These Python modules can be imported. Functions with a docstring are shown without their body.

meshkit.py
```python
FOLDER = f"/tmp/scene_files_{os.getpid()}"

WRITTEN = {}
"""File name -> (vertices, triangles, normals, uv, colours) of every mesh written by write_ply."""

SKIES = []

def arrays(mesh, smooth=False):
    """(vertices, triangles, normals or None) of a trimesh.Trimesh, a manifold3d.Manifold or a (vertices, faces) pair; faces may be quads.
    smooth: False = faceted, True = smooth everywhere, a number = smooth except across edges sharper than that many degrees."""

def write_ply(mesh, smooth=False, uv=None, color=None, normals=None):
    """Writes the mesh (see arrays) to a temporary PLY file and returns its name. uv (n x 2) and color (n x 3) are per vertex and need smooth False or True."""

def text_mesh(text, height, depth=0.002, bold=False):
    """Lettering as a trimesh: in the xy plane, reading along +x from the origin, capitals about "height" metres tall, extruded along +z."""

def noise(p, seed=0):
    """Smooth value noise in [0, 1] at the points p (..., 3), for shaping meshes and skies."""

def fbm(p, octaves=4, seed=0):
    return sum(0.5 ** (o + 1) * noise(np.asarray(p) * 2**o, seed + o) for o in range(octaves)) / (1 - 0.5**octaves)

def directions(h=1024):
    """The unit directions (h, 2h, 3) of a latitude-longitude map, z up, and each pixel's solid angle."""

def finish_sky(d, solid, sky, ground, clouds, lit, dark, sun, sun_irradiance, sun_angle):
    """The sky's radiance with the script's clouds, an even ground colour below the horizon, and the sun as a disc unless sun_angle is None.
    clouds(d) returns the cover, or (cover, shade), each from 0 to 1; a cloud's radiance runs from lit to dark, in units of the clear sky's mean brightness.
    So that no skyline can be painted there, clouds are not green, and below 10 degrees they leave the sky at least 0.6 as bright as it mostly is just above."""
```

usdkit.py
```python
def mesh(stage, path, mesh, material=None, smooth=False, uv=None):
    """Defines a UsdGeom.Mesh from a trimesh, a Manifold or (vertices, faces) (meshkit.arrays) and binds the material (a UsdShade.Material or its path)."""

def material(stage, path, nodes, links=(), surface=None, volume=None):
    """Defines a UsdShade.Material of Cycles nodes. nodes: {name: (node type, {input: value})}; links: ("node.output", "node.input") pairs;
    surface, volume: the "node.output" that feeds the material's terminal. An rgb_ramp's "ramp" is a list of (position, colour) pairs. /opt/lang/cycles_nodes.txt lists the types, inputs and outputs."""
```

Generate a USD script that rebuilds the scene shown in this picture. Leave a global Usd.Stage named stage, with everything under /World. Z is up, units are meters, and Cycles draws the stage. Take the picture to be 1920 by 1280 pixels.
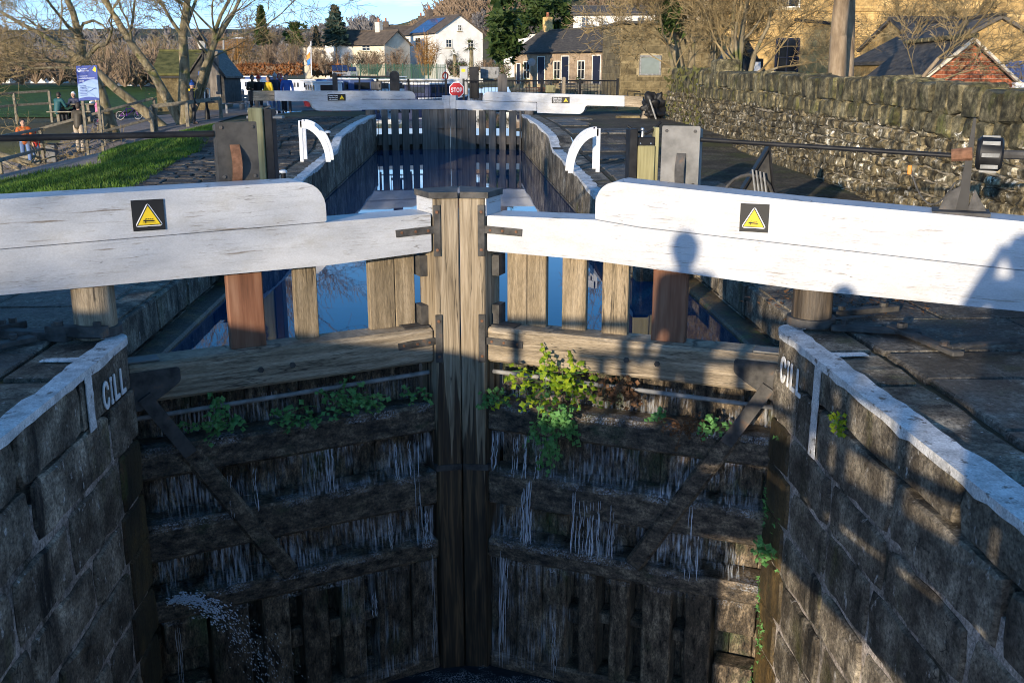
import math, random
import numpy as np, trimesh, usdkit, meshkit
import manifold3d as m3
from scipy.spatial import ConvexHull
from shapely.geometry import Polygon, box as sbox
from shapely.ops import unary_union
from shapely import affinity
from pxr import Usd, UsdGeom, UsdLux, UsdShade, Gf, Sdf, Vt

stage = Usd.Stage.CreateInMemory()
UsdGeom.SetStageUpAxis(stage, UsdGeom.Tokens.z)
UsdGeom.SetStageMetersPerUnit(stage, 1.0)
WORLD = UsdGeom.Xform.Define(stage, '/World')
stage.SetDefaultPrim(WORLD.GetPrim())
UsdGeom.Scope.Define(stage, '/World/Looks')

# ------------------------------------------------------------------ camera, sky, sun
FPX = 1876.0
TH, PS = math.radians(14.9), math.radians(3.04)
CAM = np.array([0, 0, 1.68])
FW = np.array([math.sin(PS) * math.cos(TH), math.cos(PS) * math.cos(TH), -math.sin(TH)])
RT = np.array([math.cos(PS), -math.sin(PS), 0.0])
UP = np.cross(RT, FW)
cam = UsdGeom.Camera.Define(stage, '/World/camera')
cam.CreateHorizontalApertureAttr(36.0)
cam.CreateVerticalApertureAttr(36.0 * 682 / 1024)
cam.CreateFocalLengthAttr(36.0 * FPX / 1920)
cam.CreateClippingRangeAttr(Gf.Vec2f(0.05, 5000))
cam.CreateExposureAttr(1.32)
mt = Gf.Matrix4d(*RT, 0, *UP, 0, *(-FW), 0, *CAM, 1)
UsdGeom.Xformable(cam).AddTransformOp().Set(mt)

SUN_AZ, SUN_EL = math.radians(29.0), math.radians(8.3)      # the light travels towards +x +y
SUN_D = np.array([math.sin(SUN_AZ) * math.cos(SUN_EL), math.cos(SUN_AZ) * math.cos(SUN_EL), -math.sin(SUN_EL)])
sun = UsdLux.DistantLight.Define(stage, '/World/sun')
sun.CreateNormalizeAttr(True)
sun.CreateIntensityAttr(0.68)
sun.CreateAngleAttr(0.55)
sun.CreateColorAttr(Gf.Vec3f(1.0, 0.84, 0.62))
zc = -SUN_D
xc = np.cross([0, 0, 1], zc); xc /= np.linalg.norm(xc)
yc = np.cross(zc, xc)
UsdGeom.Xformable(sun).AddTransformOp().Set(Gf.Matrix4d(*xc, 0, *yc, 0, *zc, 0, 0, 0, 0, 1))

sky = UsdLux.DomeLight.Define(stage, '/World/sky')
skymat = usdkit.material(stage, '/World/Looks/sky_look', {
    'sky': ('sky_texture', {'sky_type': 'single_scattering', 'sun_disc': False, 'sun_elevation': SUN_EL,
                            'sun_rotation': math.atan2(-SUN_D[0], -SUN_D[1]), 'air_density': 1.0, 'aerosol_density': 0.4, 'ozone_density': 2.2}),
    'bw': ('rgb_to_bw', {}), 'blue': ('mix', {'mix_type': 'multiply', 'fac': 1.0}), 'dz': ('separate_xyz', {}), 'dm': ('map_range', {'from_min': 0.05, 'from_max': 0.24, 'clamp': True}), 'dc': ('mix', {'color1': (0.42, 0.75, 1.28), 'color2': (0.16, 0.47, 1.12)}), 'tint': ('mix', {'fac': 0.75}),
    'deep': ('hsv', {'saturation': 1.15, 'value': 1.0}),
    'pale': ('hsv', {'saturation': 0.3, 'value': 1.35}),
    'tc': ('texture_coordinate', {}),
    'mp': ('mapping', {'scale': (2.2, 2.2, 9.0)}),
    'n': ('noise_texture', {'scale': 1.6, 'detail': 8, 'roughness': 0.6, 'distortion': 0.4}),
    'r': ('rgb_ramp', {'ramp': [(0.0, (0, 0, 0)), (0.56, (0, 0, 0)), (0.76, (0.6, 0.6, 0.6)), (1, (0.7, 0.7, 0.7))]}),
    'mx': ('mix', {}),
    'bg': ('background_shader', {'strength': 0.15})},
    [('sky.color', 'bw.color'), ('bw.val', 'blue.color1'), ('tc.generated', 'dz.vector'), ('dz.z', 'dm.value'), ('dm.result', 'dc.fac'), ('dc.color', 'blue.color2'), ('sky.color', 'tint.color1'), ('blue.color', 'tint.color2'), ('tint.color', 'deep.color'), ('tint.color', 'pale.color'), ('tc.generated', 'mp.vector'), ('mp.vector', 'n.vector'), ('n.fac', 'r.fac'),
     ('r.color', 'mx.fac'), ('deep.color', 'mx.color1'), ('pale.color', 'mx.color2'), ('mx.color', 'bg.color')], surface='bg.background')
UsdShade.MaterialBindingAPI.Apply(sky.GetPrim()).Bind(skymat)
sky.GetPrim().SetCustomDataByKey('kind', 'structure')
sky.GetPrim().SetCustomDataByKey('label', 'pale blue winter sky with thin white cloud streaks')

# ------------------------------------------------------------------ materials
LOOKS = {}
def mat(name, cols, scale=6, stretch=(1, 1, 1), rough=0.8, bump=0.3, bscale=None, bdist=0.01, detail=6, spec=0.3, rnd=0.0, stain=None, metallic=0.0, dist=0.0, grit=None, veins=None, rfine=None):
    """cols: ramp; stain: (colour, scale, lo, hi, stretch); crack: (colour, scale, stretch, lo, hi)."""
    N = {'g': ('geometry', {}), 'mp': ('mapping', {'scale': stretch}), 'n': ('noise_texture', {'scale': scale, 'detail': detail, 'roughness': 0.62, 'distortion': dist}),
         'r': ('rgb_ramp', {'ramp': cols}), 'p': ('principled_bsdf', {'roughness': rough, 'specular_ior_level': spec, 'metallic': metallic})}
    L = [('g.position', 'mp.vector'), ('mp.vector', 'n.vector'), ('n.fac', 'r.fac')]
    c = 'r.color'
    for k, extra in enumerate([stain] if stain and not isinstance(stain, list) else (stain or [])):
        col, s2, lo, hi, st2 = extra
        N[f'sm{k}'] = ('mapping', {'scale': st2, 'location': (3.1 + k, 7.7, 1.3)})
        N[f'sn{k}'] = ('noise_texture', {'scale': s2, 'detail': 7, 'roughness': 0.65})
        N[f'sr{k}'] = ('map_range', {'from_min': lo, 'from_max': hi, 'clamp': True})
        N[f'sx{k}'] = ('mix', {'color2': col})
        L += [('g.position', f'sm{k}.vector'), (f'sm{k}.vector', f'sn{k}.vector'), (f'sn{k}.fac', f'sr{k}.value'), (f'sr{k}.result', f'sx{k}.fac'), (c, f'sx{k}.color1')]
        c = f'sx{k}.color'
    if grit:
        N['gn'] = ('noise_texture', {'scale': grit[0], 'detail': 3, 'roughness': 0.75}); N['gr'] = ('map_range', {'from_min': 0.36, 'from_max': 0.64, 'to_min': grit[1], 'to_max': grit[2]}); N['gh'] = ('hsv', {})
        if len(grit) > 3:
            N['gm'] = ('mapping', {'scale': grit[3]}); L += [('g.position', 'gm.vector'), ('gm.vector', 'gn.vector')]
        else: L += [('g.position', 'gn.vector')]
        L += [('gn.fac', 'gr.value'), ('gr.result', 'gh.value'), (c, 'gh.color')]
        c = 'gh.color'
    for k, (col, s2, st2, wd, dsc) in enumerate([veins] if veins and not isinstance(veins, list) else (veins or [])):
        N[f'vm{k}'] = ('mapping', {'scale': st2, 'location': (1.7, 9.1 + k, 4.4)}); N[f'vn{k}'] = ('noise_texture', {'scale': s2, 'detail': 4, 'roughness': 0.55})
        N[f'vs{k}'] = ('math', {'math_type': 'subtract', 'value2': 0.5}); N[f'va{k}'] = ('math', {'math_type': 'absolute'}); N[f'vr{k}'] = ('map_range', {'from_min': 0.0, 'from_max': wd, 'to_min': 1.0, 'to_max': 0.0, 'clamp': True})
        N[f'vb{k}'] = ('noise_texture', {'scale': dsc, 'detail': 2}); N[f'vc{k}'] = ('map_range', {'from_min': 0.46, 'from_max': 0.60, 'clamp': True}); N[f'vd{k}'] = ('math', {'math_type': 'multiply'}); N[f'vx{k}'] = ('mix', {'color2': col})
        L += [('g.position', f'vm{k}.vector'), (f'vm{k}.vector', f'vn{k}.vector'), (f'vn{k}.fac', f'vs{k}.value1'), (f'vs{k}.value', f'va{k}.value1'), (f'va{k}.value', f'vr{k}.value'), ('g.position', f'vb{k}.vector'), (f'vb{k}.fac', f'vc{k}.value'),
              (f'vr{k}.result', f'vd{k}.value1'), (f'vc{k}.result', f'vd{k}.value2'), (f'vd{k}.value', f'vx{k}.fac'), (c, f'vx{k}.color1')]
        c = f'vx{k}.color'
    if rnd:
        N['oi'] = ('object_info', {}); N['mr'] = ('map_range', {'to_min': 1 - rnd, 'to_max': 1 + rnd}); N['hv'] = ('hsv', {})
        L += [('oi.random', 'mr.value'), ('mr.result', 'hv.value'), (c, 'hv.color')]
        c = 'hv.color'
    L.append((c, 'p.base_color'))
    if bump:
        N['bm'] = ('mapping', {'scale': stretch}); N['bn'] = ('noise_texture', {'scale': bscale or scale * 3, 'detail': 8, 'roughness': 0.7}); N['b'] = ('bump', {'strength': bump, 'distance': bdist})
        L += [('g.position', 'bm.vector'), ('bm.vector', 'bn.vector'), ('bn.fac', 'b.height'), ('b.normal', 'p.normal')]
    if rfine:
        N['rr'] = ('map_range', {'from_min': 0.35, 'from_max': 0.65, 'to_min': rfine[0], 'to_max': rfine[1], 'clamp': True})
        L += [('n.fac', 'rr.value'), ('rr.result', 'p.roughness')]
    LOOKS[name] = usdkit.material(stage, '/World/Looks/' + name, N, L, surface='p.BSDF')
    return LOOKS[name]

def ramp2(a, b, lo=0.35, hi=0.65): return [(lo, a), (hi, b)]
HOR, VER = (1.0, 1.0, 16.0), (16.0, 16.0, 1.0)
mat('white_paint', [(0.3, (0.39, 0.40, 0.42)), (0.6, (0.50, 0.51, 0.53))], scale=2.2, stretch=(1, 1, 3), rough=0.5, bump=0.35, bscale=8, bdist=0.006, spec=0.35,
    stain=[((0.22, 0.19, 0.16), 1.5, 0.625, 0.67, (0.9, 0.9, 19)), ((0.40, 0.39, 0.37), 2.2, 0.52, 0.75, (1.2, 1.2, 3)), ((0.16, 0.13, 0.10), 5, 0.70, 0.73, (0.5, 0.5, 12))], grit=(70, .90, 1.08, (1, 1, 3)), veins=[((0.10, 0.085, 0.07), 1.1, (0.45, 0.45, 9), .0045, 1.3), ((0.25, 0.23, 0.20), 3.0, (0.5, 0.5, 12), .012, 3.0)])
mat('white_coping_paint', [(0.35, (0.42, 0.43, 0.43)), (0.5, (0.62, 0.62, 0.62)), (0.62, (0.74, 0.75, 0.75))], scale=9, rough=0.65, bump=0.6, bscale=40, bdist=0.006, stain=((0.16, 0.145, 0.125), 14, 0.58, 0.66, (1, 1, 1)), grit=(90, .72, 1.15))
mat('white_gloss', [(0.4, (0.76, 0.76, 0.75)), (0.6, (0.82, 0.82, 0.81))], rough=0.4, bump=0.1)
mat('oak_rail', [(0.30, (0.15, 0.12, 0.085)), (0.5, (0.28, 0.225, 0.155)), (0.68, (0.42, 0.35, 0.26))], scale=1.8, stretch=(0.9, 0.9, 15), rough=0.75, bump=0.7, bscale=4, bdist=0.008, dist=0.6,
    stain=[((0.05, 0.04, 0.03), 1.1, 0.63, 0.665, (0.7, 0.7, 16)), ((0.10, 0.09, 0.06), 2, 0.6, 0.8, (1, 1, 1))], grit=(14, .72, 1.22, (1.5, 1.5, 14)), veins=[((0.02, 0.017, 0.014), 1.2, (0.5, 0.5, 10), .010, 1.2), ((0.06, 0.05, 0.035), 3, (0.5, 0.5, 12), .02, 3)])
mat('oak_post', [(0.30, (0.16, 0.125, 0.085)), (0.5, (0.29, 0.23, 0.155)), (0.68, (0.40, 0.33, 0.24))], scale=1.8, stretch=(15, 15, 0.9), rough=0.75, bump=0.7, bscale=4, bdist=0.008, dist=0.6,
    stain=[((0.05, 0.04, 0.03), 1.1, 0.63, 0.665, (16, 16, 0.6))], grit=(14, .72, 1.22, (14, 14, 1.5)), veins=[((0.02, 0.017, 0.014), 1.2, (10, 10, .4), .012, 1.2)])
mat('oak_plank', [(0.3, (0.14, 0.11, 0.07)), (0.5, (0.25, 0.195, 0.125)), (0.7, (0.36, 0.29, 0.2))], scale=1.6, stretch=(13, 13, 0.8), rough=0.8, bump=0.5, bscale=4, bdist=0.006, rnd=0.22, dist=0.5, grit=(14, .7, 1.25, (14, 14, 1.5)), veins=[((0.02, 0.017, 0.014), 1.6, (10, 10, .4), .014, 2)])
mat('grey_plank', [(0.3, (0.09, 0.08, 0.07)), (0.5, (0.15, 0.13, 0.11)), (0.7, (0.21, 0.19, 0.165))], scale=1.6, stretch=(10, 10, 0.8), rough=0.8, bump=0.5, bscale=4, bdist=0.006, rnd=0.25)
mat('red_wood', [(0.3, (0.08, 0.035, 0.02)), (0.5, (0.19, 0.085, 0.048)), (0.7, (0.29, 0.16, 0.10))], scale=1.4, stretch=(9, 9, 0.7), rough=0.7, bump=0.3, bscale=4, bdist=0.004)
mat('green_wood', [(0.3, (0.17, 0.15, 0.07)), (0.55, (0.30, 0.27, 0.135)), (0.7, (0.37, 0.34, 0.18))], scale=1.6, stretch=(14, 14, 0.8), rough=0.75, bump=0.3, bscale=4, bdist=0.004)
mat('fence_wood', [(0.3, (0.10, 0.085, 0.065)), (0.55, (0.20, 0.175, 0.13)), (0.7, (0.29, 0.26, 0.19))], scale=3, stretch=(3, 3, 3), rough=0.85, bump=0.5, bdist=0.006, rnd=0.15)
WET = [(0.34, (0.014, 0.011, 0.008)), (0.5, (0.066, 0.05, 0.033)), (0.64, (0.18, 0.14, 0.095))]
mat('wet_rail', WET, scale=9, stretch=(1, 1, 2), rough=0.38, bump=1.0, bscale=34, bdist=0.016, spec=0.55, stain=((0.035, 0.05, 0.02), 3, 0.58, 0.72, (1, 1, 2)), rfine=(0.25, 0.6), grit=(55, .35, 1.9))
mat('wet_plank', WET, scale=7, stretch=(3, 3, 1), rough=0.4, bump=1.0, bscale=20, bdist=0.018, spec=0.5, rnd=0.35, stain=((0.03, 0.055, 0.02), 2.2, 0.55, 0.72, (1, 1, 0.6)), rfine=(0.25, 0.65), grit=(55, .35, 1.9, (1.5, 1.5, .7)))
mat('damp_post', [(0.3, (0.02, 0.016, 0.012)), (0.5, (0.06, 0.045, 0.03)), (0.7, (0.15, 0.11, 0.07))], scale=1.6, stretch=(9, 9, 0.7), rough=0.5, bump=0.9, bscale=5, bdist=0.01, spec=0.5)
mat('iron', [(0.35, (0.03, 0.029, 0.028)), (0.6, (0.085, 0.08, 0.074)), (0.72, (0.16, 0.10, 0.065))], scale=9, rough=0.7, bump=0.5, bscale=40, bdist=0.003, spec=0.3)
mat('black_paint', [(0.4, (0.009, 0.009, 0.010)), (0.65, (0.02, 0.02, 0.021))], scale=8, rough=0.5, bump=0.2, bscale=30, bdist=0.002, spec=0.25)
mat('rust', [(0.35, (0.09, 0.045, 0.025)), (0.65, (0.24, 0.12, 0.07))], scale=14, rough=0.85, bump=0.4, bdist=0.003)
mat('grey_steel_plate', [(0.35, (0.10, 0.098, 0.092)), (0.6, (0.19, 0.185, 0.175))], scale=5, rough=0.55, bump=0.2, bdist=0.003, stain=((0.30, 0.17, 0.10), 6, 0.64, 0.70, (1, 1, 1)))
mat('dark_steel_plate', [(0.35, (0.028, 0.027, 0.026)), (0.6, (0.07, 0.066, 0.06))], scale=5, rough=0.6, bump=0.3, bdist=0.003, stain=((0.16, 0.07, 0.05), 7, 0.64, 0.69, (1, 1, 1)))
mat('pale_rod', [(0.35, (0.14, 0.14, 0.135)), (0.6, (0.28, 0.28, 0.27))], scale=9, rough=0.6, bump=0.4, bdist=0.003)
mat('lock_stone', [(0.30, (0.030, 0.024, 0.018)), (0.46, (0.115, 0.097, 0.073)), (0.58, (0.22, 0.19, 0.145)), (0.70, (0.40, 0.35, 0.27))], scale=4.2, rough=0.8, bump=0.9, bscale=18, bdist=0.018, rnd=0.3,
    stain=[((0.42, 0.40, 0.37), 16, 0.62, 0.68, (1, 1, 0.6)), ((0.075, 0.075, 0.022), 2.6, 0.56, 0.72, (1, 1, 0.45)), ((0.016, 0.015, 0.013), 1.7, 0.55, 0.68, (2.2, 2.2, 0.3))], grit=(46, .5, 1.5), veins=[((0.02, 0.017, 0.014), 2.2, (1, 1, 1), .006, 1.0)])
mat('mortar', [(0.35, (0.28, 0.24, 0.21)), (0.6, (0.52, 0.46, 0.41))], scale=9, rough=0.95, bump=1.0, bscale=30, bdist=0.02, stain=((0.05, 0.048, 0.035), 2.5, 0.48, 0.62, (1, 1, 1)), grit=(50, .5, 1.4))
mat('wet_stone', [(0.3, (0.012, 0.010, 0.007)), (0.5, (0.045, 0.034, 0.018)), (0.7, (0.16, 0.10, 0.035))], scale=3, stretch=(1, 1, 0.35), rough=0.5, bump=0.9, bscale=12, bdist=0.02, spec=0.5, stain=((0.05, 0.085, 0.015), 3, 0.56, 0.70, (1, 1, 0.4)), grit=(46, .5, 1.6))
mat('paving', [(0.32, (0.028, 0.025, 0.021)), (0.48, (0.09, 0.08, 0.066)), (0.58, (0.15, 0.135, 0.112)), (0.70, (0.26, 0.235, 0.195))], scale=3.6, rough=0.72, bump=0.9, bscale=14, bdist=0.02, rnd=0.25, rfine=(0.45, 0.85),
    stain=[((0.5, 0.49, 0.46), 22, 0.665, 0.70, (1, 1, 1)), ((0.012, 0.010, 0.008), 3.0, 0.495, 0.505, (1, 1, 1)) if False else ((0.30, 0.27, 0.22), 9, 0.62, 0.70, (1, 1, 1)), ((0.05, 0.062, 0.02), 1.3, 0.58, 0.75, (1, 1, 1)), ((0.03, 0.026, 0.022), 0.8, 0.5, 0.66, (1, 1, 1))], grit=(38, .5, 1.55), veins=[((0.012, 0.010, 0.008), .9, (1, 1, 1), .006, .8), ((0.25, 0.23, 0.2), 1.6, (1, 1, 1), .004, .7)])
mat('sett', [(0.3, (0.03, 0.027, 0.022)), (0.5, (0.07, 0.06, 0.05)), (0.68, (0.15, 0.13, 0.105))], scale=4, rough=0.8, bump=0.9, bscale=18, bdist=0.02, rnd=0.4, grit=(26, .55, 1.5))
mat('rubble', [(0.36, (0.03, 0.025, 0.015)), (0.50, (0.12, 0.098, 0.056)), (0.64, (0.28, 0.23, 0.14))], scale=7, rough=0.88, bump=0.9, bscale=22, bdist=0.02, rnd=0.45, stain=[((0.60, 0.54, 0.42), 9, 0.565, 0.63, (1, 1, 1)), ((0.035, 0.03, 0.02), 2, 0.54, 0.66, (1, 1, 1))], grit=(20, .5, 1.6))
mat('coping_moss', [(0.36, (0.028, 0.025, 0.014)), (0.50, (0.085, 0.073, 0.04)), (0.64, (0.20, 0.168, 0.095))], scale=6, rough=0.9, bump=0.8, bscale=20, bdist=0.015, rnd=0.3, stain=[((0.085, 0.085, 0.02), 3, 0.54, 0.72, (1, 1, 1)), ((0.40, 0.37, 0.28), 16, 0.66, 0.72, (1, 1, 1))], grit=(18, .55, 1.5))
mat('old_mortar', [(0.35, (0.16, 0.135, 0.095)), (0.6, (0.40, 0.35, 0.27))], scale=9, rough=0.95, bump=0.8, bscale=20, bdist=0.02)
mat('sandstone', [(0.3, (0.26, 0.16, 0.06)), (0.5, (0.46, 0.30, 0.115)), (0.7, (0.58, 0.40, 0.175))], scale=2.5, rough=0.9, bump=0.5, bscale=12, bdist=0.012, rnd=0.2, stain=((0.10, 0.075, 0.045), 1.2, 0.55, 0.72, (1, 1, 1)), grit=(7, .75, 1.25))
mat('sandstone_dark', [(0.3, (0.07, 0.053, 0.026)), (0.5, (0.145, 0.112, 0.056)), (0.7, (0.22, 0.172, 0.09))], scale=2.5, rough=0.9, bump=0.5, bscale=12, bdist=0.012, rnd=0.22, grit=(9, .7, 1.3))
mat('pink_stone', [(0.3, (0.22, 0.155, 0.10)), (0.5, (0.32, 0.235, 0.16)), (0.7, (0.40, 0.31, 0.22))], scale=3, rough=0.9, bump=0.4, rnd=0.15, bdist=0.01)
mat('sand_mortar', [(0.4, (0.30, 0.24, 0.14)), (0.6, (0.40, 0.33, 0.2))], scale=6, rough=0.95, bump=0.3)
mat('brick', [(0.3, (0.21, 0.055, 0.025)), (0.5, (0.34, 0.10, 0.045)), (0.7, (0.42, 0.15, 0.075))], scale=6, rough=0.88, bump=0.4, bscale=30, bdist=0.005, rnd=0.38, grit=(22, .75, 1.25))
mat('brick_mortar', [(0.4, (0.45, 0.36, 0.27)), (0.6, (0.55, 0.46, 0.36))], scale=10, rough=0.95, bump=0.3)
mat('slate', [(0.3, (0.035, 0.031, 0.027)), (0.5, (0.075, 0.065, 0.054)), (0.7, (0.13, 0.112, 0.088))], scale=3, stretch=(1, 1, 4), rough=0.7, bump=0.6, bscale=9, bdist=0.02, rnd=0.25)
mat('moss_roof', [(0.35, (0.045, 0.05, 0.015)), (0.6, (0.12, 0.115, 0.04))], scale=3, rough=0.95, bump=0.7, bdist=0.03)
mat('dark_stone_wall', [(0.35, (0.035, 0.034, 0.032)), (0.6, (0.08, 0.076, 0.07))], scale=4, rough=0.9, bump=0.6, bdist=0.02)
mat('white_render', [(0.4, (0.70, 0.67, 0.60)), (0.6, (0.80, 0.77, 0.70))], scale=1, rough=0.9, bump=0.1)
mat('cream_render', [(0.4, (0.56, 0.48, 0.36)), (0.6, (0.66, 0.58, 0.45))], scale=1, rough=0.9, bump=0.1)
mat('roof_tile', [(0.35, (0.07, 0.055, 0.042)), (0.6, (0.13, 0.10, 0.075))], scale=2, rough=0.85, bump=0.4, bdist=0.02)
mat('red_clay', [(0.4, (0.30, 0.10, 0.05)), (0.6, (0.38, 0.15, 0.08))], rough=0.9)
mat('solar_panel', [(0.4, (0.02, 0.035, 0.09)), (0.6, (0.04, 0.07, 0.16))], rough=0.15, bump=0, spec=0.6)
mat('cream_frame', [(0.4, (0.72, 0.68, 0.58)), (0.6, (0.80, 0.76, 0.66))], rough=0.5, bump=0)
mat('grass', [(0.3, (0.035, 0.06, 0.009)), (0.5, (0.06, 0.105, 0.015)), (0.7, (0.10, 0.15, 0.026))], scale=2.0, rough=0.85, bump=0.6, bscale=30, bdist=0.03, spec=0.15, grit=(9, .6, 1.4))
mat('blade', [(0.3, (0.03, 0.07, 0.008)), (0.55, (0.06, 0.125, 0.014)), (0.7, (0.12, 0.16, 0.035))], scale=1.5, rough=0.6, bump=0, spec=0.2, grit=(3, .6, 1.35))
mat('meadow', [(0.3, (0.05, 0.055, 0.018)), (0.5, (0.085, 0.09, 0.028)), (0.7, (0.12, 0.11, 0.045))], scale=0.35, rough=0.95, bump=0.6, bscale=3, bdist=0.1, stain=((0.075, 0.055, 0.035), 0.05, 0.42, 0.6, (1, 1, 1)))
mat('asphalt_path', [(0.35, (0.13, 0.11, 0.10)), (0.6, (0.21, 0.18, 0.165))], scale=3, rough=0.85, bump=0.4, bscale=60, bdist=0.005, grit=(20, .8, 1.2))
mat('earth', [(0.3, (0.026, 0.021, 0.015)), (0.5, (0.06, 0.05, 0.034)), (0.7, (0.11, 0.092, 0.064))], scale=2.5, rough=0.9, bump=0.8, bscale=12, bdist=0.03, stain=((0.05, 0.058, 0.016), 0.9, 0.54, 0.70, (1, 1, 1)), grit=(18, .5, 1.6))
mat('bark', [(0.3, (0.08, 0.064, 0.038)), (0.5, (0.20, 0.163, 0.10)), (0.7, (0.33, 0.275, 0.175))], scale=3, stretch=(3, 3, 0.8), rough=0.9, bump=0.8, bscale=10, bdist=0.02, stain=((0.12, 0.13, 0.03), 2.2, 0.54, 0.68, (1, 1, 1)))
mat('bark_warm', [(0.3, (0.13, 0.09, 0.055)), (0.5, (0.24, 0.175, 0.11)), (0.7, (0.34, 0.26, 0.17))], scale=3, stretch=(3, 3, 0.8), rough=0.9, bump=0.8, bscale=10, bdist=0.02)
mat('twig_olive', [(0.4, (0.13, 0.095, 0.045)), (0.6, (0.27, 0.20, 0.098))], scale=3, rough=0.85, bump=0)
mat('twig_brown', [(0.4, (0.13, 0.088, 0.055)), (0.6, (0.24, 0.17, 0.11))], scale=3, rough=0.85, bump=0)
mat('twig_grey', [(0.4, (0.11, 0.10, 0.10)), (0.6, (0.19, 0.175, 0.165))], scale=3, rough=0.85, bump=0)
mat('twig_orange', [(0.4, (0.20, 0.10, 0.03)), (0.6, (0.34, 0.19, 0.06))], scale=3, rough=0.85, bump=0)

def leafmat(name, c1, c2, tr=0.35, scale=3):
    LOOKS[name] = usdkit.material(stage, '/World/Looks/' + name, {
        'g': ('geometry', {}), 'n': ('noise_texture', {'scale': scale, 'detail': 4}), 'r': ('rgb_ramp', {'ramp': ramp2(c1, c2)}),
        'p': ('principled_bsdf', {'roughness': 0.55, 'specular_ior_level': 0.25}), 't': ('translucent_bsdf', {}), 'm': ('mix_closure', {'fac': tr})},
        [('g.position', 'n.vector'), ('n.fac', 'r.fac'), ('r.color', 'p.base_color'), ('r.color', 't.color'), ('p.BSDF', 'm.closure1'), ('t.BSDF', 'm.closure2')], surface='m.closure')
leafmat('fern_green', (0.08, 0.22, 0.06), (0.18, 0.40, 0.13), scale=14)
leafmat('fern_sunlit', (0.15, 0.27, 0.015), (0.36, 0.44, 0.03), scale=14)  # sunlight put into the leaf colour: a yellower copy of the fern green
leafmat('dry_leaf', (0.10, 0.05, 0.025), (0.22, 0.12, 0.06), scale=14)
leafmat('pine_green', (0.02, 0.045, 0.012), (0.06, 0.085, 0.02), 0.15)
leafmat('conifer_blue', (0.025, 0.05, 0.04), (0.055, 0.085, 0.06), 0.15)
leafmat('ivy_green', (0.03, 0.055, 0.012), (0.075, 0.11, 0.025), 0.2)
leafmat('palm_green', (0.05, 0.065, 0.02), (0.13, 0.14, 0.045), 0.3)
leafmat('beech_orange', (0.17, 0.06, 0.02), (0.34, 0.14, 0.045), 0.3)

def water(name, base, scale, strength, rough=0.02, stretch=(1, 1, 1), speck=0.5):
    LOOKS[name] = usdkit.material(stage, '/World/Looks/' + name, {
        'g': ('geometry', {}), 'mp': ('mapping', {'scale': stretch}), 'n': ('noise_texture', {'scale': scale, 'detail': 3}), 'b': ('bump', {'strength': strength, 'distance': 0.02}),
        'p': ('principled_bsdf', {'base_color': base, 'roughness': rough, 'ior': 1.33, 'specular_ior_level': speck})},
        [('g.position', 'mp.vector'), ('mp.vector', 'n.vector'), ('n.fac', 'b.height'), ('b.normal', 'p.normal')], surface='p.BSDF')
water('still_water', (0.0, 0.022, 0.055), 1.5, 0.04, speck=0.34)
water('rough_water', (0.02, 0.025, 0.03), 5, 0.9, 0.08)

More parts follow.
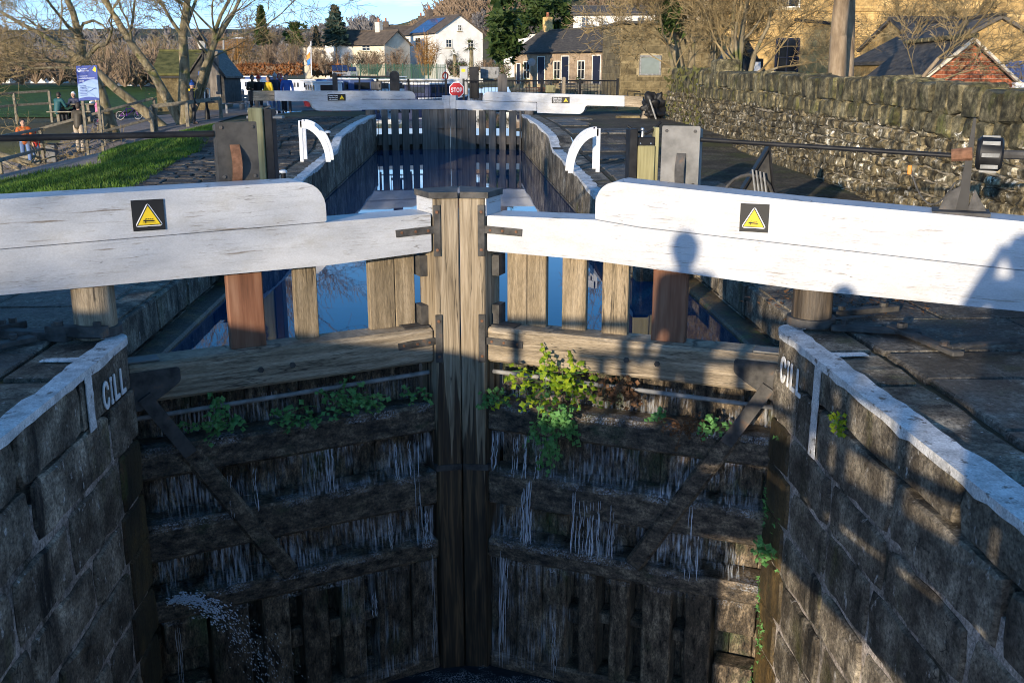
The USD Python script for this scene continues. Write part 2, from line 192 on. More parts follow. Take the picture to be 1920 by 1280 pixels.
def flat(name, col, rough=0.6, metallic=0.0, spec=0.4):
    LOOKS[name] = usdkit.material(stage, '/World/Looks/' + name, {'p': ('principled_bsdf', {'base_color': col, 'roughness': rough, 'metallic': metallic, 'specular_ior_level': spec}),
        'g': ('geometry', {}), 'n': ('noise_texture', {'scale': 7, 'detail': 5}), 'mr': ('map_range', {'to_min': 0.8, 'to_max': 1.2}), 'h': ('hsv', {'color': col})},
        [('g.position', 'n.vector'), ('n.fac', 'mr.value'), ('mr.result', 'h.value'), ('h.color', 'p.base_color')], surface='p.BSDF')
for nm, c in dict(sign_black=(0.012, 0.012, 0.012), sign_yellow=(0.72, 0.52, 0.02), sign_white=(0.8, 0.8, 0.8), stop_red=(0.52, 0.02, 0.025), board_navy=(0.015, 0.045, 0.26), board_pale=(0.22, 0.33, 0.52), board_text=(0.5, 0.55, 0.68),
                  skin=(0.45, 0.27, 0.19), hair_dark=(0.035, 0.025, 0.02), hair_grey=(0.42, 0.40, 0.38), coat_orange=(0.48, 0.10, 0.015), coat_red=(0.55, 0.03, 0.02), coat_teal=(0.02, 0.09, 0.10), coat_navy=(0.015, 0.02, 0.05), coat_yellow=(0.62, 0.42, 0.02),
                  coat_blue=(0.03, 0.10, 0.36), coat_olive=(0.055, 0.045, 0.03), coat_black=(0.013, 0.013, 0.016), jeans=(0.10, 0.16, 0.30), beige=(0.40, 0.33, 0.25), pink=(0.65, 0.16, 0.30), cloth_white=(0.72, 0.70, 0.68), shoe=(0.03, 0.025, 0.02),
                  boat_blue=(0.05, 0.22, 0.55), boat_white=(0.78, 0.78, 0.76), boat_orange=(0.60, 0.22, 0.03), boat_navy=(0.02, 0.03, 0.08), boat_red=(0.45, 0.03, 0.03), boat_green=(0.05, 0.12, 0.10), door_navy=(0.012, 0.016, 0.035), green_fence=(0.01, 0.06, 0.035),
                  blue_tarp=(0.06, 0.10, 0.24), cool_grey=(0.36, 0.37, 0.38), lamp_glass=(0.5, 0.5, 0.48), life_red=(0.62, 0.05, 0.02), grey_bin=(0.10, 0.10, 0.10), bike_purple=(0.20, 0.05, 0.30)).items():
    flat(nm, c)
flat('window_dark', (0.015, 0.018, 0.022), 0.08, spec=0.7)
flat('board_face', (0.20, 0.23, 0.21), 0.25)
flat('chrome', (0.6, 0.6, 0.6), 0.3, 0.9)
LOOKS['foam'] = usdkit.material(stage, '/World/Looks/foam', {'p': ('principled_bsdf', {'base_color': (0.62, 0.68, 0.75), 'roughness': 0.25, 'specular_ior_level': 0.6}), 't': ('transparent_bsdf', {}), 'm': ('mix_closure', {'fac': 0.28})},
    [('t.BSDF', 'm.closure1'), ('p.BSDF', 'm.closure2')], surface='m.closure')
LOOKS['splash'] = usdkit.material(stage, '/World/Looks/splash', {'p': ('principled_bsdf', {'base_color': (0.7, 0.76, 0.84), 'roughness': 0.25, 'specular_ior_level': 0.6}), 't': ('transparent_bsdf', {}), 'm': ('mix_closure', {'fac': 0.7})},
    [('t.BSDF', 'm.closure1'), ('p.BSDF', 'm.closure2')], surface='m.closure')

def veil(name, s1, st1, lo1, k1, s2, lo2, k2, amax):
    LOOKS[name] = usdkit.material(stage, '/World/Looks/' + name, {
        'g': ('geometry', {}), 'm1': ('mapping', {'scale': st1}), 'n1': ('noise_texture', {'scale': s1, 'detail': 3, 'roughness': 0.6}), 'r1': ('map_range', {'from_min': lo1, 'from_max': lo1 + k1, 'clamp': True}),
        'n2': ('noise_texture', {'scale': s2, 'detail': 3}), 'r2': ('map_range', {'from_min': lo2, 'from_max': lo2 + k2, 'clamp': True}), 'a': ('math', {'math_type': 'multiply'}), 'b': ('math', {'math_type': 'multiply', 'value2': amax}),
        't': ('transparent_bsdf', {}), 'p': ('principled_bsdf', {'base_color': (0.62, 0.68, 0.75), 'roughness': 0.2, 'specular_ior_level': 0.7}), 'm': ('mix_closure', {})},
        [('g.position', 'm1.vector'), ('m1.vector', 'n1.vector'), ('n1.fac', 'r1.value'), ('g.position', 'n2.vector'), ('n2.fac', 'r2.value'), ('r1.result', 'a.value1'), ('r2.result', 'a.value2'), ('a.value', 'b.value1'), ('b.value', 'm.fac'),
         ('t.BSDF', 'm.closure1'), ('p.BSDF', 'm.closure2')], surface='m.closure')
veil('water_veil', 62, (1, 1, 0.05), 0.50, 0.2, 3.4, 0.44, 0.22, 0.60)
veil('foam_speck', 75, (1, 1, 1), 0.48, 0.2, 5.0, 0.43, 0.22, 0.65)

# ------------------------------------------------------------------ mesh helpers
V = lambda *a: np.array(a, float)
def unit(v): v = np.asarray(v, float); return v / max(np.linalg.norm(v), 1e-12)
I3 = np.eye(3)
_B = np.array([[sx, sy, sz] for sx in (-1, 1) for sy in (-1, 1) for sz in (-1, 1)], float)
_BF = trimesh.creation.box((2, 2, 2)); _BV, _BT = np.array(_BF.vertices), np.array(_BF.faces)
def _cham():
    pts = []
    for s in _B:
        for k in range(3):
            w = np.full(3, 0.8); w[k] = 1.0; pts.append(s * w)
    pts = np.array(pts); h = ConvexHull(pts); F = h.simplices.copy()
    for i, t in enumerate(F):
        n = np.cross(pts[t[1]] - pts[t[0]], pts[t[2]] - pts[t[0]])
        if n @ pts[t].mean(0) < 0: F[i] = t[::-1]
    sg = np.sign(pts); full = np.abs(pts) > 0.9
    return sg, full, F
_CS, _CFULL, _CF = _cham()

class MB:
    def __init__(s): s.v, s.f, s.n = [], [], 0
    def add(s, v, f):
        v = np.asarray(v, float); f = np.asarray(f, int)
        if f.shape[1] == 4: f = np.vstack([f[:, [0, 1, 2]], f[:, [0, 2, 3]]])
        s.v.append(v); s.f.append(f + s.n); s.n += len(v); return s
    def tm(s, m, M=None):
        v = np.array(m.vertices)
        if M is not None: v = v @ np.asarray(M)[:3, :3].T + np.asarray(M)[:3, 3]
        return s.add(v, m.faces)
    def man(s, m):
        q = m.to_mesh(); return s.add(q.vert_properties[:, :3], q.tri_verts)
    def box(s, c, h, A=I3, bev=0.0, jit=0.0, rng=None):
        h = np.asarray(h, float)
        if bev <= 0: loc, F = _BV * h, _BT
        else:
            b = min(bev, 0.45 * h.min()); loc = _CS * np.where(_CFULL, h, h - b); F = _CF
        if jit: loc = loc + (rng or np.random).normal(0, jit, loc.shape)
        if np.linalg.det(np.asarray(A, float)) < 0: F = F[:, ::-1]
        return s.add(loc @ np.asarray(A) + np.asarray(c), F)
    def bar(s, p0, p1, w, t, up=(0, 0, 1), bev=0.0, ext=0.0):
        p0, p1 = np.asarray(p0, float), np.asarray(p1, float)
        d = unit(p1 - p0); y = np.cross(up, d)
        if np.linalg.norm(y) < 1e-6: y = np.cross((1, 0, 0), d)
        y = unit(y); z = np.cross(d, y)
        return s.box((p0 + p1) / 2, (np.linalg.norm(p1 - p0) / 2 + ext, w / 2, t / 2), np.array([d, y, z]), bev)
    def tube(s, pts, r, n=8, caps=True):
        pts = np.asarray(pts, float); r = np.broadcast_to(np.asarray(r, float), (len(pts),))
        tan = np.gradient(pts, axis=0); tan /= np.maximum(np.linalg.norm(tan, axis=1, keepdims=True), 1e-9)
        ref = V(0, 0, 1) if abs(tan[0][2]) < 0.9 else V(1, 0, 0)
        u = unit(np.cross(tan[0], ref)); vs = []
        a = np.linspace(0, 2 * np.pi, n, endpoint=False)
        for p, t, rr in zip(pts, tan, r):
            u = unit(u - t * (u @ t)); w = np.cross(t, u)
            vs.append(p + rr * (np.cos(a)[:, None] * u + np.sin(a)[:, None] * w))
        vs = np.vstack(vs); F = []
        for i in range(len(pts) - 1):
            for j in range(n):
                k = (j + 1) % n; F.append([i * n + j, i * n + k, (i + 1) * n + k, (i + 1) * n + j])
        s.add(vs, F)
        if caps:
            for i, fl in ((0, True), (len(pts) - 1, False)):
                ring = vs[i * n:(i + 1) * n]; c = ring.mean(0)
                s.add(np.vstack([ring, c]), [[k, (k + 1) % n, n][::-1] if fl else [k, (k + 1) % n, n] for k in range(n)])
        return s
    def prism(s, poly, o, ax, ay, depth):
        """2-D polygon in the plane o + a ax + b ay, extruded by depth along ax x ay."""
        P = poly if isinstance(poly, Polygon) else Polygon(poly)
        for g in getattr(P, 'geoms', [P]):
            if g.area < 1e-8: continue
            m = trimesh.creation.extrude_polygon(g, abs(depth), engine='earcut')
            ax_, ay_ = np.asarray(ax, float), np.asarray(ay, float); az = np.cross(ax_, ay_)
            v = np.array(m.vertices)
            if depth < 0: v[:, 2] += depth
            s.add(np.asarray(o) + v[:, :1] * ax_ + v[:, 1:2] * ay_ + v[:, 2:3] * az, m.faces)
        return s
    def rough(s, o, ax, ay, w, h, depth, rng, wob=.010, bev=.014, step=.10):
        """hewn block: face centred on o, sides along ax, ay; depth goes behind the face (against ax x ay)."""
        ax, ay = np.asarray(ax, float), np.asarray(ay, float); az = np.cross(ax, ay); P = []
        nx, ny = max(2, int(w / step)), max(2, int(h / step))
        for k in range(nx): P.append((-w / 2 + w * k / nx, -h / 2))
        for k in range(ny): P.append((w / 2, -h / 2 + h * k / ny))
        for k in range(nx): P.append((w / 2 - w * k / nx, h / 2))
        for k in range(ny): P.append((-w / 2, h / 2 - h * k / ny))
        P = np.array(P) + rng.normal(0, wob * .6, (len(P), 2)); n = len(P)
        r = min(.05, .2 * min(w, h)); cx, cy = np.abs(P[:, 0]) > w / 2 - r, np.abs(P[:, 1]) > h / 2 - r; P[cx & cy] *= 1 - .35 * r / max(min(w, h), .01)
        inn = P - np.sign(P) * bev * (np.abs(P) > np.array([w, h]) / 2 - .03)
        zf = rng.normal(0, .003, n)
        f0 = np.column_stack([inn, zf]); f1 = np.column_stack([P, np.full(n, -bev)]); f2 = np.column_stack([P, np.full(n, -depth)])
        v = np.vstack([f0, f1, f2, [[0, 0, rng.uniform(0, .006)]]]); j = np.arange(n); k = (j + 1) % n
        F = np.vstack([np.stack([j, k, np.full(n, 3 * n)], 1), np.stack([n + j, n + k, k], 1), np.stack([n + j, k, j], 1), np.stack([2 * n + j, 2 * n + k, n + k], 1), np.stack([2 * n + j, n + k, n + j], 1)])
        return s.add(np.asarray(o) + v[:, :1] * ax + v[:, 1:2] * ay + v[:, 2:3] * az, F)
    def text(s, txt, h, o, ax, ay, depth=0.003, bold=True, width=None):
        m = meshkit.text_mesh(txt, h, depth, bold); v = np.array(m.vertices)
        v[:, 0] -= v[:, 0].min()
        if width: v[:, 0] *= width / v[:, 0].max()
        ax, ay = np.asarray(ax, float), np.asarray(ay, float)
        return s.add(np.asarray(o) + v[:, :1] * ax + v[:, 1:2] * ay + v[:, 2:3] * np.cross(ax, ay), m.faces)
    def cyl(s, p0, p1, r, n=12): return s.tube([p0, p1], [r, r], n)
    def ball(s, c, r, sub=1):
        m = trimesh.creation.icosphere(sub); return s.add(np.array(m.vertices) * np.asarray(r) + np.asarray(c), m.faces)
    def get(s): return np.vstack(s.v), np.vstack(s.f)

COUNT, ORG = {}, {}
def numbered(parent, name):
    k = COUNT.get((parent, name), 0); COUNT[(parent, name)] = k + 1
    return f'{parent}/{name}' if k == 0 else f'{parent}/{name}_{k:03d}'
def tagp(path, label=None, cat=None, group=None, kind=None):
    p = stage.GetPrimAtPath(path)
    for k, v in (('label', label), ('category', cat), ('group', group), ('kind', kind)):
        if v: p.SetCustomDataByKey(k, v)
    return path
def thing(name, label, cat, loc=(0, 0, 0), group=None, kind=None):
    path = numbered('/World', name)
    x = UsdGeom.Xform.Define(stage, path); x.AddTranslateOp().Set(Gf.Vec3d(*map(float, loc)))
    ORG[path] = np.asarray(loc, float)
    return tagp(path, label, cat, group, kind)
def obj(name, mb, m, parent='/World', smooth=False, label=None, cat=None, group=None, kind=None):
    path = numbered(parent, name)
    org = ORG.get(parent, np.zeros(3)); ORG[path] = org
    v, f = mb.get() if isinstance(mb, MB) else mb
    usdkit.mesh(stage, path, (np.asarray(v) - org, f), LOOKS[m], smooth)
    return tagp(path, label, cat, group, kind)
def dup(src, loc, rotz=0.0, label=None, group=None, name=None, scale=None):
    cd = stage.GetPrimAtPath(src).GetCustomData()
    base = name or src.split('/')[-1]
    if base[-4:-3] == '_' and base[-3:].isdigit(): base = base[:-4]
    path = numbered('/World', base)
    x = UsdGeom.Xform.Define(stage, path)
    p = x.GetPrim(); p.GetReferences().AddInternalReference(src)
    x.ClearXformOpOrder()
    x.AddTranslateOp().Set(Gf.Vec3d(*map(float, loc)))
    x.AddRotateZOp().Set(math.degrees(rotz))
    if scale: x.AddScaleOp().Set(Gf.Vec3f(*([scale] * 3 if np.ndim(scale) == 0 else scale)))
    p.SetInstanceable(True)
    return tagp(path, label or cd.get('label'), cd.get('category'), group or cd.get('group'))

def ray(x, y): return unit(FW * FPX + RT * (x - 960) - UP * (y - 640))
def at(x, y, Y): d = ray(x, y); return CAM + d * (Y / d[1])
def atz(x, y, z): d = ray(x, y); return CAM + d * ((z - CAM[2]) / d[2])
def sstep(t): t = np.clip(t, 0, 1); return t * t * (3 - 2 * t)
def segs(S, n):
    """frusta from an array of segments (p0, p1, r0, r1)."""
    S = np.asarray(S, float); p0, p1, r0, r1 = S[:, :3], S[:, 3:6], S[:, 6], S[:, 7]
    d = p1 - p0; d /= np.maximum(np.linalg.norm(d, axis=1, keepdims=True), 1e-9)
    ref = np.where(np.abs(d[:, 2:3]) < 0.9, V(0, 0, 1), V(1, 0, 0)); u = np.cross(d, ref); u /= np.linalg.norm(u, axis=1, keepdims=True); w = np.cross(d, u)
    a = np.linspace(0, 2 * np.pi, n, endpoint=False); ring = np.cos(a)[None, :, None] * u[:, None] + np.sin(a)[None, :, None] * w[:, None]
    v = np.concatenate([p0[:, None] + ring * r0[:, None, None], p1[:, None] + ring * r1[:, None, None]], 1)
    j = np.arange(n); k = (j + 1) % n
    F = np.vstack([np.stack([j, k, n + k], 1), np.stack([j, n + k, n + j], 1)])
    F = (F[None] + (np.arange(len(S)) * 2 * n)[:, None, None]).reshape(-1, 3)
    return v.reshape(-1, 3), F
# ------------------------------------------------------------------ terrain
WL, WR = -2.20, 2.17              # faces of the walls below the near gates
CL, CR = -2.27, 1.80              # faces of the chamber walls above them
ZW, ZLOW = -0.36, -3.15           # chamber water, water below the gates
PROF = np.array([(-60, 0), (9.5, 0), (12.85, .14), (16, .24), (19.2, .32), (20.0, .52), (23, .6), (32, .62), (48, .05), (70, .1), (110, .6), (4000, .6)], float)
def top(y): return np.interp(y, PROF[:, 0], PROF[:, 1])
def g(x, y):
    x, y = np.asarray(x, float), np.asarray(y, float)
    z = top(y)
    sl = np.interp(y, [0, 14, 20, 26, 35, 39, 45, 52, 80], [.17, .17, .20, .225, .225, .11, .04, .008, .0])
    z = z - sl * np.clip(-x - 5.2, 0, 12)
    z = np.where((x > 5.6) & (y > 0), z + sstep((y - 20) / 20) * 0.25, z)
    s = x / np.maximum(y, 1.0)
    A = np.interp(s, [-.6, -.15, -.05, .03, .12, .6], [.040, .042, .048, .075, .105, .15])
    y0 = np.interp(s, [-.15, 0., .1], [170, 90, 70]); dd = np.interp(s, [-.15, 0, .1], [900, 330, 260])
    lim = np.interp(s, [-.15, 0, .1], [1300, 520, 420])
    n = meshkit.noise(np.stack([x / 60, y / 60, 0 * x], -1)) - .5
    hill = A * np.minimum(y, lim) * sstep((y - y0) / dd)
    return z + np.where(y > 70, hill + n * np.clip((y - 150) / 100, 0, 1) * 4, 0)
def atg(x, y, y0=3, y1=900):
    d = ray(x, y); Y = np.geomspace(y0, y1, 6000); P = CAM + d * (Y / d[1])[:, None]
    below = P[:, 2] < g(P[:, 0], P[:, 1]); i = int(np.argmax(below)) if below.any() else len(Y) - 1
    return P[i]
CANAL = unary_union([sbox(-2.62, -0.8, 2.62, 7.0), Polygon([(-2.7, 6.9), (2.7, 6.9), (2.7, 10), (2.24, 10), (2.24, 31), (-2.68, 31), (-2.68, 10), (-2.7, 10)]),
                     Polygon([(-2.68, 30.9), (-2.68, 34), (-5.6, 44), (-8, 58), (-14, 100), (5, 100), (3.4, 58), (2.5, 36), (2.24, 30.9)]), sbox(-16, -70, 7, -0.8)])  # unseen tail left open so low sun reaches the right wall
def sheet(poly, xs, ys, dz, fn=g, hole=None):
    out, bnd = MB(), poly.difference(hole) if hole is not None else poly
    from shapely.prepared import prep
    pr, ph = prep(bnd), prep(bnd.boundary)
    vid, Vs, Fs = {}, [], []
    def vert(x, y):
        k = (round(x, 4), round(y, 4))
        if k not in vid: vid[k] = len(Vs); Vs.append(k)
        return vid[k]
    for i in range(len(xs) - 1):
        for j in range(len(ys) - 1):
            c = sbox(xs[i], ys[j], xs[i + 1], ys[j + 1])
            if not pr.intersects(c): continue
            if ph.intersects(c):
                q = bnd.intersection(c)
                for gq in getattr(q, 'geoms', [q]):
                    if gq.geom_type != 'Polygon' or gq.area < 1e-6: continue
                    vv, ff = trimesh.creation.triangulate_polygon(gq, engine='earcut')
                    ids = [vert(*p) for p in vv]
                    for t in ff:
                        a, b, cc = vv[t[0]], vv[t[1]], vv[t[2]]
                        t = t if (b[0] - a[0]) * (cc[1] - a[1]) - (b[1] - a[1]) * (cc[0] - a[0]) > 0 else t[::-1]
                        Fs.append([ids[k] for k in t])
            else:
                a, b, cc, d = vert(xs[i], ys[j]), vert(xs[i + 1], ys[j]), vert(xs[i + 1], ys[j + 1]), vert(xs[i], ys[j + 1])
                Fs += [[a, b, cc], [a, cc, d]]
    P = np.array(Vs, float); z = fn(P[:, 0], P[:, 1]) + dz
    return out.add(np.column_stack([P, z]), Fs)
gx = np.unique(np.concatenate([np.arange(-24, 24.1, 1.0), np.arange(-100, 100, 8.0), np.arange(-800, 801, 50.0)]))
gy = np.unique(np.concatenate([np.arange(-6, 60, 1.0), np.arange(-80, 200, 8.0), np.arange(200, 1400, 30.0)]))
obj('ground', sheet(sbox(-800, -80, 800, 1380), gx, gy, -0.03, hole=CANAL), 'meadow', smooth=True, kind='structure', label='grassy ground rising to the wooded hillside')
def pxpoly(pts): return Polygon([tuple(atg(*p)[:2]) for p in pts]).buffer(0)
gf = lambda a, b, s: np.arange(a, b + s / 2, s)
lane = pxpoly([(-40, 352), (60, 327), (190, 306), (300, 256), (400, 232), (470, 214), (600, 208), (600, 191), (470, 184), (425, 188), (340, 212), (240, 222), (150, 238), (100, 286), (-40, 308)])
obj('towpath', sheet(lane, gf(-30, 0, .7), gf(10, 80, .7), 0.0), 'asphalt_path', smooth=True, kind='structure', label='pinkish grey towpath curving past the grass')
lawn = pxpoly([(-60, 380), (0, 371), (130, 362), (235, 356), (330, 300), (404, 250), (404, 233), (300, 257), (190, 307), (60, 328), (-60, 352)])
obj('lawn', sheet(lawn, gf(-30, 0, .5), gf(8, 60, .5), 0.012), 'grass', smooth=True, kind='structure', label='sunlit strip of short green grass between towpath and lock')
park = pxpoly([(-60, 221), (95, 221), (240, 211), (325, 194), (325, 168), (200, 160), (-60, 160)])
obj('park_grass', sheet(park, gf(-70, 0, 1.5), gf(20, 130, 1.5), 0.02), 'grass', smooth=True, kind='structure', label='sunlit park grass beyond the towpath at the left')
rng = np.random.default_rng(3)
def blades(poly, n, h0, h1, w):
    x0, y0, x1, y1 = poly.bounds; P = np.column_stack([rng.uniform(x0, x1, n * 3), rng.uniform(y0, y1, n * 3)])
    import shapely
    P = P[shapely.contains_xy(poly, P[:, 0], P[:, 1])][:n]; k = len(P)
    z = g(P[:, 0], P[:, 1]); b = np.column_stack([P, z]); a = rng.uniform(0, 6.28, k); h = rng.uniform(h0, h1, k)
    t = np.column_stack([np.cos(a), np.sin(a), 0 * a]) * w
    tip = b + np.column_stack([rng.normal(0, .35, k) * h, rng.normal(0, .35, k) * h, h])
    v = np.stack([b - t, b + t, tip], 1).reshape(-1, 3)
    return MB().add(v, np.arange(3 * k).reshape(-1, 3))
obj('grass_blades', blades(lawn.buffer(.1), 60000, .03, .085, .008), 'blade', kind='stuff', label='short green grass blades on the sunlit lawn')

# earth and paving on the two lock sides
side_l = Polygon([(-2.66, -0.7), (-2.66, 27.5), (-4.2, 27.5), (-6.5, 20), (-5.4, 15.4), (-7, 11), (-7, -0.7)])
side_r = Polygon([(2.22, 10), (2.66, 10), (2.66, -0.7), (5.4, -0.7), (5.4, 26), (6.4, 31), (2.22, 31)])
obj('lock_side_ground', sheet(side_l, gf(-8, -2, .6), gf(-1, 30, .6), -0.012, hole=CANAL), 'earth', smooth=True, kind='structure', label='dark worn ground on the left lock side')
obj('lock_side_ground', sheet(side_r, gf(2, 7, .6), gf(-1, 32, .6), -0.012, hole=CANAL), 'earth', smooth=True, kind='structure', label='dark mossy ground between the chamber and the rubble wall')
def flag(rng, x0, y0, x1, y1, gap=.012, th=.05, jit=.02, lift=.0):
    """one slab following the ground, with knocked corners."""
    q = np.array([(x0 + gap, y0 + gap), (x1 - gap, y0 + gap), (x1 - gap, y1 - gap), (x0 + gap, y1 - gap)]) + rng.normal(0, jit * .5, (4, 2))
    c = q.mean(0); tz = g(q[:, 0], q[:, 1]) + .006 + lift + rng.normal(0, .004, 4)
    inn = c + (q - c) * (1 - .018 / max(.1, min(x1 - x0, y1 - y0)))
    v = np.vstack([np.column_stack([inn, tz]), np.column_stack([q, tz - .012]), np.column_stack([q, tz - th])])
    F = [[0, 1, 2, 3]] + [[4 + i, 4 + (i + 1) % 4, (i + 1) % 4, i] for i in range(4)] + [[8 + i, 8 + (i + 1) % 4, 4 + (i + 1) % 4, 4 + i] for i in range(4)]
    return v, F
def courses(rng, parent, name, m, xr, yr, lx, ly, limit=300, keep=None, **k):
    rest, cnt = MB(), 0
    y = yr[0]
    while y < yr[1] - .05:
        h = rng.uniform(*ly); y2 = min(y + h, yr[1]); x = xr[0]
        while x < xr[1] - .05:
            x2 = min(x + rng.uniform(*lx), xr[1]); x2 = xr[1] if xr[1] - x2 < lx[0] * .5 else x2
            if keep is None or keep((x + x2) / 2, (y + y2) / 2):
                vf = flag(rng, x, y, x2, y2, **k)
                if cnt < limit: obj(name, MB().add(*vf), m, parent)
                else: rest.add(*vf)
                cnt += 1
            x = x2
        y = y2
    if rest.v: obj(name + '_remainder', rest, m, parent, kind='stuff')
pv = thing('paving', 'large worn dark flagstones beside the right near coping', 'paving', kind='structure')
r1 = np.random.default_rng(11)
courses(r1, pv, 'flagstone', 'paving', (2.64, 5.2), (1.4, 9.6), (.7, 1.25), (.55, .95), lift=0)
pv2 = thing('paving', 'large worn dark flagstones beside the left near coping', 'paving', kind='structure')
courses(r1, pv2, 'flagstone', 'paving', (-5.4, -2.66), (1.4, 11.0), (.7, 1.25), (.55, .95), lift=0)
pv3 = thing('sett_paving', 'rows of dark stone setts on the upper left lock side', 'paving', kind='structure')
from shapely.geometry import Point
keep = lambda x, y: side_l.buffer(-.1).contains(Point(x, y)) and not lawn.contains(Point(x, y))
courses(np.random.default_rng(5), pv3, 'sett', 'sett', (-6.4, -2.72), (11.2, 27.3), (.28, .55), (.16, .24), keep=keep, jit=.03, gap=.016, lift=.01)
pv4 = thing('paving', 'mossy flagstones on the upper right lock side', 'paving', kind='structure')
courses(r1, pv4, 'flagstone', 'paving', (2.3, 4.4), (10.2, 27), (.6, 1.1), (.5, .8), keep=lambda x, y: (int(x * 7 + y * 3) % 5) > 0 and x < 3.3 + .4 * math.sin(y), lift=0)

# ------------------------------------------------------------------ water
obj('canal_water', MB().add([(-2.7, 6.82, ZW), (-2.35, 6.82, ZW), (0, 7.86, ZW), (2.35, 6.82, ZW), (2.7, 6.82, ZW), (2.7, 29.6, ZW), (-2.7, 29.6, ZW)], [[0, 1, 6], [1, 2, 6], [2, 5, 6], [2, 3, 5], [3, 4, 5]]), 'still_water', kind='structure', label='still dark water in the lock chamber reflecting the upper gates')
obj('canal_water', MB().add([(-7, -70, ZLOW), (7, -70, ZLOW), (7, -.9, ZLOW), (2.6, 8, ZLOW), (-2.6, 8, ZLOW), (-16, -.9, ZLOW), (-16, -70, ZLOW)], [[0, 1, 2], [0, 2, 6], [6, 2, 5], [2, 3, 4], [2, 4, 5]]), 'rough_water', kind='structure', label='churning dark water at the foot of the near gates')
obj('canal_basin_water', MB().add([(-2.7, 29.0, .22), (2.6, 29.0, .22), (6, 36, .22), (8, 100, .0), (-18, 100, .0), (-9, 46, .0), (-2.7, 35, .22)], [[0, 1, 2], [0, 2, 6], [6, 2, 3], [6, 3, 5], [5, 3, 4]]), 'still_water', kind='structure', label='water of the boat basin beyond the upper gates')

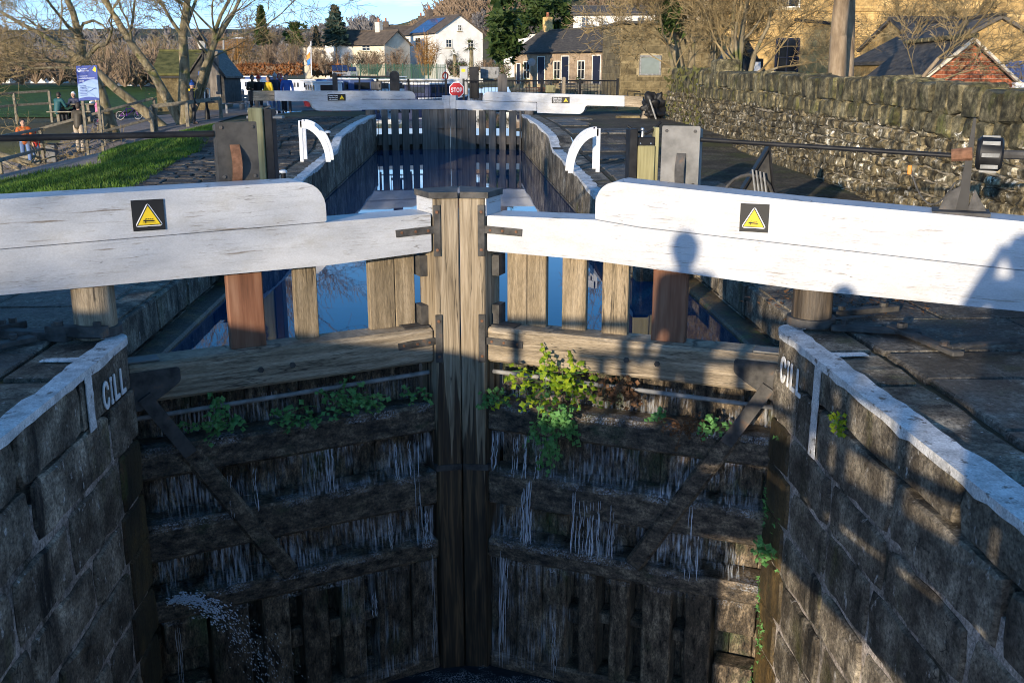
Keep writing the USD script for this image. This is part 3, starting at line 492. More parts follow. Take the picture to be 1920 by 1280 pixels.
# ------------------------------------------------------------------ lock walls
def near_wall(side, label):
    rng = np.random.default_rng(20 + side)
    X = WR if side > 0 else WL
    t = thing('lock_wall', label, 'wall', (X, 0, 0))
    obj('backing', MB().box((X + side * (.014 + .2), 2.83, -1.95), (.2, 3.63, 1.5)), 'mortar', t)
    def S(name, m, y0, y1, z0, z1, depth=.42, proud=0.0, gap=.014):
        mb = MB().rough((X - side * proud, (y0 + y1) / 2, (z0 + z1) / 2), (0, -side, 0), (0, 0, 1), y1 - y0 - 2 * gap, z1 - z0 - 2 * gap, depth, rng)
        return obj(name, mb, m, t)
    ztop = -.27 if side > 0 else -.34
    ys = [-.8, 1.2, 2.6, 3.95, 5.3] if side > 0 else [-.8, 1.5, 3.2, 4.75]
    for a, b in zip(ys, ys[1:] + [5.96 if side > 0 else 5.62]): S('coping_stone', 'lock_stone', a, b, ztop, 0, gap=.008)
    # rounded end of the coping
    ye = 5.96 if side > 0 else 5.62
    arc = [(X + side * (.16 - .16 * math.cos(a)), 6.46 + .16 * math.sin(a)) for a in np.linspace(0, math.pi / 2, 7)]
    obj('coping_stone', MB().prism([(X, ye + .008)] + arc + [(X + side * .42, 6.62), (X + side * .42, ye + .008)], (0, 0, ztop + .012), (1, 0, 0), (0, 1, 0), -ztop - .012), 'lock_stone', t)
    z = ztop; k = 0
    hs = [.35, .33, .36, .34, .38, .36, .36, .4, .4] if side > 0 else [.36, .40, .34, .37, .36, .38, .38, .4, .4]
    for h in hs:
        y = -.8 - rng.uniform(0, .6); z2 = z - h
        while y < 6.05:
            y2 = y + rng.uniform(.55, 1.25)
            if y2 > 5.7: y2 = 6.06 + .07 * (k % 2)
            if y2 > 1.0: S('stone', 'lock_stone', max(y, -.8), y2, z2, z, proud=rng.uniform(-.004, .010), gap=rng.uniform(.011, .021))
            y = y2
        S('quoin_stone', 'wet_stone' if k > 0 else 'lock_stone', 6.08 + .07 * (k % 2), 6.56, z2, z, proud=.004, gap=.006)
        z = z2; k += 1
    # hollow quoin that the heel post turns in
    obj('hollow_quoin', MB().prism([(X + side * .10, 6.57)] + [(side * 2.42 + .20 * math.cos(a), 6.66 + .20 * math.sin(a)) for a in (np.linspace(-2.6, -1.2, 6) if side > 0 else np.linspace(-.54, -1.94, 6))] + [(X + side * .43, 6.57)], (0, 0, -3.4), (1, 0, 0), (0, 1, 0), 3.15), 'wet_stone', t)
    # white paint: edge strip, tick on the ground, tick down the wall, word
    n = 60; yy = np.linspace(.2, 6.46, n); w = .125 + .06 * (side > 0) * np.clip((6.4 - yy) / 3, 0, 1) + rng.normal(0, .009, n)
    inner = [(X + side * .004, y) for y in yy]; outer = [(X + side * ww, y) for y, ww in zip(yy, w)]
    tip = [(X + side * (.16 - .155 * math.cos(a)), 6.46 + .155 * math.sin(a)) for a in np.linspace(.2, math.pi / 2, 6)]
    strip = Polygon(inner + tip + [(X + side * .24, 6.60), (X + side * .2, 6.5)] + outer[::-1]).buffer(0)
    ytick = 5.84 if side > 0 else 5.97
    bar = Polygon([(X + side * .1, ytick - .045), (X + side * .34, ytick - .035), (X + side * .335, ytick + .035), (X + side * .1, ytick + .045)])
    edge = MB().prism(unary_union([strip, bar]), (0, 0, .009), (1, 0, 0), (0, 1, 0), .005)
    lip = Polygon([(y, .0135) for y in yy] + [(y, -.028 - abs(rng.normal(0, .010))) for y in yy[::-1]]).buffer(0)
    edge.prism(lip, (X - side * .012, 0, 0), (0, 1, 0), (0, 0, 1), .018 if side > 0 else -.018)
    arcp = [(X + side * (.16 - .172 * math.cos(a)), 6.46 + .172 * math.sin(a)) for a in np.linspace(0, math.pi / 2, 9)] + [(X + side * (.16 - .15 * math.cos(a)), 6.46 + .15 * math.sin(a)) for a in np.linspace(math.pi / 2, 0, 9)]
    edge.prism(Polygon(arcp), (0, 0, -.03), (1, 0, 0), (0, 1, 0), .0438)
    obj('painted_edge', edge, 'white_coping_paint', t)
    zb = np.linspace(-.02, -.36 if side < 0 else -.60, 14); yc = 5.70 if side > 0 else 5.74
    lft = [(yc - .05 + rng.normal(0, .004), zz) for zz in zb]; rgt = [(yc + .05 + rng.normal(0, .004), zz) for zz in zb]
    fx = X - side * .010
    obj('painted_tick', MB().prism(Polygon(lft + rgt[::-1]).buffer(0), (fx, 0, 0), (0, 1, 0), (0, 0, 1), .006 if side < 0 else -.006), 'white_coping_paint', t)
    if side < 0: mb = MB(); [mb.text(ch, .165, (fx, 5.95 + dx, -.31), (0, 1, 0), (0, 0, 1), .007, True, wd) for ch, dx, wd in (('C', 0, .10), ('I', .135, .032), ('L', .205, .085), ('L', .325, .085))]
    else: mb = MB(); [mb.text(ch, .165, (fx, 6.38 - dx, -.31), (0, -1, 0), (0, 0, 1), .007, True, wd) for ch, dx, wd in (('C', 0, .10), ('I', .135, .032), ('L', .205, .085), ('L', .325, .085))]
    obj('cill_lettering', mb, 'white_gloss', t, kind='stuff')
    return t
near_wall(-1, 'shaded dark stone lock wall painted CILL at left below the near gates')
near_wall(1, 'partly sunlit dark stone lock wall painted CILL at right below the near gates')
# return walls of the tail of the lock, behind the photographer
obj('tail_wall', MB().box((-9.3, -.6, -1.7), (6.6, .19, 1.6)), 'lock_stone', label='unseen stone tail wall of the lock beneath the footbridge', cat='wall')

def chamber_wall(side, label):
    rng = np.random.default_rng(40 + side); X = CR if side > 0 else CL
    t = thing('chamber_wall', label, 'wall', (X, 10, 0))
    # recess beside the near gates
    xr = side * 2.45
    R = MB(); R.box((xr + side * .12, 8.35, -1.75), (.12, 1.72, 1.745)); obj('recess_wall', R, 'lock_stone', t)
    for z2, z1, ps in ((-.30, -.012, 0), (-.62, -.31, 0)):
        y = 6.95
        while y < 9.9:
            y2 = min(y + rng.uniform(.7, 1.2), 10.0)
            obj('stone', MB().box((xr + side * (.14 - .05), (y + y2) / 2, (z1 + z2) / 2), (.14, (y2 - y) / 2 - .01, (z1 - z2) / 2 - .008), bev=.014, jit=.004, rng=rng), 'lock_stone', t)
            y = y2
    obj('recess_ledge', MB().box((xr - side * .13, 8.35, ZW - .02), (.11, 1.6, .06), bev=.02), 'wet_stone', t)
    obj('recess_end', MB().box(((xr + X) / 2 + side * .2, 10.08, -1.7), (abs(xr - X) / 2 + .2, .12, 1.69)), 'lock_stone', t)
    y = 10.2; K = 0
    while y < 28.6:
        y2 = min(y + rng.uniform(.9, 1.3), 28.7)
        for lo, hi in ((-.32, None), (-.75, -.34)):
            n = 4; yy = np.linspace(y + .01, y2 - .01, n); up = top(yy) if hi is None else np.full(n, hi)
            pr = rng.uniform(0, .012)
            mb = MB().prism([(a, lo) for a in (yy[0], yy[-1])] + [(a, b) for a, b in zip(yy[::-1], up[::-1])], (X - side * pr, 0, 0), (0, 1, 0), (0, 0, 1), .42 if side > 0 else -.42)
            obj('stone', mb, 'lock_stone', t)
        y = y2
    obj('wall_core', MB().box((X + side * .22, 19.5, -1.9), (.2, 9.3, 1.55)), 'mortar', t)
    yy = np.linspace(10.0, 28.6, 150); w = .15 + rng.normal(0, .012, 150); z = top(yy) + .006
    wob = .02 * np.sin(yy * 2.2) + rng.normal(0, .006, 150)
    a, b, c = np.column_stack([np.full(150, X - side * .014), yy, z - .05 + wob]), np.column_stack([np.full(150, X - side * .014), yy, z]), np.column_stack([X + side * w, yy, z])
    F = [[i, i + 1, 151 + i, 150 + i] for i in range(149)] + [[150 + i, 151 + i, 301 + i, 300 + i] for i in range(149)]
    F = np.array(F); F = F if side < 0 else F[:, ::-1]
    obj('painted_edge', MB().add(np.vstack([a, b, c]), F), 'white_coping_paint', t)
chamber_wall(-1, 'shaded left wall of the lock chamber with white painted stepped coping')
chamber_wall(1, 'sunlit right wall of the lock chamber with white painted stepped coping')

# ------------------------------------------------------------------ gates
class Leaf:
    def __init__(s, M, H):
        s.M, s.H = V(*M, 0), V(*H, 0); s.L = np.linalg.norm(s.H - s.M); s.u = (s.H - s.M) / s.L
        n = np.cross(s.u, [0, 0, 1]); s.n = n if n[1] < 0 else -n
        s.sg = 1 if np.cross(s.u, [0, 0, 1]) @ s.n > 0 else -1      # u x z against n
    def P(s, u, n, z): return s.M + s.u * u + s.n * n + V(0, 0, z)
    def A(s): return np.array([s.u, s.n * 1.0, [0, 0, 1.0]])
    def box(s, mb, u0, u1, n0, n1, z0, z1, bev=0.0, **k): return mb.box(s.P((u0 + u1) / 2, (n0 + n1) / 2, (z0 + z1) / 2), ((u1 - u0) / 2, (n1 - n0) / 2, (z1 - z0) / 2), s.A(), bev, **k)
    def plate(s, mb, pts, n0, n1):
        """polygon in (u, z), from n0 (back) to n1 (front)."""
        P = pts if isinstance(pts, Polygon) else Polygon(pts)
        if s.sg > 0: return mb.prism(P, s.P(0, n0, 0), s.u, (0, 0, 1), n1 - n0)
        return mb.prism(P, s.P(0, n0, 0), s.u, (0, 0, 1), -(n1 - n0))
    def px(s, x, y, n):
        d = ray(x, y); p = CAM + d * (((s.P(0, n, 0) - CAM) @ s.n) / (d @ s.n)); return (p - s.M) @ s.u, p[2]
def rounded(pts, radii, k=7):
    out = []; n = len(pts); pts = [V(*p) for p in pts]
    for i, p in enumerate(pts):
        r = radii.get(i, 0)
        if not r: out.append(tuple(p)); continue
        a, b = unit(pts[i - 1] - p), unit(pts[(i + 1) % n] - p); A, B = p + a * r, p + b * r
        for t in np.linspace(0, 1, k): out.append(tuple((1 - t) ** 2 * A + 2 * t * (1 - t) * (p * .75 + (A + B) / 2 * .25) + t * t * B))
    return out
def hex_bolt(mb, c, n, r=.018, h=.012):
    return mb.cyl(c, np.asarray(c) + np.asarray(n) * h, r, 6)
def warn_sign(L, t, u, z, s, n, flipx):
    """black plate with a yellow warning triangle."""
    sg = obj('warning_sign', L.box(MB(), u - s / 2, u + s / 2, n, n + .006, z - s / 2, z + s / 2), 'sign_black', t)
    def tri(r, c=-.02): return [(u + r * s * math.sin(a), z + c * s + r * s * math.cos(a)) for a in (0, 2.094, 4.189)]
    obj('triangle_border', L.plate(MB(), rounded(tri(.52, -.10), {0: .02, 1: .02, 2: .02}, 4), n + .007, n + .009), 'sign_white', sg)
    obj('triangle_edge', L.plate(MB(), tri(.46, -.10), n + .010, n + .012), 'sign_black', sg)
    obj('triangle', L.plate(MB(), tri(.40, -.10), n + .013, n + .015), 'sign_yellow', sg)
    m = MB(); f = flipx
    q = lambda a, b: (u + f * a * s, z + b * s)
    L.plate(m, [q(-.19, -.17), q(.17, -.14), q(.19, -.19), q(-.13, -.205)], n + .016, n + .018)
    for k in range(4): L.plate(m, [q(-.13 + k * .065, -.14 + k * .006), q(-.09 + k * .065, -.14 + k * .006), q(-.09 + k * .065, -.11 + k * .006), q(-.13 + k * .065, -.115 + k * .006)], n + .016, n + .018)
    L.plate(m, [q(-.2, -.235), q(.2, -.235), q(.2, -.245), q(-.2, -.245)], n + .016, n + .018)
    L.plate(m, [q(.10, -.13), q(.125, -.13), q(.125, -.235), q(.10, -.235)], n + .016, n + .018)
    obj('boat_pictogram', m, 'sign_black', sg)

LOOKS['gate_post'] = usdkit.material(stage, '/World/Looks/gate_post', {
    'g': ('geometry', {}), 'mp': ('mapping', {'scale': (15, 15, 0.9)}), 'n': ('noise_texture', {'scale': 1.8, 'detail': 7, 'roughness': 0.62, 'distortion': 0.6}),
    'dry': ('rgb_ramp', {'ramp': [(0.30, (0.09, 0.068, 0.045)), (0.46, (0.22, 0.172, 0.112)), (0.68, (0.36, 0.295, 0.21))]}),
    'wet': ('rgb_ramp', {'ramp': [(0.32, (0.012, 0.010, 0.008)), (0.5, (0.04, 0.03, 0.02)), (0.66, (0.13, 0.085, 0.045))]}),
    'xyz': ('separate_xyz', {}), 'm2': ('mapping', {'scale': (9, 9, 0.25)}), 'n2': ('noise_texture', {'scale': 1.5, 'detail': 3}),
    'ad': ('math', {'math_type': 'multiply_add', 'value2': 3.4, 'value3': -1.7}), 'sm': ('math', {'math_type': 'add'}), 'mr': ('map_range', {'from_min': -0.72, 'from_max': -0.80, 'clamp': True}),
    'vm': ('mapping', {'scale': (10, 10, 0.35)}), 'vn': ('noise_texture', {'scale': 1.3, 'detail': 5}), 'vs': ('math', {'math_type': 'subtract', 'value2': 0.5}), 'va': ('math', {'math_type': 'absolute'}), 'vr': ('map_range', {'from_max': 0.012, 'to_min': 0.9, 'to_max': 0.0, 'clamp': True}), 'vx': ('mix', {'color2': (0.03, 0.024, 0.017)}),
    'mx': ('mix', {}), 'rr': ('map_range', {'to_min': 0.75, 'to_max': 0.42}), 'bn': ('noise_texture', {'scale': 5, 'detail': 8}), 'b': ('bump', {'strength': 0.8, 'distance': 0.008}), 'p': ('principled_bsdf', {'specular_ior_level': 0.4})},
    [('g.position', 'mp.vector'), ('mp.vector', 'n.vector'), ('n.fac', 'dry.fac'), ('n.fac', 'wet.fac'), ('g.position', 'xyz.vector'), ('g.position', 'm2.vector'), ('m2.vector', 'n2.vector'),
     ('n2.fac', 'ad.value1'), ('ad.value', 'sm.value1'), ('xyz.z', 'sm.value2'), ('sm.value', 'mr.value'), ('mr.result', 'mx.fac'), ('dry.color', 'vx.color1'), ('vx.color', 'mx.color1'), ('g.position', 'vm.vector'), ('vm.vector', 'vn.vector'), ('vn.fac', 'vs.value1'), ('vs.value', 'va.value1'), ('va.value', 'vr.value'), ('vr.result', 'vx.fac'), ('wet.color', 'mx.color2'), ('mx.color', 'p.base_color'),
     ('mr.result', 'rr.value'), ('rr.result', 'p.roughness'), ('mp.vector', 'bn.vector'), ('bn.fac', 'b.height'), ('b.normal', 'p.normal')], surface='p.BSDF')

def near_gate(side, label):
    rng = np.random.default_rng(60 + side); s = side
    L = Leaf((0, 7.72), (s * 2.42, 6.60)); t = thing('lock_gate', label, 'lock gate', (s * 2.42, 6.60, 0))
    # posts
    obj('mitre_post', MB().prism([(s * .0045, 7.502), (s * .012, 7.494), (s * .182, 7.466), (s * .194, 7.476), (s * .31, 7.70), (s * .0004, 7.86), (s * .0004, 7.66)][::s], (0, 0, -3.5), (1, 0, 0), (0, 1, 0), 4.29), 'gate_post', t)
    obj('post_paint', MB().prism([(s * .204, 7.474), (s * .322, 7.71), (s * .312, 7.715), (s * .196, 7.476)][::s], (0, 0, .66), (1, 0, 0), (0, 1, 0), .135), 'white_paint', t)
    obj('post_cap', MB().prism(Polygon([(s * .012, 7.47), (s * .215, 7.44), (s * .335, 7.71), (s * .012, 7.88)][::s]).buffer(.004), (0, 0, .797), (1, 0, 0), (0, 1, 0), .045), 'iron', t)
    obj('iron_band', MB().prism([(s * .004, 7.485), (s * .205, 7.452), (s * .23, 7.50), (s * .004, 7.52)][::s], (0, 0, -1.37), (1, 0, 0), (0, 1, 0), .05), 'iron', t)
    hp = L.H
    obj('heel_post', MB().tube([hp + V(0, 0, -3.4), hp + V(0, 0, .352 if s < 0 else .30)], [.155, .135], 14), 'oak_post' if s < 0 else 'damp_post', t, smooth=40)
    c = MB().tube([hp + V(0, 0, .02), hp + V(0, 0, .075)], [.165, .165], 18); obj('collar', c, 'iron', t, smooth=40)
    # balance beam
    if s < 0:
        low = [(.30, .40), (1.1, .365), (3.2, .36), (5.6, .36), (5.6, .64), (3.18, .642), (1.1, .672), (.30, .685)]
        upb = [(1.10, .677), (3.18, .647), (5.6, .645), (5.6, .93), (3.14, .95), (1.10, .965)]; ri = {5: .17}
    else:
        low = [(.30, .40), (1.1, .385), (2.59, .285), (3.95, .25), (5.6, .22), (5.6, .45), (3.86, .508), (1.47, .64), (1.14, .678), (.30, .668)]
        upb = [(1.14, .683), (1.47, .645), (3.86, .513), (5.6, .455), (5.6, .76), (3.9, .81), (2.55, .875), (1.14, .965)]; ri = {7: .16}
    sh = lambda p: Polygon(p).buffer(-.012).buffer(.012, quad_segs=2)
    obj('lower_beam', L.plate(MB(), sh(low), -.16, .15), 'white_paint', t)
    obj('upper_beam', L.plate(MB(), Polygon(rounded(upb, ri)).buffer(-.012).buffer(.012, quad_segs=2), -.16, .148), 'white_paint', t)
    # horizontal rails
    for i, (z1, z0, n1, m) in enumerate([(-.20, -.475, .13, 'oak_rail'), (-.81, -1.04, .13, 'wet_rail'), (-1.38, -1.66, .135, 'wet_rail'), (-1.96, -2.13, .15, 'wet_rail'), (-3.02, -3.35, .12, 'wet_rail')]):
        mb = L.box(MB(), .28, 2.52, -.14, n1, z0, z1, bev=.02, jit=.002, rng=rng); obj('rail', mb, m, t)
    # planking behind the rails
    u = .30; k = 0
    while u < 2.45:
        w = rng.uniform(.17, .23); u2 = min(u + w, 2.5)
        obj('plank', L.box(MB(), u, u2 - .006, -.20 + rng.normal(0, .006), -.145, -3.4, -.46, bev=.006), 'wet_plank', t); u = u2
    ups = [(.36, .52, 0), (.525, .73, 0), (1.14, 1.31, .02)] if s < 0 else [(.38, .54, 0), (.545, .70, 0), (.83, 1.02, 0), (1.15, 1.35, .01)]
    for a, b, dn in ups: obj('plank', L.box(MB(), a, b, -.11 + dn, -.05 + dn, -.205, .39, bev=.006), 'oak_plank', t)
    obj('paddle_board', L.box(MB(), 1.55, 1.80, -.05, .03, -.205, .37, bev=.008), 'red_wood', t)
    # boards in front of the lowest part, with slots
    u = .29; slots = [1.0, 1.26, 1.52, 1.86] if s > 0 else [.86, 1.16, 1.47, 1.78]
    edges = [.29, .52, .74] + [x for q in slots for x in (q - .05, q + .05)] + [2.12]
    for a, b in zip(edges, edges[1:]):
        if any(abs((a + b) / 2 - q) < .02 for q in slots):
            obj('slot_block', L.box(MB(), a, b, -.14, .05, -2.62 + rng.normal(0, .04), -2.50, bev=.01), 'wet_plank', t); continue
        obj('paddle_board', L.box(MB(), a + .004, b - .004, -.12, .10 + rng.normal(0, .008), -3.4, -2.135, bev=.012), 'wet_plank', t)
    obj('paddle_board', L.box(MB(), 2.14, 2.44, -.12, .09, -2.42, -2.14, bev=.01), 'wet_plank', t)
    obj('paddle_board', L.box(MB(), 2.14, 2.44, -.12, .07, -3.4, -2.72, bev=.01), 'wet_plank', t)
    # ironwork
    for z0, z1, za, na in ((.36, .745, .565, .151), (-.47, -.09, -.30, .131)):
        st = obj('iron_strap', MB().box((s * .165, 7.463, (z0 + z1) / 2), (.026, .008, (z1 - z0) / 2), np.array([[1, -.16 * s, 0], [.16 * s, 1, 0], [0, 0, 1]]), bev=.003), 'iron', t)
        tilt = -.01
        obj('strap_arm', L.plate(MB(), [(.24, za - .028), (.58, za - .028 + tilt), (.585, za + .026 + tilt), (.24, za + .028)], na, na + .012), 'iron', st)
        b = MB()
        for uu in (.33, .43, .54): hex_bolt(b, L.P(uu, na + .012, za + tilt * .5), L.n, .011, .005)
        for zz in (z0 + .05, z1 - .05): hex_bolt(b, V(s * .165, 7.455, zz), V(0, -1, 0), .012, .006)
        obj('bolt_heads', b, 'rust', st)
    for z0 in (-.20, .19): obj('corner_bracket', L.box(MB(), .285, .345, -.10, .03, z0, z0 + .16), 'iron', t)
    obj('bracket_foot', L.box(MB(), .30, .50, -.06, .08, -.20, -.188), 'iron', t)
    b = MB(); [hex_bolt(b, L.P(uu, .13, zz), L.n, .022, .016) for uu, zz in ((1.63, -.345), (1.40, -.34))]; obj('bolt_heads', b, 'iron', t)
    gp = obj('gusset_plate', L.plate(MB(), rounded([(2.18, -.245), (2.52, -.25), (2.52, -.52), (2.45, -.52), (2.27, -.41), (2.18, -.345)], {0: .02, 5: .02}, 3), .131, .143), 'iron', t)
    obj('gusset_top', L.box(MB(), 2.30, 2.52, -.05, .09, -.198, -.188), 'grey_steel_plate', gp)
    obj('iron_brace', MB().bar(L.P(2.43, .155, -.42), L.P(2.16, .155, -.88), .095, .02, L.n), 'iron', t)
    obj('timber_brace', MB().bar(L.P(2.17, .10, -.86), L.P(1.50, .12, -1.98), .14, .10, L.n, bev=.02), 'wet_rail', t)
    obj('steel_rod', MB().tube([L.P(.31, .07, -.565), L.P(2.5, .07, -.595)], [.018, .018], 8), 'pale_rod', t, smooth=True)
    us, zs, ss = (2.295, .80, .20) if s < 0 else (2.26, .75, .19)
    warn_sign(L, t, us, zs, ss, .152, -s)
    # gate paddle gear bolted to the back of the beam
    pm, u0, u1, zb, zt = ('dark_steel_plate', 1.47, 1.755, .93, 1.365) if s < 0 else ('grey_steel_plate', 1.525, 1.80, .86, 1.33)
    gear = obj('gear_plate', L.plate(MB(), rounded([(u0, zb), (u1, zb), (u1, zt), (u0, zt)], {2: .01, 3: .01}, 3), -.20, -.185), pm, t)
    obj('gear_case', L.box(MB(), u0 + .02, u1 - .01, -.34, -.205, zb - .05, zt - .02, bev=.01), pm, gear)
    b = MB(); [hex_bolt(b, L.P(uu, -.185, zz), L.n, .012, .01) for uu in (u0 + .035, u1 - .035) for zz in (zb + .06, zt - .035)]; obj('bolt_heads', b, 'iron', gear)
    um = (u0 + u1) / 2 + (.02 if s < 0 else .01)
    zc_ = np.linspace(zb + .03, zb + .28, 9); nn = -.182 + .05 * np.sin(np.linspace(.15, math.pi, 9))
    pts = [L.P(um, b_, a) for a, b_ in zip(zc_, nn)]
    v = np.vstack([[p - L.u * .034, p + L.u * .034] for p in pts]); vb = v - L.n * .008
    q = [[2 * i, 2 * i + 1, 2 * i + 3, 2 * i + 2] for i in range(8)]
    m = MB().add(v, q).add(vb, [x[::-1] for x in q]); obj('guard_strip', m, 'rust' if s < 0 else 'iron', gear)
    if s < 0:
        obj('shaft', MB().tube([L.P(1.755, -.25, 1.285), L.P(5.2, -.22, 1.30)], [.022, .022], 10), 'black_paint', t, smooth=40)
    else:
        obj('shaft', MB().tube([L.P(1.80, -.22, 1.235), L.P(3.46, -.02, 1.185)], [.016, .016], 10), 'black_paint', t, smooth=40)
        gb = obj('gearbox_post', L.plate(MB(), [(3.50, .83), (3.575, .83), (3.56, 1.42), (3.545, 1.42)], -.03, -.005), 'black_paint', t)
        obj('base_plate', L.box(MB(), 3.36, 3.70, -.13, .13, .825, .845), 'iron', gb)
        m = L.plate(MB(), [(3.40, .845), (3.50, .845), (3.52, 1.0), (3.44, .95)], -.02, .0); L.plate(m, [(3.57, .845), (3.68, .845), (3.60, .98)], -.02, .0); obj('foot_gusset', m, 'iron', gb)
        obj('gear_drum', MB().tube([L.P(3.585, -.02, 1.205), L.P(3.60, -.02, 1.205), L.P(3.72, -.02, 1.20), L.P(3.735, -.02, 1.20)], [.085, .105, .105, .085], 14), 'black_paint', gb, smooth=30)
        m = MB()
        for a in np.linspace(0, 6.28, 9)[:-1]: m.box(L.P(3.66, -.02 + .102 * math.cos(a), 1.20 + .102 * math.sin(a)), (.05, .012, .012), L.A())
        obj('drum_rib', m, 'pale_rod', gb)
        obj('bearing', MB().tube([L.P(3.44, -.02, 1.187), L.P(3.56, -.02, 1.20)], [.04, .045], 10), 'rust', gb)
        obj('spindle', MB().tube([L.P(3.735, -.02, 1.20), L.P(3.86, -.02, 1.20), L.P(3.861, -.02, 1.20), L.P(4.02, -.02, 1.20)], [.028, .028, .016, .016], 8), 'iron', gb)
        m = MB(); cu = np.linspace(0, 1, 12); m.tube([L.P(3.2 + .28 * a, .0, 1.12 - .35 * a * (1 - a) * 2.2 - .10 * a) for a in cu], .006, 5); obj('chain', m, 'iron', gb)
        obj('padlock', L.box(MB(), 3.19, 3.215, .0, .02, 1.06, 1.12, bev=.004), 'boat_orange', gb)
    return t
GL = near_gate(-1, 'left leaf of the near lock gates, white balance beam and dark gear plate')
GR = near_gate(1, 'right leaf of the near lock gates, white balance beam carrying a black gearbox')

# iron anchor straps that hold the heel posts
def anchor(side, label, bars):
    t = thing('anchor_strap', label, 'iron strap', (side * 2.6, 6.6, .02))
    for i, (a, b, w, h) in enumerate(bars):
        o = obj('strap_bar', MB().bar(V(*a, .03 + .012 * i), V(*b, .03 + .012 * i), w, h, bev=.006), 'iron', t)
    m = MB()
    for a, b, w, h in bars: hex_bolt(m, V(*(np.array(a) * .2 + np.array(b) * .8), .03 + h), (0, 0, 1), .03, .03); hex_bolt(m, V(*(np.array(a) * .85 + np.array(b) * .15), .03 + h), (0, 0, 1), .025, .03)
    obj('bolt_heads', m, 'iron', t)
anchor(-1, 'black iron anchor straps bolted to the ground beside the left heel post', [((-2.55, 6.46), (-3.15, 6.62), .09, .06), ((-2.75, 6.40), (-3.3, 5.7), .09, .035), ((-2.95, 6.75), (-3.25, 6.3), .07, .05), ((-2.30, 6.44), (-2.7, 6.50), .08, .07)])
anchor(1, 'rusty iron anchor straps bolted to the ground beside the right heel post', [((2.50, 6.44), (3.05, 6.28), .09, .03), ((2.9, 6.40), (3.02, 5.7), .08, .03), ((2.62, 6.75), (3.15, 6.9), .08, .04), ((3.0, 5.78), (3.6, 5.95), .05, .02)])
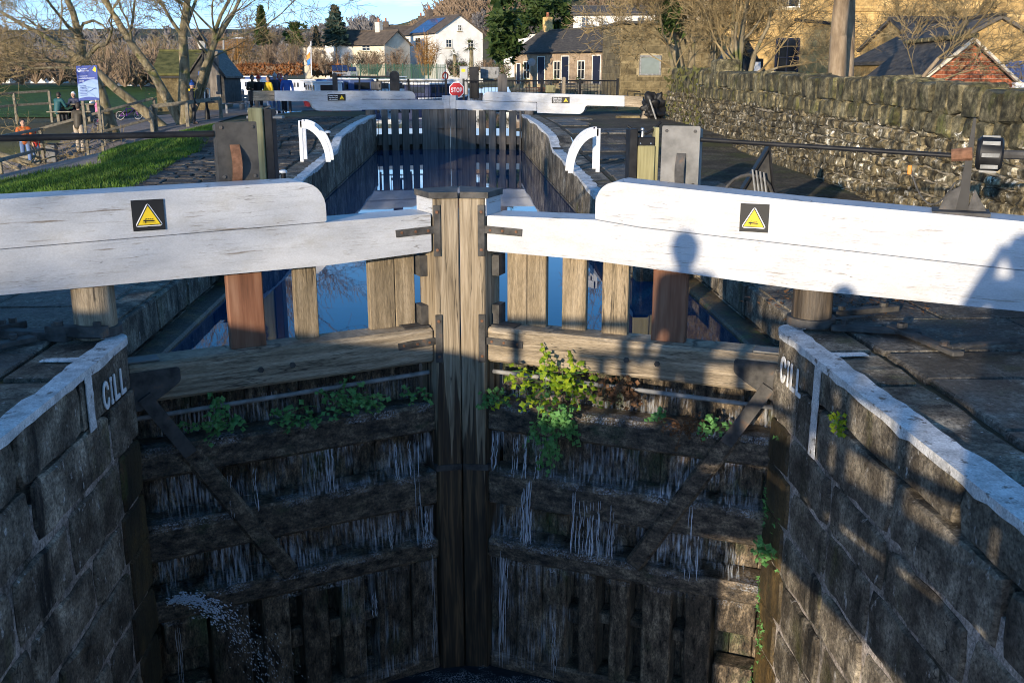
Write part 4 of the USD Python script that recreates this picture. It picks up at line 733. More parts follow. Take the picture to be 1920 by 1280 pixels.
# ------------------------------------------------------------------ upper gates
def upper_gate(side, label):
    s = side; M = (-.21, 29.25); H = (-.21 + s * 2.2, 28.5)
    L = Leaf(M, H); t = thing('lock_gate', label, 'lock gate', (*H, .6)); rng = np.random.default_rng(80 + s)
    q = lambda x, y: L.px(x, y, .14)
    # balance beam, outlines in the plane of the leaf
    if s < 0:
        lowp = [q(838, 188), q(838, 205), q(679, 206), q(679, 187)]
        upp = [q(779, 186), q(679, 186), q(679, 207.5), q(590, 208), q(583, 190), q(515, 189.5), q(515, 170.5), q(779, 171)]; ru = {3: .12, 4: .10, 7: .16}
        endp = [q(514.5, 170.5), q(514.5, 189.5), q(474, 189), q(474, 171)]
        gaps = [(714, 1), (732, 0), (752, 0), (771.5, 0), (790, 0)]
    else:
        lowp = [q(853, 188), q(1006, 193), q(1006, 208), q(853, 205)]
        upp = [q(905, 189), q(905, 172), q(1171, 180), q(1171, 200), q(1098, 198), q(1093, 214.5), q(1007, 212), q(1007, 192)]; ru = {1: .16, 4: .06, 5: .12}
        endp = [q(1171.5, 180), q(1171.5, 200), q(1205, 202), q(1205, 182)]
        gaps = [(893.5, 0), (912, 0), (931.5, 0), (950, 0), (969.5, 1)]
    bf = lambda p: Polygon(p).buffer(0).buffer(-.015).buffer(.015, quad_segs=2)
    obj('lower_beam', L.plate(MB(), bf(lowp), -.14, .14), 'white_paint', t)
    obj('upper_beam', L.plate(MB(), bf(rounded(upp, ru)), -.14, .138), 'white_paint', t)
    obj('beam_end', L.plate(MB(), bf(endp), -.14, .13), 'oak_rail', t)
    if s < 0: obj('end_band', L.plate(MB(), [q(473.5, 170), q(473.5, 190), q(467, 190), q(467, 170)], -.15, .15), 'black_paint', t)
    obj('mitre_post', MB().prism([(-.21 + s * .004, 29.05), (-.21 + s * .16, 29.03), (-.21 + s * .22, 29.3), (-.21 + s * .004, 29.4)][::s], (0, 0, -1.2), (1, 0, 0), (0, 1, 0), 2.16), 'grey_plank', t)
    obj('post_paint', MB().prism([(-.21 + s * .003, 29.045), (-.21 + s * .165, 29.025), (-.21 + s * .23, 29.31), (-.21 + s * .003, 29.41)][::s], (0, 0, .76), (1, 0, 0), (0, 1, 0), .36), 'white_paint', t)
    obj('heel_post', MB().tube([L.H + V(0, 0, -1.2), L.H + V(0, 0, .75)], [.14, .13], 12), 'grey_plank', t, smooth=40)
    zt = q(745, 206)[1]; zg = q(745, 252)[1]
    # planks with see-through slots
    us = sorted(abs(q(x, 230)[0]) for x, _ in gaps); hw = .048
    edges = [.17] + [x for u in us for x in (u - hw, u + hw)] + [2.12]
    for i in range(0, len(edges), 2):
        a, b = edges[i], edges[i + 1]; n = max(1, round((b - a) / .2)); ws = np.linspace(a, b, n + 1)
        for c, d in zip(ws, ws[1:]): obj('plank', L.box(MB(), c + .003, d - .003, .02, .08 + rng.normal(0, .004), -.95, zt, bev=.006), 'grey_plank', t)
    for u in us: obj('slot_board', L.box(MB(), u - hw - .03, u + hw + .03, -.03, .015, -.215, zg, bev=.004), 'grey_plank', t)
    obj('rail', L.box(MB(), .16, 2.15, -.16, -.035, -.215, zg - .06), 'grey_plank', t)
    obj('rail', L.box(MB(), .16, 2.15, -.22, -.17, -1.0, -.05), 'wet_plank', t)  # dark backing board added behind the low slots so they look dark
    # safety sign
    x0, x1, y0, y1 = (614, 648, 177, 189) if s < 0 else (1035, 1068, 182, 194)
    (ua, za), (ub, zb) = q(x0, y0), q(x1, y1)
    sg = obj('safety_sign', L.box(MB(), min(ua, ub), max(ua, ub), .1385, .150, zb, za), 'sign_black', t)
    hx = lambda uu, zz: L.P(uu, .151, zz)
    d = -L.u if s < 0 else L.u
    uL = max(ua, ub) if s < 0 else min(ua, ub); h = za - zb; w = abs(ua - ub)
    m = MB()
    for k, w_ in enumerate(('Keep boat', 'forward of', 'cill marker')):
        p = L.P(uL, .151, za - h * (.30 + .29 * k)) + d * w * .06; m.text(w_, h * .17, p, d, (0, 0, 1), .003, True, w * .5)
    obj('sign_lettering', m, 'sign_white', sg)
    c = L.P(uL, .151, zb + h * .5) + d * w * .79
    tr = lambda r: [(r * h * math.sin(a), -h * .08 + r * h * math.cos(a)) for a in (0, 2.094, 4.189)]
    obj('triangle', MB().prism(tr(.42), c, d, (0, 0, 1), .003), 'sign_yellow', sg)
    obj('boat_pictogram', MB().prism([(-.2 * h, -.2 * h), (.2 * h, -.17 * h), (.2 * h, -.25 * h), (-.15 * h, -.25 * h)], c + L.n * .004, d, (0, 0, 1), .003), 'sign_black', sg)
    return t
upper_gate(-1, 'left leaf of the far upper lock gates, shaded white beam with dark end')
upper_gate(1, 'right leaf of the far upper lock gates, white beam reaching the rubble wall')

# ------------------------------------------------------------------ small lockside things
def hoop_rail(x_land, x_water, z0, y, label):
    """pair of white quarter round hoops beside the ladder."""
    t = thing('ladder_handrail', label, 'handrail', ((x_land + x_water) / 2, y, z0))
    d = x_water - x_land; h = .68
    for k, yy in enumerate((y, y + .42)):
        o = obj('hoop', MB().box((x_land, yy, z0 + h / 2), (.03, .02, h / 2), bev=.004), 'white_gloss', t)
        a = np.linspace(0, math.pi / 2, 13)
        ring = lambda r: [(x_land + (d * r) * math.sin(q), z0 + (h * (1.0 if r > .95 else r)) * math.cos(q)) for q in a]
        out, inn = ring(1.0), ring(.83)
        obj('hoop_arc', MB().prism(Polygon(out + inn[::-1]).buffer(0), (0, yy - .02, 0), (1, 0, 0), (0, 0, 1), -.042), 'white_gloss', o)
hoop_rail(-2.62, -2.14, .27, 17.2, 'white quarter round ladder handrails on the shaded left chamber coping')
hoop_rail(2.16, 1.70, .21, 15.6, 'white quarter round ladder handrails on the right chamber coping')
def bollard(x, y, label):
    z = float(g(x, y)); t = thing('mooring_pin', label, 'bollard', (x, y, z))
    obj('stem', MB().tube([V(x, y, z - .02), V(x, y, z + .13)], [.035, .035], 10), 'black_paint', t, smooth=40)
    obj('cap', MB().tube([V(x, y, z + .13), V(x, y, z + .145), V(x, y, z + .165), V(x, y, z + .175)], [.05, .06, .055, .03], 12), 'white_gloss', t, smooth=40)
bollard(-2.5, 14.6, 'white capped mooring pin just above the left balance beam')
bollard(-2.5, 19.8, 'small white capped mooring pin behind the left ladder hoops')
bollard(1.98, 17.6, 'white capped mooring pin left of the right ladder hoops')
bollard(2.16, 13.2, 'white capped mooring pin peeping above the right balance beam end')

def paddle_stand(x, y, label, left):
    z = float(g(x, y)); t = thing('paddle_stand', label, 'paddle stand', (x, y, z)); b = lambda m, *a, **k: m.box(*a, **k)
    if left:
        obj('timber', MB().box((x, y - .1, z + 0.496), (.09, .07, .64), bev=.008), 'green_wood', t)
        obj('steel_channel', MB().box((x + .15, y, z + 0.496), (.05, .14, .63), bev=.006), 'black_paint', t)
        obj('rear_board', MB().box((x + .03, y + .08, z + 0.496), (.10, .05, .66), bev=.006), 'iron', t)
        obj('top_plate', MB().box((x + .10, y - .02, z + 1.020), (.22, .10, .015)), 'pale_rod', t)
        m = MB().tube([V(x + .02, y - .1, z + 0.880), V(x + .02, y - .1, z + 1.088), V(x + .02, y - .1, z + 1.089), V(x + .02, y - .1, z + 1.216)], [.055, .06, .03, .025], 8); m.bar(V(x + .02, y - .1, z + 1.088), V(x + .2, y - .16, z + 1.160), .02, .02); obj('spindle', m, 'iron', t)
        m = MB()
        for k in range(7):
            a = np.linspace(0, 6.28, 9); r = .018; c = V(x - .06 + .02 * (k % 2), y - .19, z + 0.896 - k * .045)
            m.tube(np.array([c + V(r * math.cos(q) * (k % 2), r * math.cos(q) * ((k + 1) % 2), .028 * math.sin(q)) for q in a]), .006, 5, False)
        obj('chain', m, 'iron', t)
    else:
        obj('timber', MB().box((x + .06, y - .06, z + 0.384), (.10, .08, .42), bev=.008), 'green_wood', t)
        obj('timber', MB().box((x + .185, y - .02, z + 0.448), (.022, .09, .56), bev=.006), 'green_wood', t)
        obj('steel_case', MB().box((x + .05, y + .01, z + 0.800), (.112, .13, .10), bev=.01), 'black_paint', t)
        obj('steel_side', MB().box((x - .09, y, z + 0.432), (.045, .15, .56), bev=.008), 'black_paint', t)
        m = MB(); [hex_bolt(m, V(x + .05 + dx, y - .12, z + 0.800 + dz), (0, -1, 0), .008, .006) for dx, dz in ((-.06, .03), (.06, .03), (-.02, -.02), (.02, -.02))]; obj('bolt_heads', m, 'chrome', t)
        m = MB().tube([V(x + .03, y, z + 0.880), V(x + .03, y, z + 0.960)], [.025, .025], 8); m.ball((x + .03, y, z + 0.980), .022); obj('spindle', m, 'chrome', t)
        obj('lever', MB().tube([V(x - .14, y + .05, z + 1.016), V(x - .03, y, z + 0.952), V(x + .08, y, z + 0.936), V(x + .18, y + .02, z + 0.984), V(x + .25, y + .05, z + 1.064)], [.012, .016, .018, .018, .016], 8), 'black_paint', t, smooth=60)
paddle_stand(-2.52, 13.1, 'timber and black steel paddle stand with hanging chain behind the left beam', True)
paddle_stand(2.10, 11.7, 'black paddle stand with pale timber front and curved lever behind the right beam', False)

# folded steel stile on the right lockside
def stile():
    P = lambda x, y, Y=11.2: at(x, y, Y)
    b = float(g(3.2, 11.2)); t = thing('steel_ramp', 'black folded triangular steel frame leaning by the rubble wall', 'steel frame', (3.2, 11.2, b))
    A, B, C_ = P(1372, 362), P(1441, 274), P(1452, 372)
    A[2] = B[2] - .68; C_[2] = A[2]
    dn = V(0, .03, 0)
    obj('side_plate', MB().add([A, B, C_, A + dn, B + dn, C_ + dn], [[0, 2, 1], [3, 4, 5], [0, 1, 4], [0, 4, 3], [1, 2, 5], [1, 5, 4], [0, 3, 5], [0, 5, 2]]), 'dark_steel_plate', t)
    obj('edge_flange', MB().bar(A, B, .12, .02, V(-.5, 0, .8)), 'black_paint', t)
    obj('edge_flange', MB().bar(B, C_, .10, .02, V(.9, 0, .2)), 'black_paint', t)
    for k in range(4):
        x = 1412 + k * 7; obj('bar', MB().tube([P(x - 1, 318 + k * 2, 11.1), P(x + 5, 372, 11.0)], [.011, .011], 6), 'pale_rod', t)
    a = np.linspace(.2, 2.9, 9); c = P(1402, 372, 11.1)
    obj('hooked_bar', MB().tube([c + V(.28 * math.cos(q), 0, .26 * math.sin(q)) for q in a], .02, 6), 'iron', t)
stile()

# dark covered winch with a pale bar at the end of the upper right beam
def form():
    P = lambda x, y, Y=26.2: at(x, y, Y); t = thing('covered_winch', 'black covered winch with a pale bar beside the far right beam end', 'form', P(1225, 235))  # dark covered shape of unknown kind
    m = trimesh.creation.icosphere(3); v = np.array(m.vertices); v = v * V(.28, .22, .36) + v * (meshkit.noise(v * 2.5 + 7)[:, None] - .5) * .35
    obj('cover', MB().add(v + P(1226, 204), m.faces), 'black_paint', t, smooth=True)
    obj('arm', MB().bar(P(1212, 190), P(1236, 179), .10, .12), 'black_paint', t)
    obj('lever', MB().tube([P(1218, 187, 25.9), P(1233, 233, 25.7)], [.022, .022], 6), 'pale_rod', t)
    obj('foot', MB().bar(P(1206, 230), P(1213, 205), .16, .06, (0, 1, 0)), 'oak_rail', t)
    obj('plinth', MB().box(P(1180, 226, 26.6), (.35, .12, .12), bev=.02), 'sandstone_dark', t)
form()

# ------------------------------------------------------------------ rubble wall on the right
def rubble_wall():
    rng = np.random.default_rng(9); X = 5.32; y0, y1 = 5.0, 25.6
    t = thing('rubble_wall', 'tall old rubble stone wall with two rows of upright coping stones', 'wall', (X, 15, 0))
    ztop = lambda y: np.interp(y, [5, 9.6, 12, 18, 25.6], [1.50, 1.54, 1.63, 1.70, 1.80])
    obj('core', MB().prism([(y0, -.3), (y1, -.3), (y1, 1.55), (13, 1.33), (y0, 1.2)], (X + .04, 0, 0), (0, 1, 0), (0, 0, 1), .42), 'old_mortar', t)
    n, rest = 0, MB(); z = -.1
    items = []
    while z < 1.12:
        h = rng.uniform(.075, .15); y = y0 + rng.uniform(0, .2)
        while y < y1:
            l = rng.uniform(.11, .34); zz = z + .016 * math.sin(y * 1.3 + z * 9)
            lift = (ztop(y) - 1.6) * .8
            if y > 6.5: items.append((y, zz + lift, l, h))
            y += l
        z += h
    vis = [(y / 1, y, a, l, h) for y, a, l, h in items if a > .0]
    vis.sort(key=lambda q: abs(q[1] - 8.2))
    done = set()
    def st(y, a, l, h, mb): return mb.box((X + .10 - rng.uniform(0, .045), y + l / 2, a + h / 2), (.11, l / 2 - .009, h / 2 - .008), bev=.026, jit=.010, rng=rng)
    for k, (_, y, a, l, h) in enumerate(vis):
        if k < 290: obj('stone', st(y, a, l, h, MB()), 'rubble', t)
        else: st(y, a, l, h, rest)
    obj('stone_remainder', rest, 'rubble', t, kind='stuff')
    y = y0
    while y < 22.3:
        l = rng.uniform(.20, .34); zt = ztop(y)
        obj('coping_block', MB().box((X + .11 - rng.uniform(0, .03), y + l / 2, zt - .43), (.15, l / 2 - .02, .12 + rng.uniform(-.02, .01)), bev=.03, jit=.010, rng=rng), 'coping_moss', t)
        y += l
    y = y0
    while y < 22.3:
        l = rng.uniform(.26, .44); zt = ztop(y) + rng.normal(0, .018)
        obj('capstone', MB().box((X + .20, y + l / 2, zt - .15 - .005), (.26, l / 2 - .012, .16), bev=.03, jit=.012, rng=rng), 'coping_moss', t)
        y += l
    # ivied far end
    m = MB(); P = np.column_stack([rng.uniform(X - .05, X + .3, 900), rng.uniform(21.8, 26, 900), rng.uniform(.5, 1.85, 900)]); d = rng.normal(0, .035, (900, 2, 3)); d[:, 1, 2] -= .10
    m.add(np.stack([P - d[:, 0], P + d[:, 0], P + d[:, 1]], 1).reshape(-1, 3), np.arange(2700).reshape(-1, 3))
    obj('hanging_growth', m, 'moss_roof', t, kind='stuff')
    obj('end_face', MB().box((X + .2, 23.9, .9), (.17, 1.75, .92), bev=.06, jit=.02, rng=rng), 'coping_moss', t)
    obj('stepped_stone', MB().box((X + .23, 21.2, 1.83), (.25, .32, .16), bev=.05, jit=.01, rng=rng), 'coping_moss', t)
rubble_wall()

# ------------------------------------------------------------------ railings, stop sign and gear beyond the upper gates
def picket_fence(p0, p1, zb, zt, label, posts, n):
    p0, p1 = V(*p0), V(*p1); t = thing('railing', label, 'railing', (*p0, zb))
    obj('top_rail', MB().bar(V(*p0, zt), V(*p1, zt), .05, .04), 'black_paint', t); obj('bottom_rail', MB().bar(V(*p0, zb + .1), V(*p1, zb + .1), .04, .03), 'black_paint', t)
    m = MB(); 
    for k in np.linspace(0, 1, n): q = p0 + (p1 - p0) * k; m.box((*q, (zb + zt) / 2 + .05), (.008, .008, (zt - zb) / 2 - .05))
    obj('pickets', m, 'black_paint', t, kind='stuff')
    for k in posts: q = p0 + (p1 - p0) * k; obj('post', MB().box((*q, (zb + zt) / 2 + .03), (.035, .035, (zt - zb) / 2 + .04)), 'black_paint', t)
picket_fence((-2.45, 32.0), (-.35, 32.2), .55, 1.49, 'black picket railing left of the stop sign', (0, .45, 1), 20)
picket_fence((.2, 32.2), (5.15, 33.0), .55, 1.50, 'long black picket railing in front of the cottages', (0, .25, .5, .75, 1), 46)
def plain(name, label, cat, parts, loc):
    t = thing(name, label, cat, loc)
    for nm, mb, m, *k in parts: obj(nm, mb, m, t, **(k[0] if k else {}))
    return t
def rounded_post(x, y, zb, zt, w, label, m='black_paint'):
    plain('gate_gear_post', label, 'post', [('post', MB().prism(rounded([(x - w, zb), (x + w, zb), (x + w, zt), (x - w, zt)], {2: w * .9, 3: w * .9}, 5), (0, y + .12, 0), (1, 0, 0), (0, 0, 1), .24), m),
                                              ('base_plate', MB().box((x, y, zb + .02), (w + .05, .16, .02)), 'iron')], (x, y, zb))
a = at(740, 150, 30.5); rounded_post(a[0], 30.5, .6, 1.80, .135, 'tall dark round topped gear post above the left upper beam')
a = at(628, 150, 31.5); rounded_post(a[0], 31.5, .6, 1.74, .065, 'slim dark post left of the round topped gear post')
a = at(942, 150, 31.0); rounded_post(a[0], 31.0, .6, 1.72, .14, 'grey round topped gear post right of the stop sign', 'grey_plank')
a = at(1057, 150, 31.0); rounded_post(a[0], 31.0, .6, 1.62, .045, 'slim wooden post in front of the cottage railing', 'oak_post')
p = at(628, 144, 31.6); q2 = at(741, 144, 31.6)
plain('hand_rail', 'thin dark handrail joining the two posts above the left upper beam', 'handrail', [('rail', MB().bar(p, q2, .05, .05), 'black_paint'), ('stanchion', MB().bar(at(674, 144, 31.6), at(674, 172, 31.6), .05, .05), 'black_paint')], (p[0], p[1], .6))
def cabinet(x0, y0, x1, y1, Y, label, m, cap=None):
    a, b = at(x0, y0, Y), at(x1, y1, Y); c = (a + b) / 2; h = V(abs(a[0] - b[0]) / 2, .15, abs(a[2] - b[2]) / 2)
    parts = [('body', MB().box(c, h, bev=.015), m), ('door', MB().box(c + V(0, -.155, 0), (h[0] * .86, .01, h[2] * .86)), m), ('handle', MB().box(c + V(h[0] * .6, -.17, 0), (.012, .012, .05)), 'iron')]
    t = plain('control_cabinet', label, 'cabinet', parts, (c[0], c[1], b[2])); return c, h, t
c, h, t = cabinet(862, 125, 878, 178, 33.0, 'pale grey control cabinet with yellow sticker beside the stop sign', 'cool_grey')
obj('sticker', MB().box(c + V(-.02, -.168, h[2] * .72), (.06, .003, .045)), 'sign_yellow', t)
cabinet(901, 126, 936, 148, 33.2, 'weathered grey control cabinet behind the railing right of the stop sign', 'pale_rod')
cabinet(696, 153, 716, 169, 31.8, 'dark square control box above the left upper beam', 'grey_plank')
cabinet(1023, 160, 1041, 174, 31.6, 'small grey green box in front of the cottage railing', 'green_wood')
c, h, t = cabinet(880, 126, 898, 185, 32.6, 'tall dark steel gear post right of the pale cabinet', 'black_paint')
def stop_sign():
    c = at(856, 169, 30.2); r = .215; t = thing('stop_sign', 'red octagonal stop sign above the upper mitre posts', 'sign', c)
    oc = lambda R: [(R * math.cos(math.pi / 8 + k * math.pi / 4), R * math.sin(math.pi / 8 + k * math.pi / 4)) for k in range(8)]
    obj('border', MB().prism(oc(r + .022), c + V(0, .003, 0), (1, 0, 0), (0, 0, 1), .004), 'sign_white', t)
    obj('plate', MB().prism(oc(r), c + V(0, -.002, 0), (1, 0, 0), (0, 0, 1), .004), 'stop_red', t)
    obj('lettering', MB().text('STOP', .125, c + V(-.165, -.010, -.062), (1, 0, 0), (0, 0, 1), .003, True, .33), 'sign_white', t)
    obj('pole', MB().tube([c + V(0, .04, -.75), c + V(0, .04, .2)], [.025, .025], 8), 'cool_grey', t)
stop_sign()
def lifebuoy():
    c = at(835, 143, 60); t = thing('lifebuoy', 'orange red lifebuoy hanging on a post by the basin', 'lifebuoy', c)
    m = trimesh.creation.torus(.20, .045, major_sections=20, minor_sections=8); M = np.eye(4); M[:3, :3] = np.column_stack([(.7, .7, 0), (0, 0, 1), (.7, -.7, 0)]); M[:3, 3] = c
    obj('ring', MB().tm(m, M), 'life_red', t, smooth=True); obj('post', MB().tube([c + V(0, .1, -1.3), c + V(0, .1, .35)], [.04, .04], 8), 'cool_grey', t)
lifebuoy()

# ------------------------------------------------------------------ buildings
def opening(parent, o, ax, w, h, kind, n, door='door_navy', frame='cream_frame', bars=(2, 2)):
    """door or window on the wall plane: o = bottom centre, ax along the wall, n outward."""
    ax, n = V(*ax), V(*n); z = V(0, 0, 1); A = np.array([ax, n, z]); o = V(*o)
    f = MB(); t = .07
    for sx in (-1, 1): f.box(o + ax * sx * (w / 2 - t / 2) + z * h / 2 + n * .03, (t / 2, .03, h / 2), A)
    f.box(o + z * (h - t / 2) + n * .03, (w / 2 - t - .001, .028, t / 2), A)
    if kind == 'window':
        f.box(o + z * t / 2 + n * .03, (w / 2 - t - .001, .028, t / 2), A)
        for k in range(1, bars[0]): f.box(o + ax * (-w / 2 + w * k / bars[0]) + z * h / 2 + n * .028, (.018, .02, h / 2 - t), A)
        for k in range(1, bars[1]): f.box(o + z * (h * k / bars[1]) + n * .026, (w / 2 - t, .018, .018), A)
        wd = obj('window', f, frame, parent); obj('pane', MB().box(o + z * h / 2 + n * .01, (w / 2 - t * .5, .008, h / 2 - t * .5), A), 'window_dark', wd)
        obj('sill', MB().box(o - z * .05 + n * .05, (w / 2 + .08, .06, .045), A), 'sand_mortar', wd)
    else:
        wd = obj('door', f, frame, parent); obj('leaf', MB().box(o + z * (h / 2 - t / 2) + n * .015, (w / 2 - t, .014, h / 2 - t / 2), A), door, wd)
        obj('handle', MB().box(o + ax * w * .3 + z * h * .48 + n * .045, (.03, .015, .02), A), 'chrome', wd)
def house(name, label, c, rot, w, d, eave, ridge, wm, rm, base, front=(), gable=(), gableL=(), chim=(), over=.25, extra=None, solar=False):
    """gabled building: ridge along local x; front faces local -y; gable faces local +x, gableL local -x."""
    cs, sn = math.cos(rot), math.sin(rot); X, Y, Z = V(cs, sn, 0), V(-sn, cs, 0), V(0, 0, 1); c = V(*c, 0); t = thing(name, label, 'house' if 'house' in name else 'building', (*c[:2], base))
    prof = [(-d / 2, base - 4), (d / 2, base - 4), (d / 2, eave), (0, ridge), (-d / 2, eave)]
    obj('wall', MB().prism(prof, c - X * w / 2, Y, Z, w), wm, t)
    rf = MB(); sl = V(d / 2, ridge - eave); ov = over / np.linalg.norm(sl); th = .10
    for s in (-1, 1):
        a = c + Z * (ridge + .02); e = c + Y * s * (d / 2 * (1 + ov)) + Z * (eave - (ridge - eave) * ov + .02)
        q = [a - X * (w / 2 + over), a + X * (w / 2 + over), e + X * (w / 2 + over), e - X * (w / 2 + over)]
        v = np.vstack([q, np.array(q) + Z * th]); rf.add(v, [[0, 1, 2, 3], [7, 6, 5, 4], [0, 4, 5, 1], [1, 5, 6, 2], [2, 6, 7, 3], [3, 7, 4, 0]])
    r = obj('roof', rf, rm, t)
    obj('ridge', MB().bar(c - X * (w / 2 + over) + Z * (ridge + .12), c + X * (w / 2 + over) + Z * (ridge + .12), .22, .08), rm, r)
    obj('gutter', MB().bar(c - Y * (d / 2 + over * .9) - X * w / 2 + Z * (eave - .12), c - Y * (d / 2 + over * .9) + X * w / 2 + Z * (eave - .12), .10, .09), 'black_paint', t)
    for (x, z, ww, hh, kd, *k) in front: opening(t, c - Y * d / 2 + X * x + Z * z, X, ww, hh, kd, -Y, **(k[0] if k else {}))
    for (y, z, ww, hh, kd, *k) in gable: opening(t, c + X * w / 2 + Y * y + Z * z, Y, ww, hh, kd, X, **(k[0] if k else {}))
    for (y, z, ww, hh, kd, *k) in gableL: opening(t, c - X * w / 2 + Y * y + Z * z, -Y, ww, hh, kd, -X, **(k[0] if k else {}))
    for (x, y, h_, m) in chim:
        zz = ridge - abs(y) / (d / 2) * (ridge - eave)
        ch = obj('chimney', MB().box(c + X * x + Y * y + Z * (zz + h_ / 2 - .3), (.32, .32, h_ / 2 + .3), np.array([X, Y, Z]), bev=.03), m, r)
        obj('chimney_pot', MB().tube([c + X * x + Y * y + Z * (zz + h_ - .02), c + X * x + Y * y + Z * (zz + h_ + .4)], [.13, .11], 10), 'red_clay', ch) if False else obj('chimney_pot', MB().tube([c + X * x + Y * y + Z * (zz + h_ - .02), c + X * x + Y * y + Z * (zz + h_ + .4)], [.13, .11], 10), 'red_clay', t)
    if solar:
        a = c - Y * d * .12 + Z * (ridge - (ridge - eave) * .24 + .16); sv = unit(-Y * d / 2 + Z * (eave - ridge)); nn = unit(np.cross(X, -sv)); nn = nn if nn[2] > 0 else -nn
        for i in range(4):
            for j in range(2): obj('solar_panel', MB().box(a + X * (i - 1.5) * 1.05 + sv * (j * 1.55 + .5), (.5, .75, .03), np.array([X, sv, nn])), 'solar_panel', r)
    return t
def masonry(parent, name, m, o, ux, n, poly, row, lens, depth, seed, holes=(), limit=300, gap=.006, z0=None):
    """coursed blocks inside a polygon (a, z) of the wall plane."""
    rng = np.random.default_rng(seed); x0, zb, x1, zt = poly.bounds; ux, n = V(*ux), V(*n); k = 0; cnt = 0; rest = MB(); z = zb
    hol = unary_union([sbox(*h) for h in holes]) if holes else None
    while z < zt - .02:
        h = row * rng.uniform(.93, 1.07) if row > .1 else row; a = x0 - (lens[1] * .5 if k % 2 else 0)
        while a < x1:
            l = rng.uniform(*lens); c = sbox(a + gap, z + gap, a + l - gap, z + h - gap).intersection(poly)
            if hol is not None: c = c.difference(hol)
            for q in getattr(c, 'geoms', [c]):
                if q.geom_type == 'Polygon' and q.area > .15 * row * lens[0]:
                    az = np.cross(ux, [0, 0, 1]); s_ = 1 if az @ n > 0 else -1; dd = depth + rng.uniform(-.004, .006)
                    mb = rest if cnt >= limit else MB(); mb.prism(q, V(*o) + n * .0, ux, (0, 0, 1), dd * s_)
                    if cnt < limit: obj(name, mb, m, parent)
                    cnt += 1
            a += l
        z += h; k += 1
    if rest.v: obj(name + '_remainder', rest, m, parent, kind='stuff')

# long low stone cottage row
F0, F1 = V(5.0, 90.0), V(12.9, 78.5); fd = unit(F1 - F0); L_ = np.linalg.norm(F1 - F0); nrm = V(-fd[1], fd[0]); nrm = -nrm if nrm @ V(-1, -1) < 0 else nrm
mid = (F0 + F1) / 2 - nrm * 3.2; rot = math.atan2(fd[1], fd[0])
zb = .9
xs = lambda px: (lambda k: k)(np.interp(px, [962, 1160], [0, 1]))
def along(px):
    s = (px - 857) / FPX; k = (s * F0[1] - F0[0]) / ((F1[0] - F0[0]) - s * (F1[1] - F0[1])); return k * L_ - L_ / 2
wins = [(along(984), 1.35, .95, 1.45, 'window'), (along(1039), 1.35, .9, 1.45, 'window'), (along(1083), 1.35, .9, 1.45, 'window'), (along(1144), 1.35, .95, 1.45, 'window')]
drs = [(along(1010), .95, 1.0, 2.25, 'door'), (along(1054), .95, 1.0, 2.25, 'door'), (along(1111), .95, 1.0, 2.25, 'door'), (along(969), .95, .6, 1.7, 'door')]
ct = house('cottage_row', 'long low pink stone cottages with dark stone roof behind the railing', mid, rot, L_, 6.4, 3.55, 5.35, 'sand_mortar', 'slate', zb, front=wins + drs, chim=[(-L_ / 2 + .6, 0, 1.2, 'sandstone')])
hs = [(x - w / 2, z, x + w / 2, z + h) for x, z, w, h, _ in wins + drs]
masonry(ct, 'stone', 'pink_stone', (*(F0 + F1) / 2, 0), (*fd, 0), (*nrm, 0), sbox(-L_ / 2, zb, L_ / 2, 3.5), .24, (.45, .9), .025, 5, hs)
for x in (along(984), along(1039), along(1083), along(1144)):
    pt = V(*((F0 + F1) / 2 + fd * x + nrm * .22), 1.25); m = MB(); rr = np.random.default_rng(int(x * 10) + 100)
    P = pt + rr.normal(0, .14, (90, 3)); d = rr.normal(0, .06, (90, 2, 3)); m.add(np.stack([P, P + d[:, 0], P + d[:, 1]], 1).reshape(-1, 3), np.arange(270).reshape(-1, 3))
    k_ = {0: 'far left', 1: 'second', 2: 'third', 3: 'nearest'}[[along(984), along(1039), along(1083), along(1144)].index(x)]
    t = thing('window_box', f'green window box under the {k_} cottage window', 'window box', pt); obj('foliage', m, 'ivy_green', t); obj('trough', MB().box(pt - V(0, 0, .1), (.35, .12, .08), np.array([[*fd, 0], [*nrm, 0], [0, 0, 1]])), 'dark_stone_wall', t)

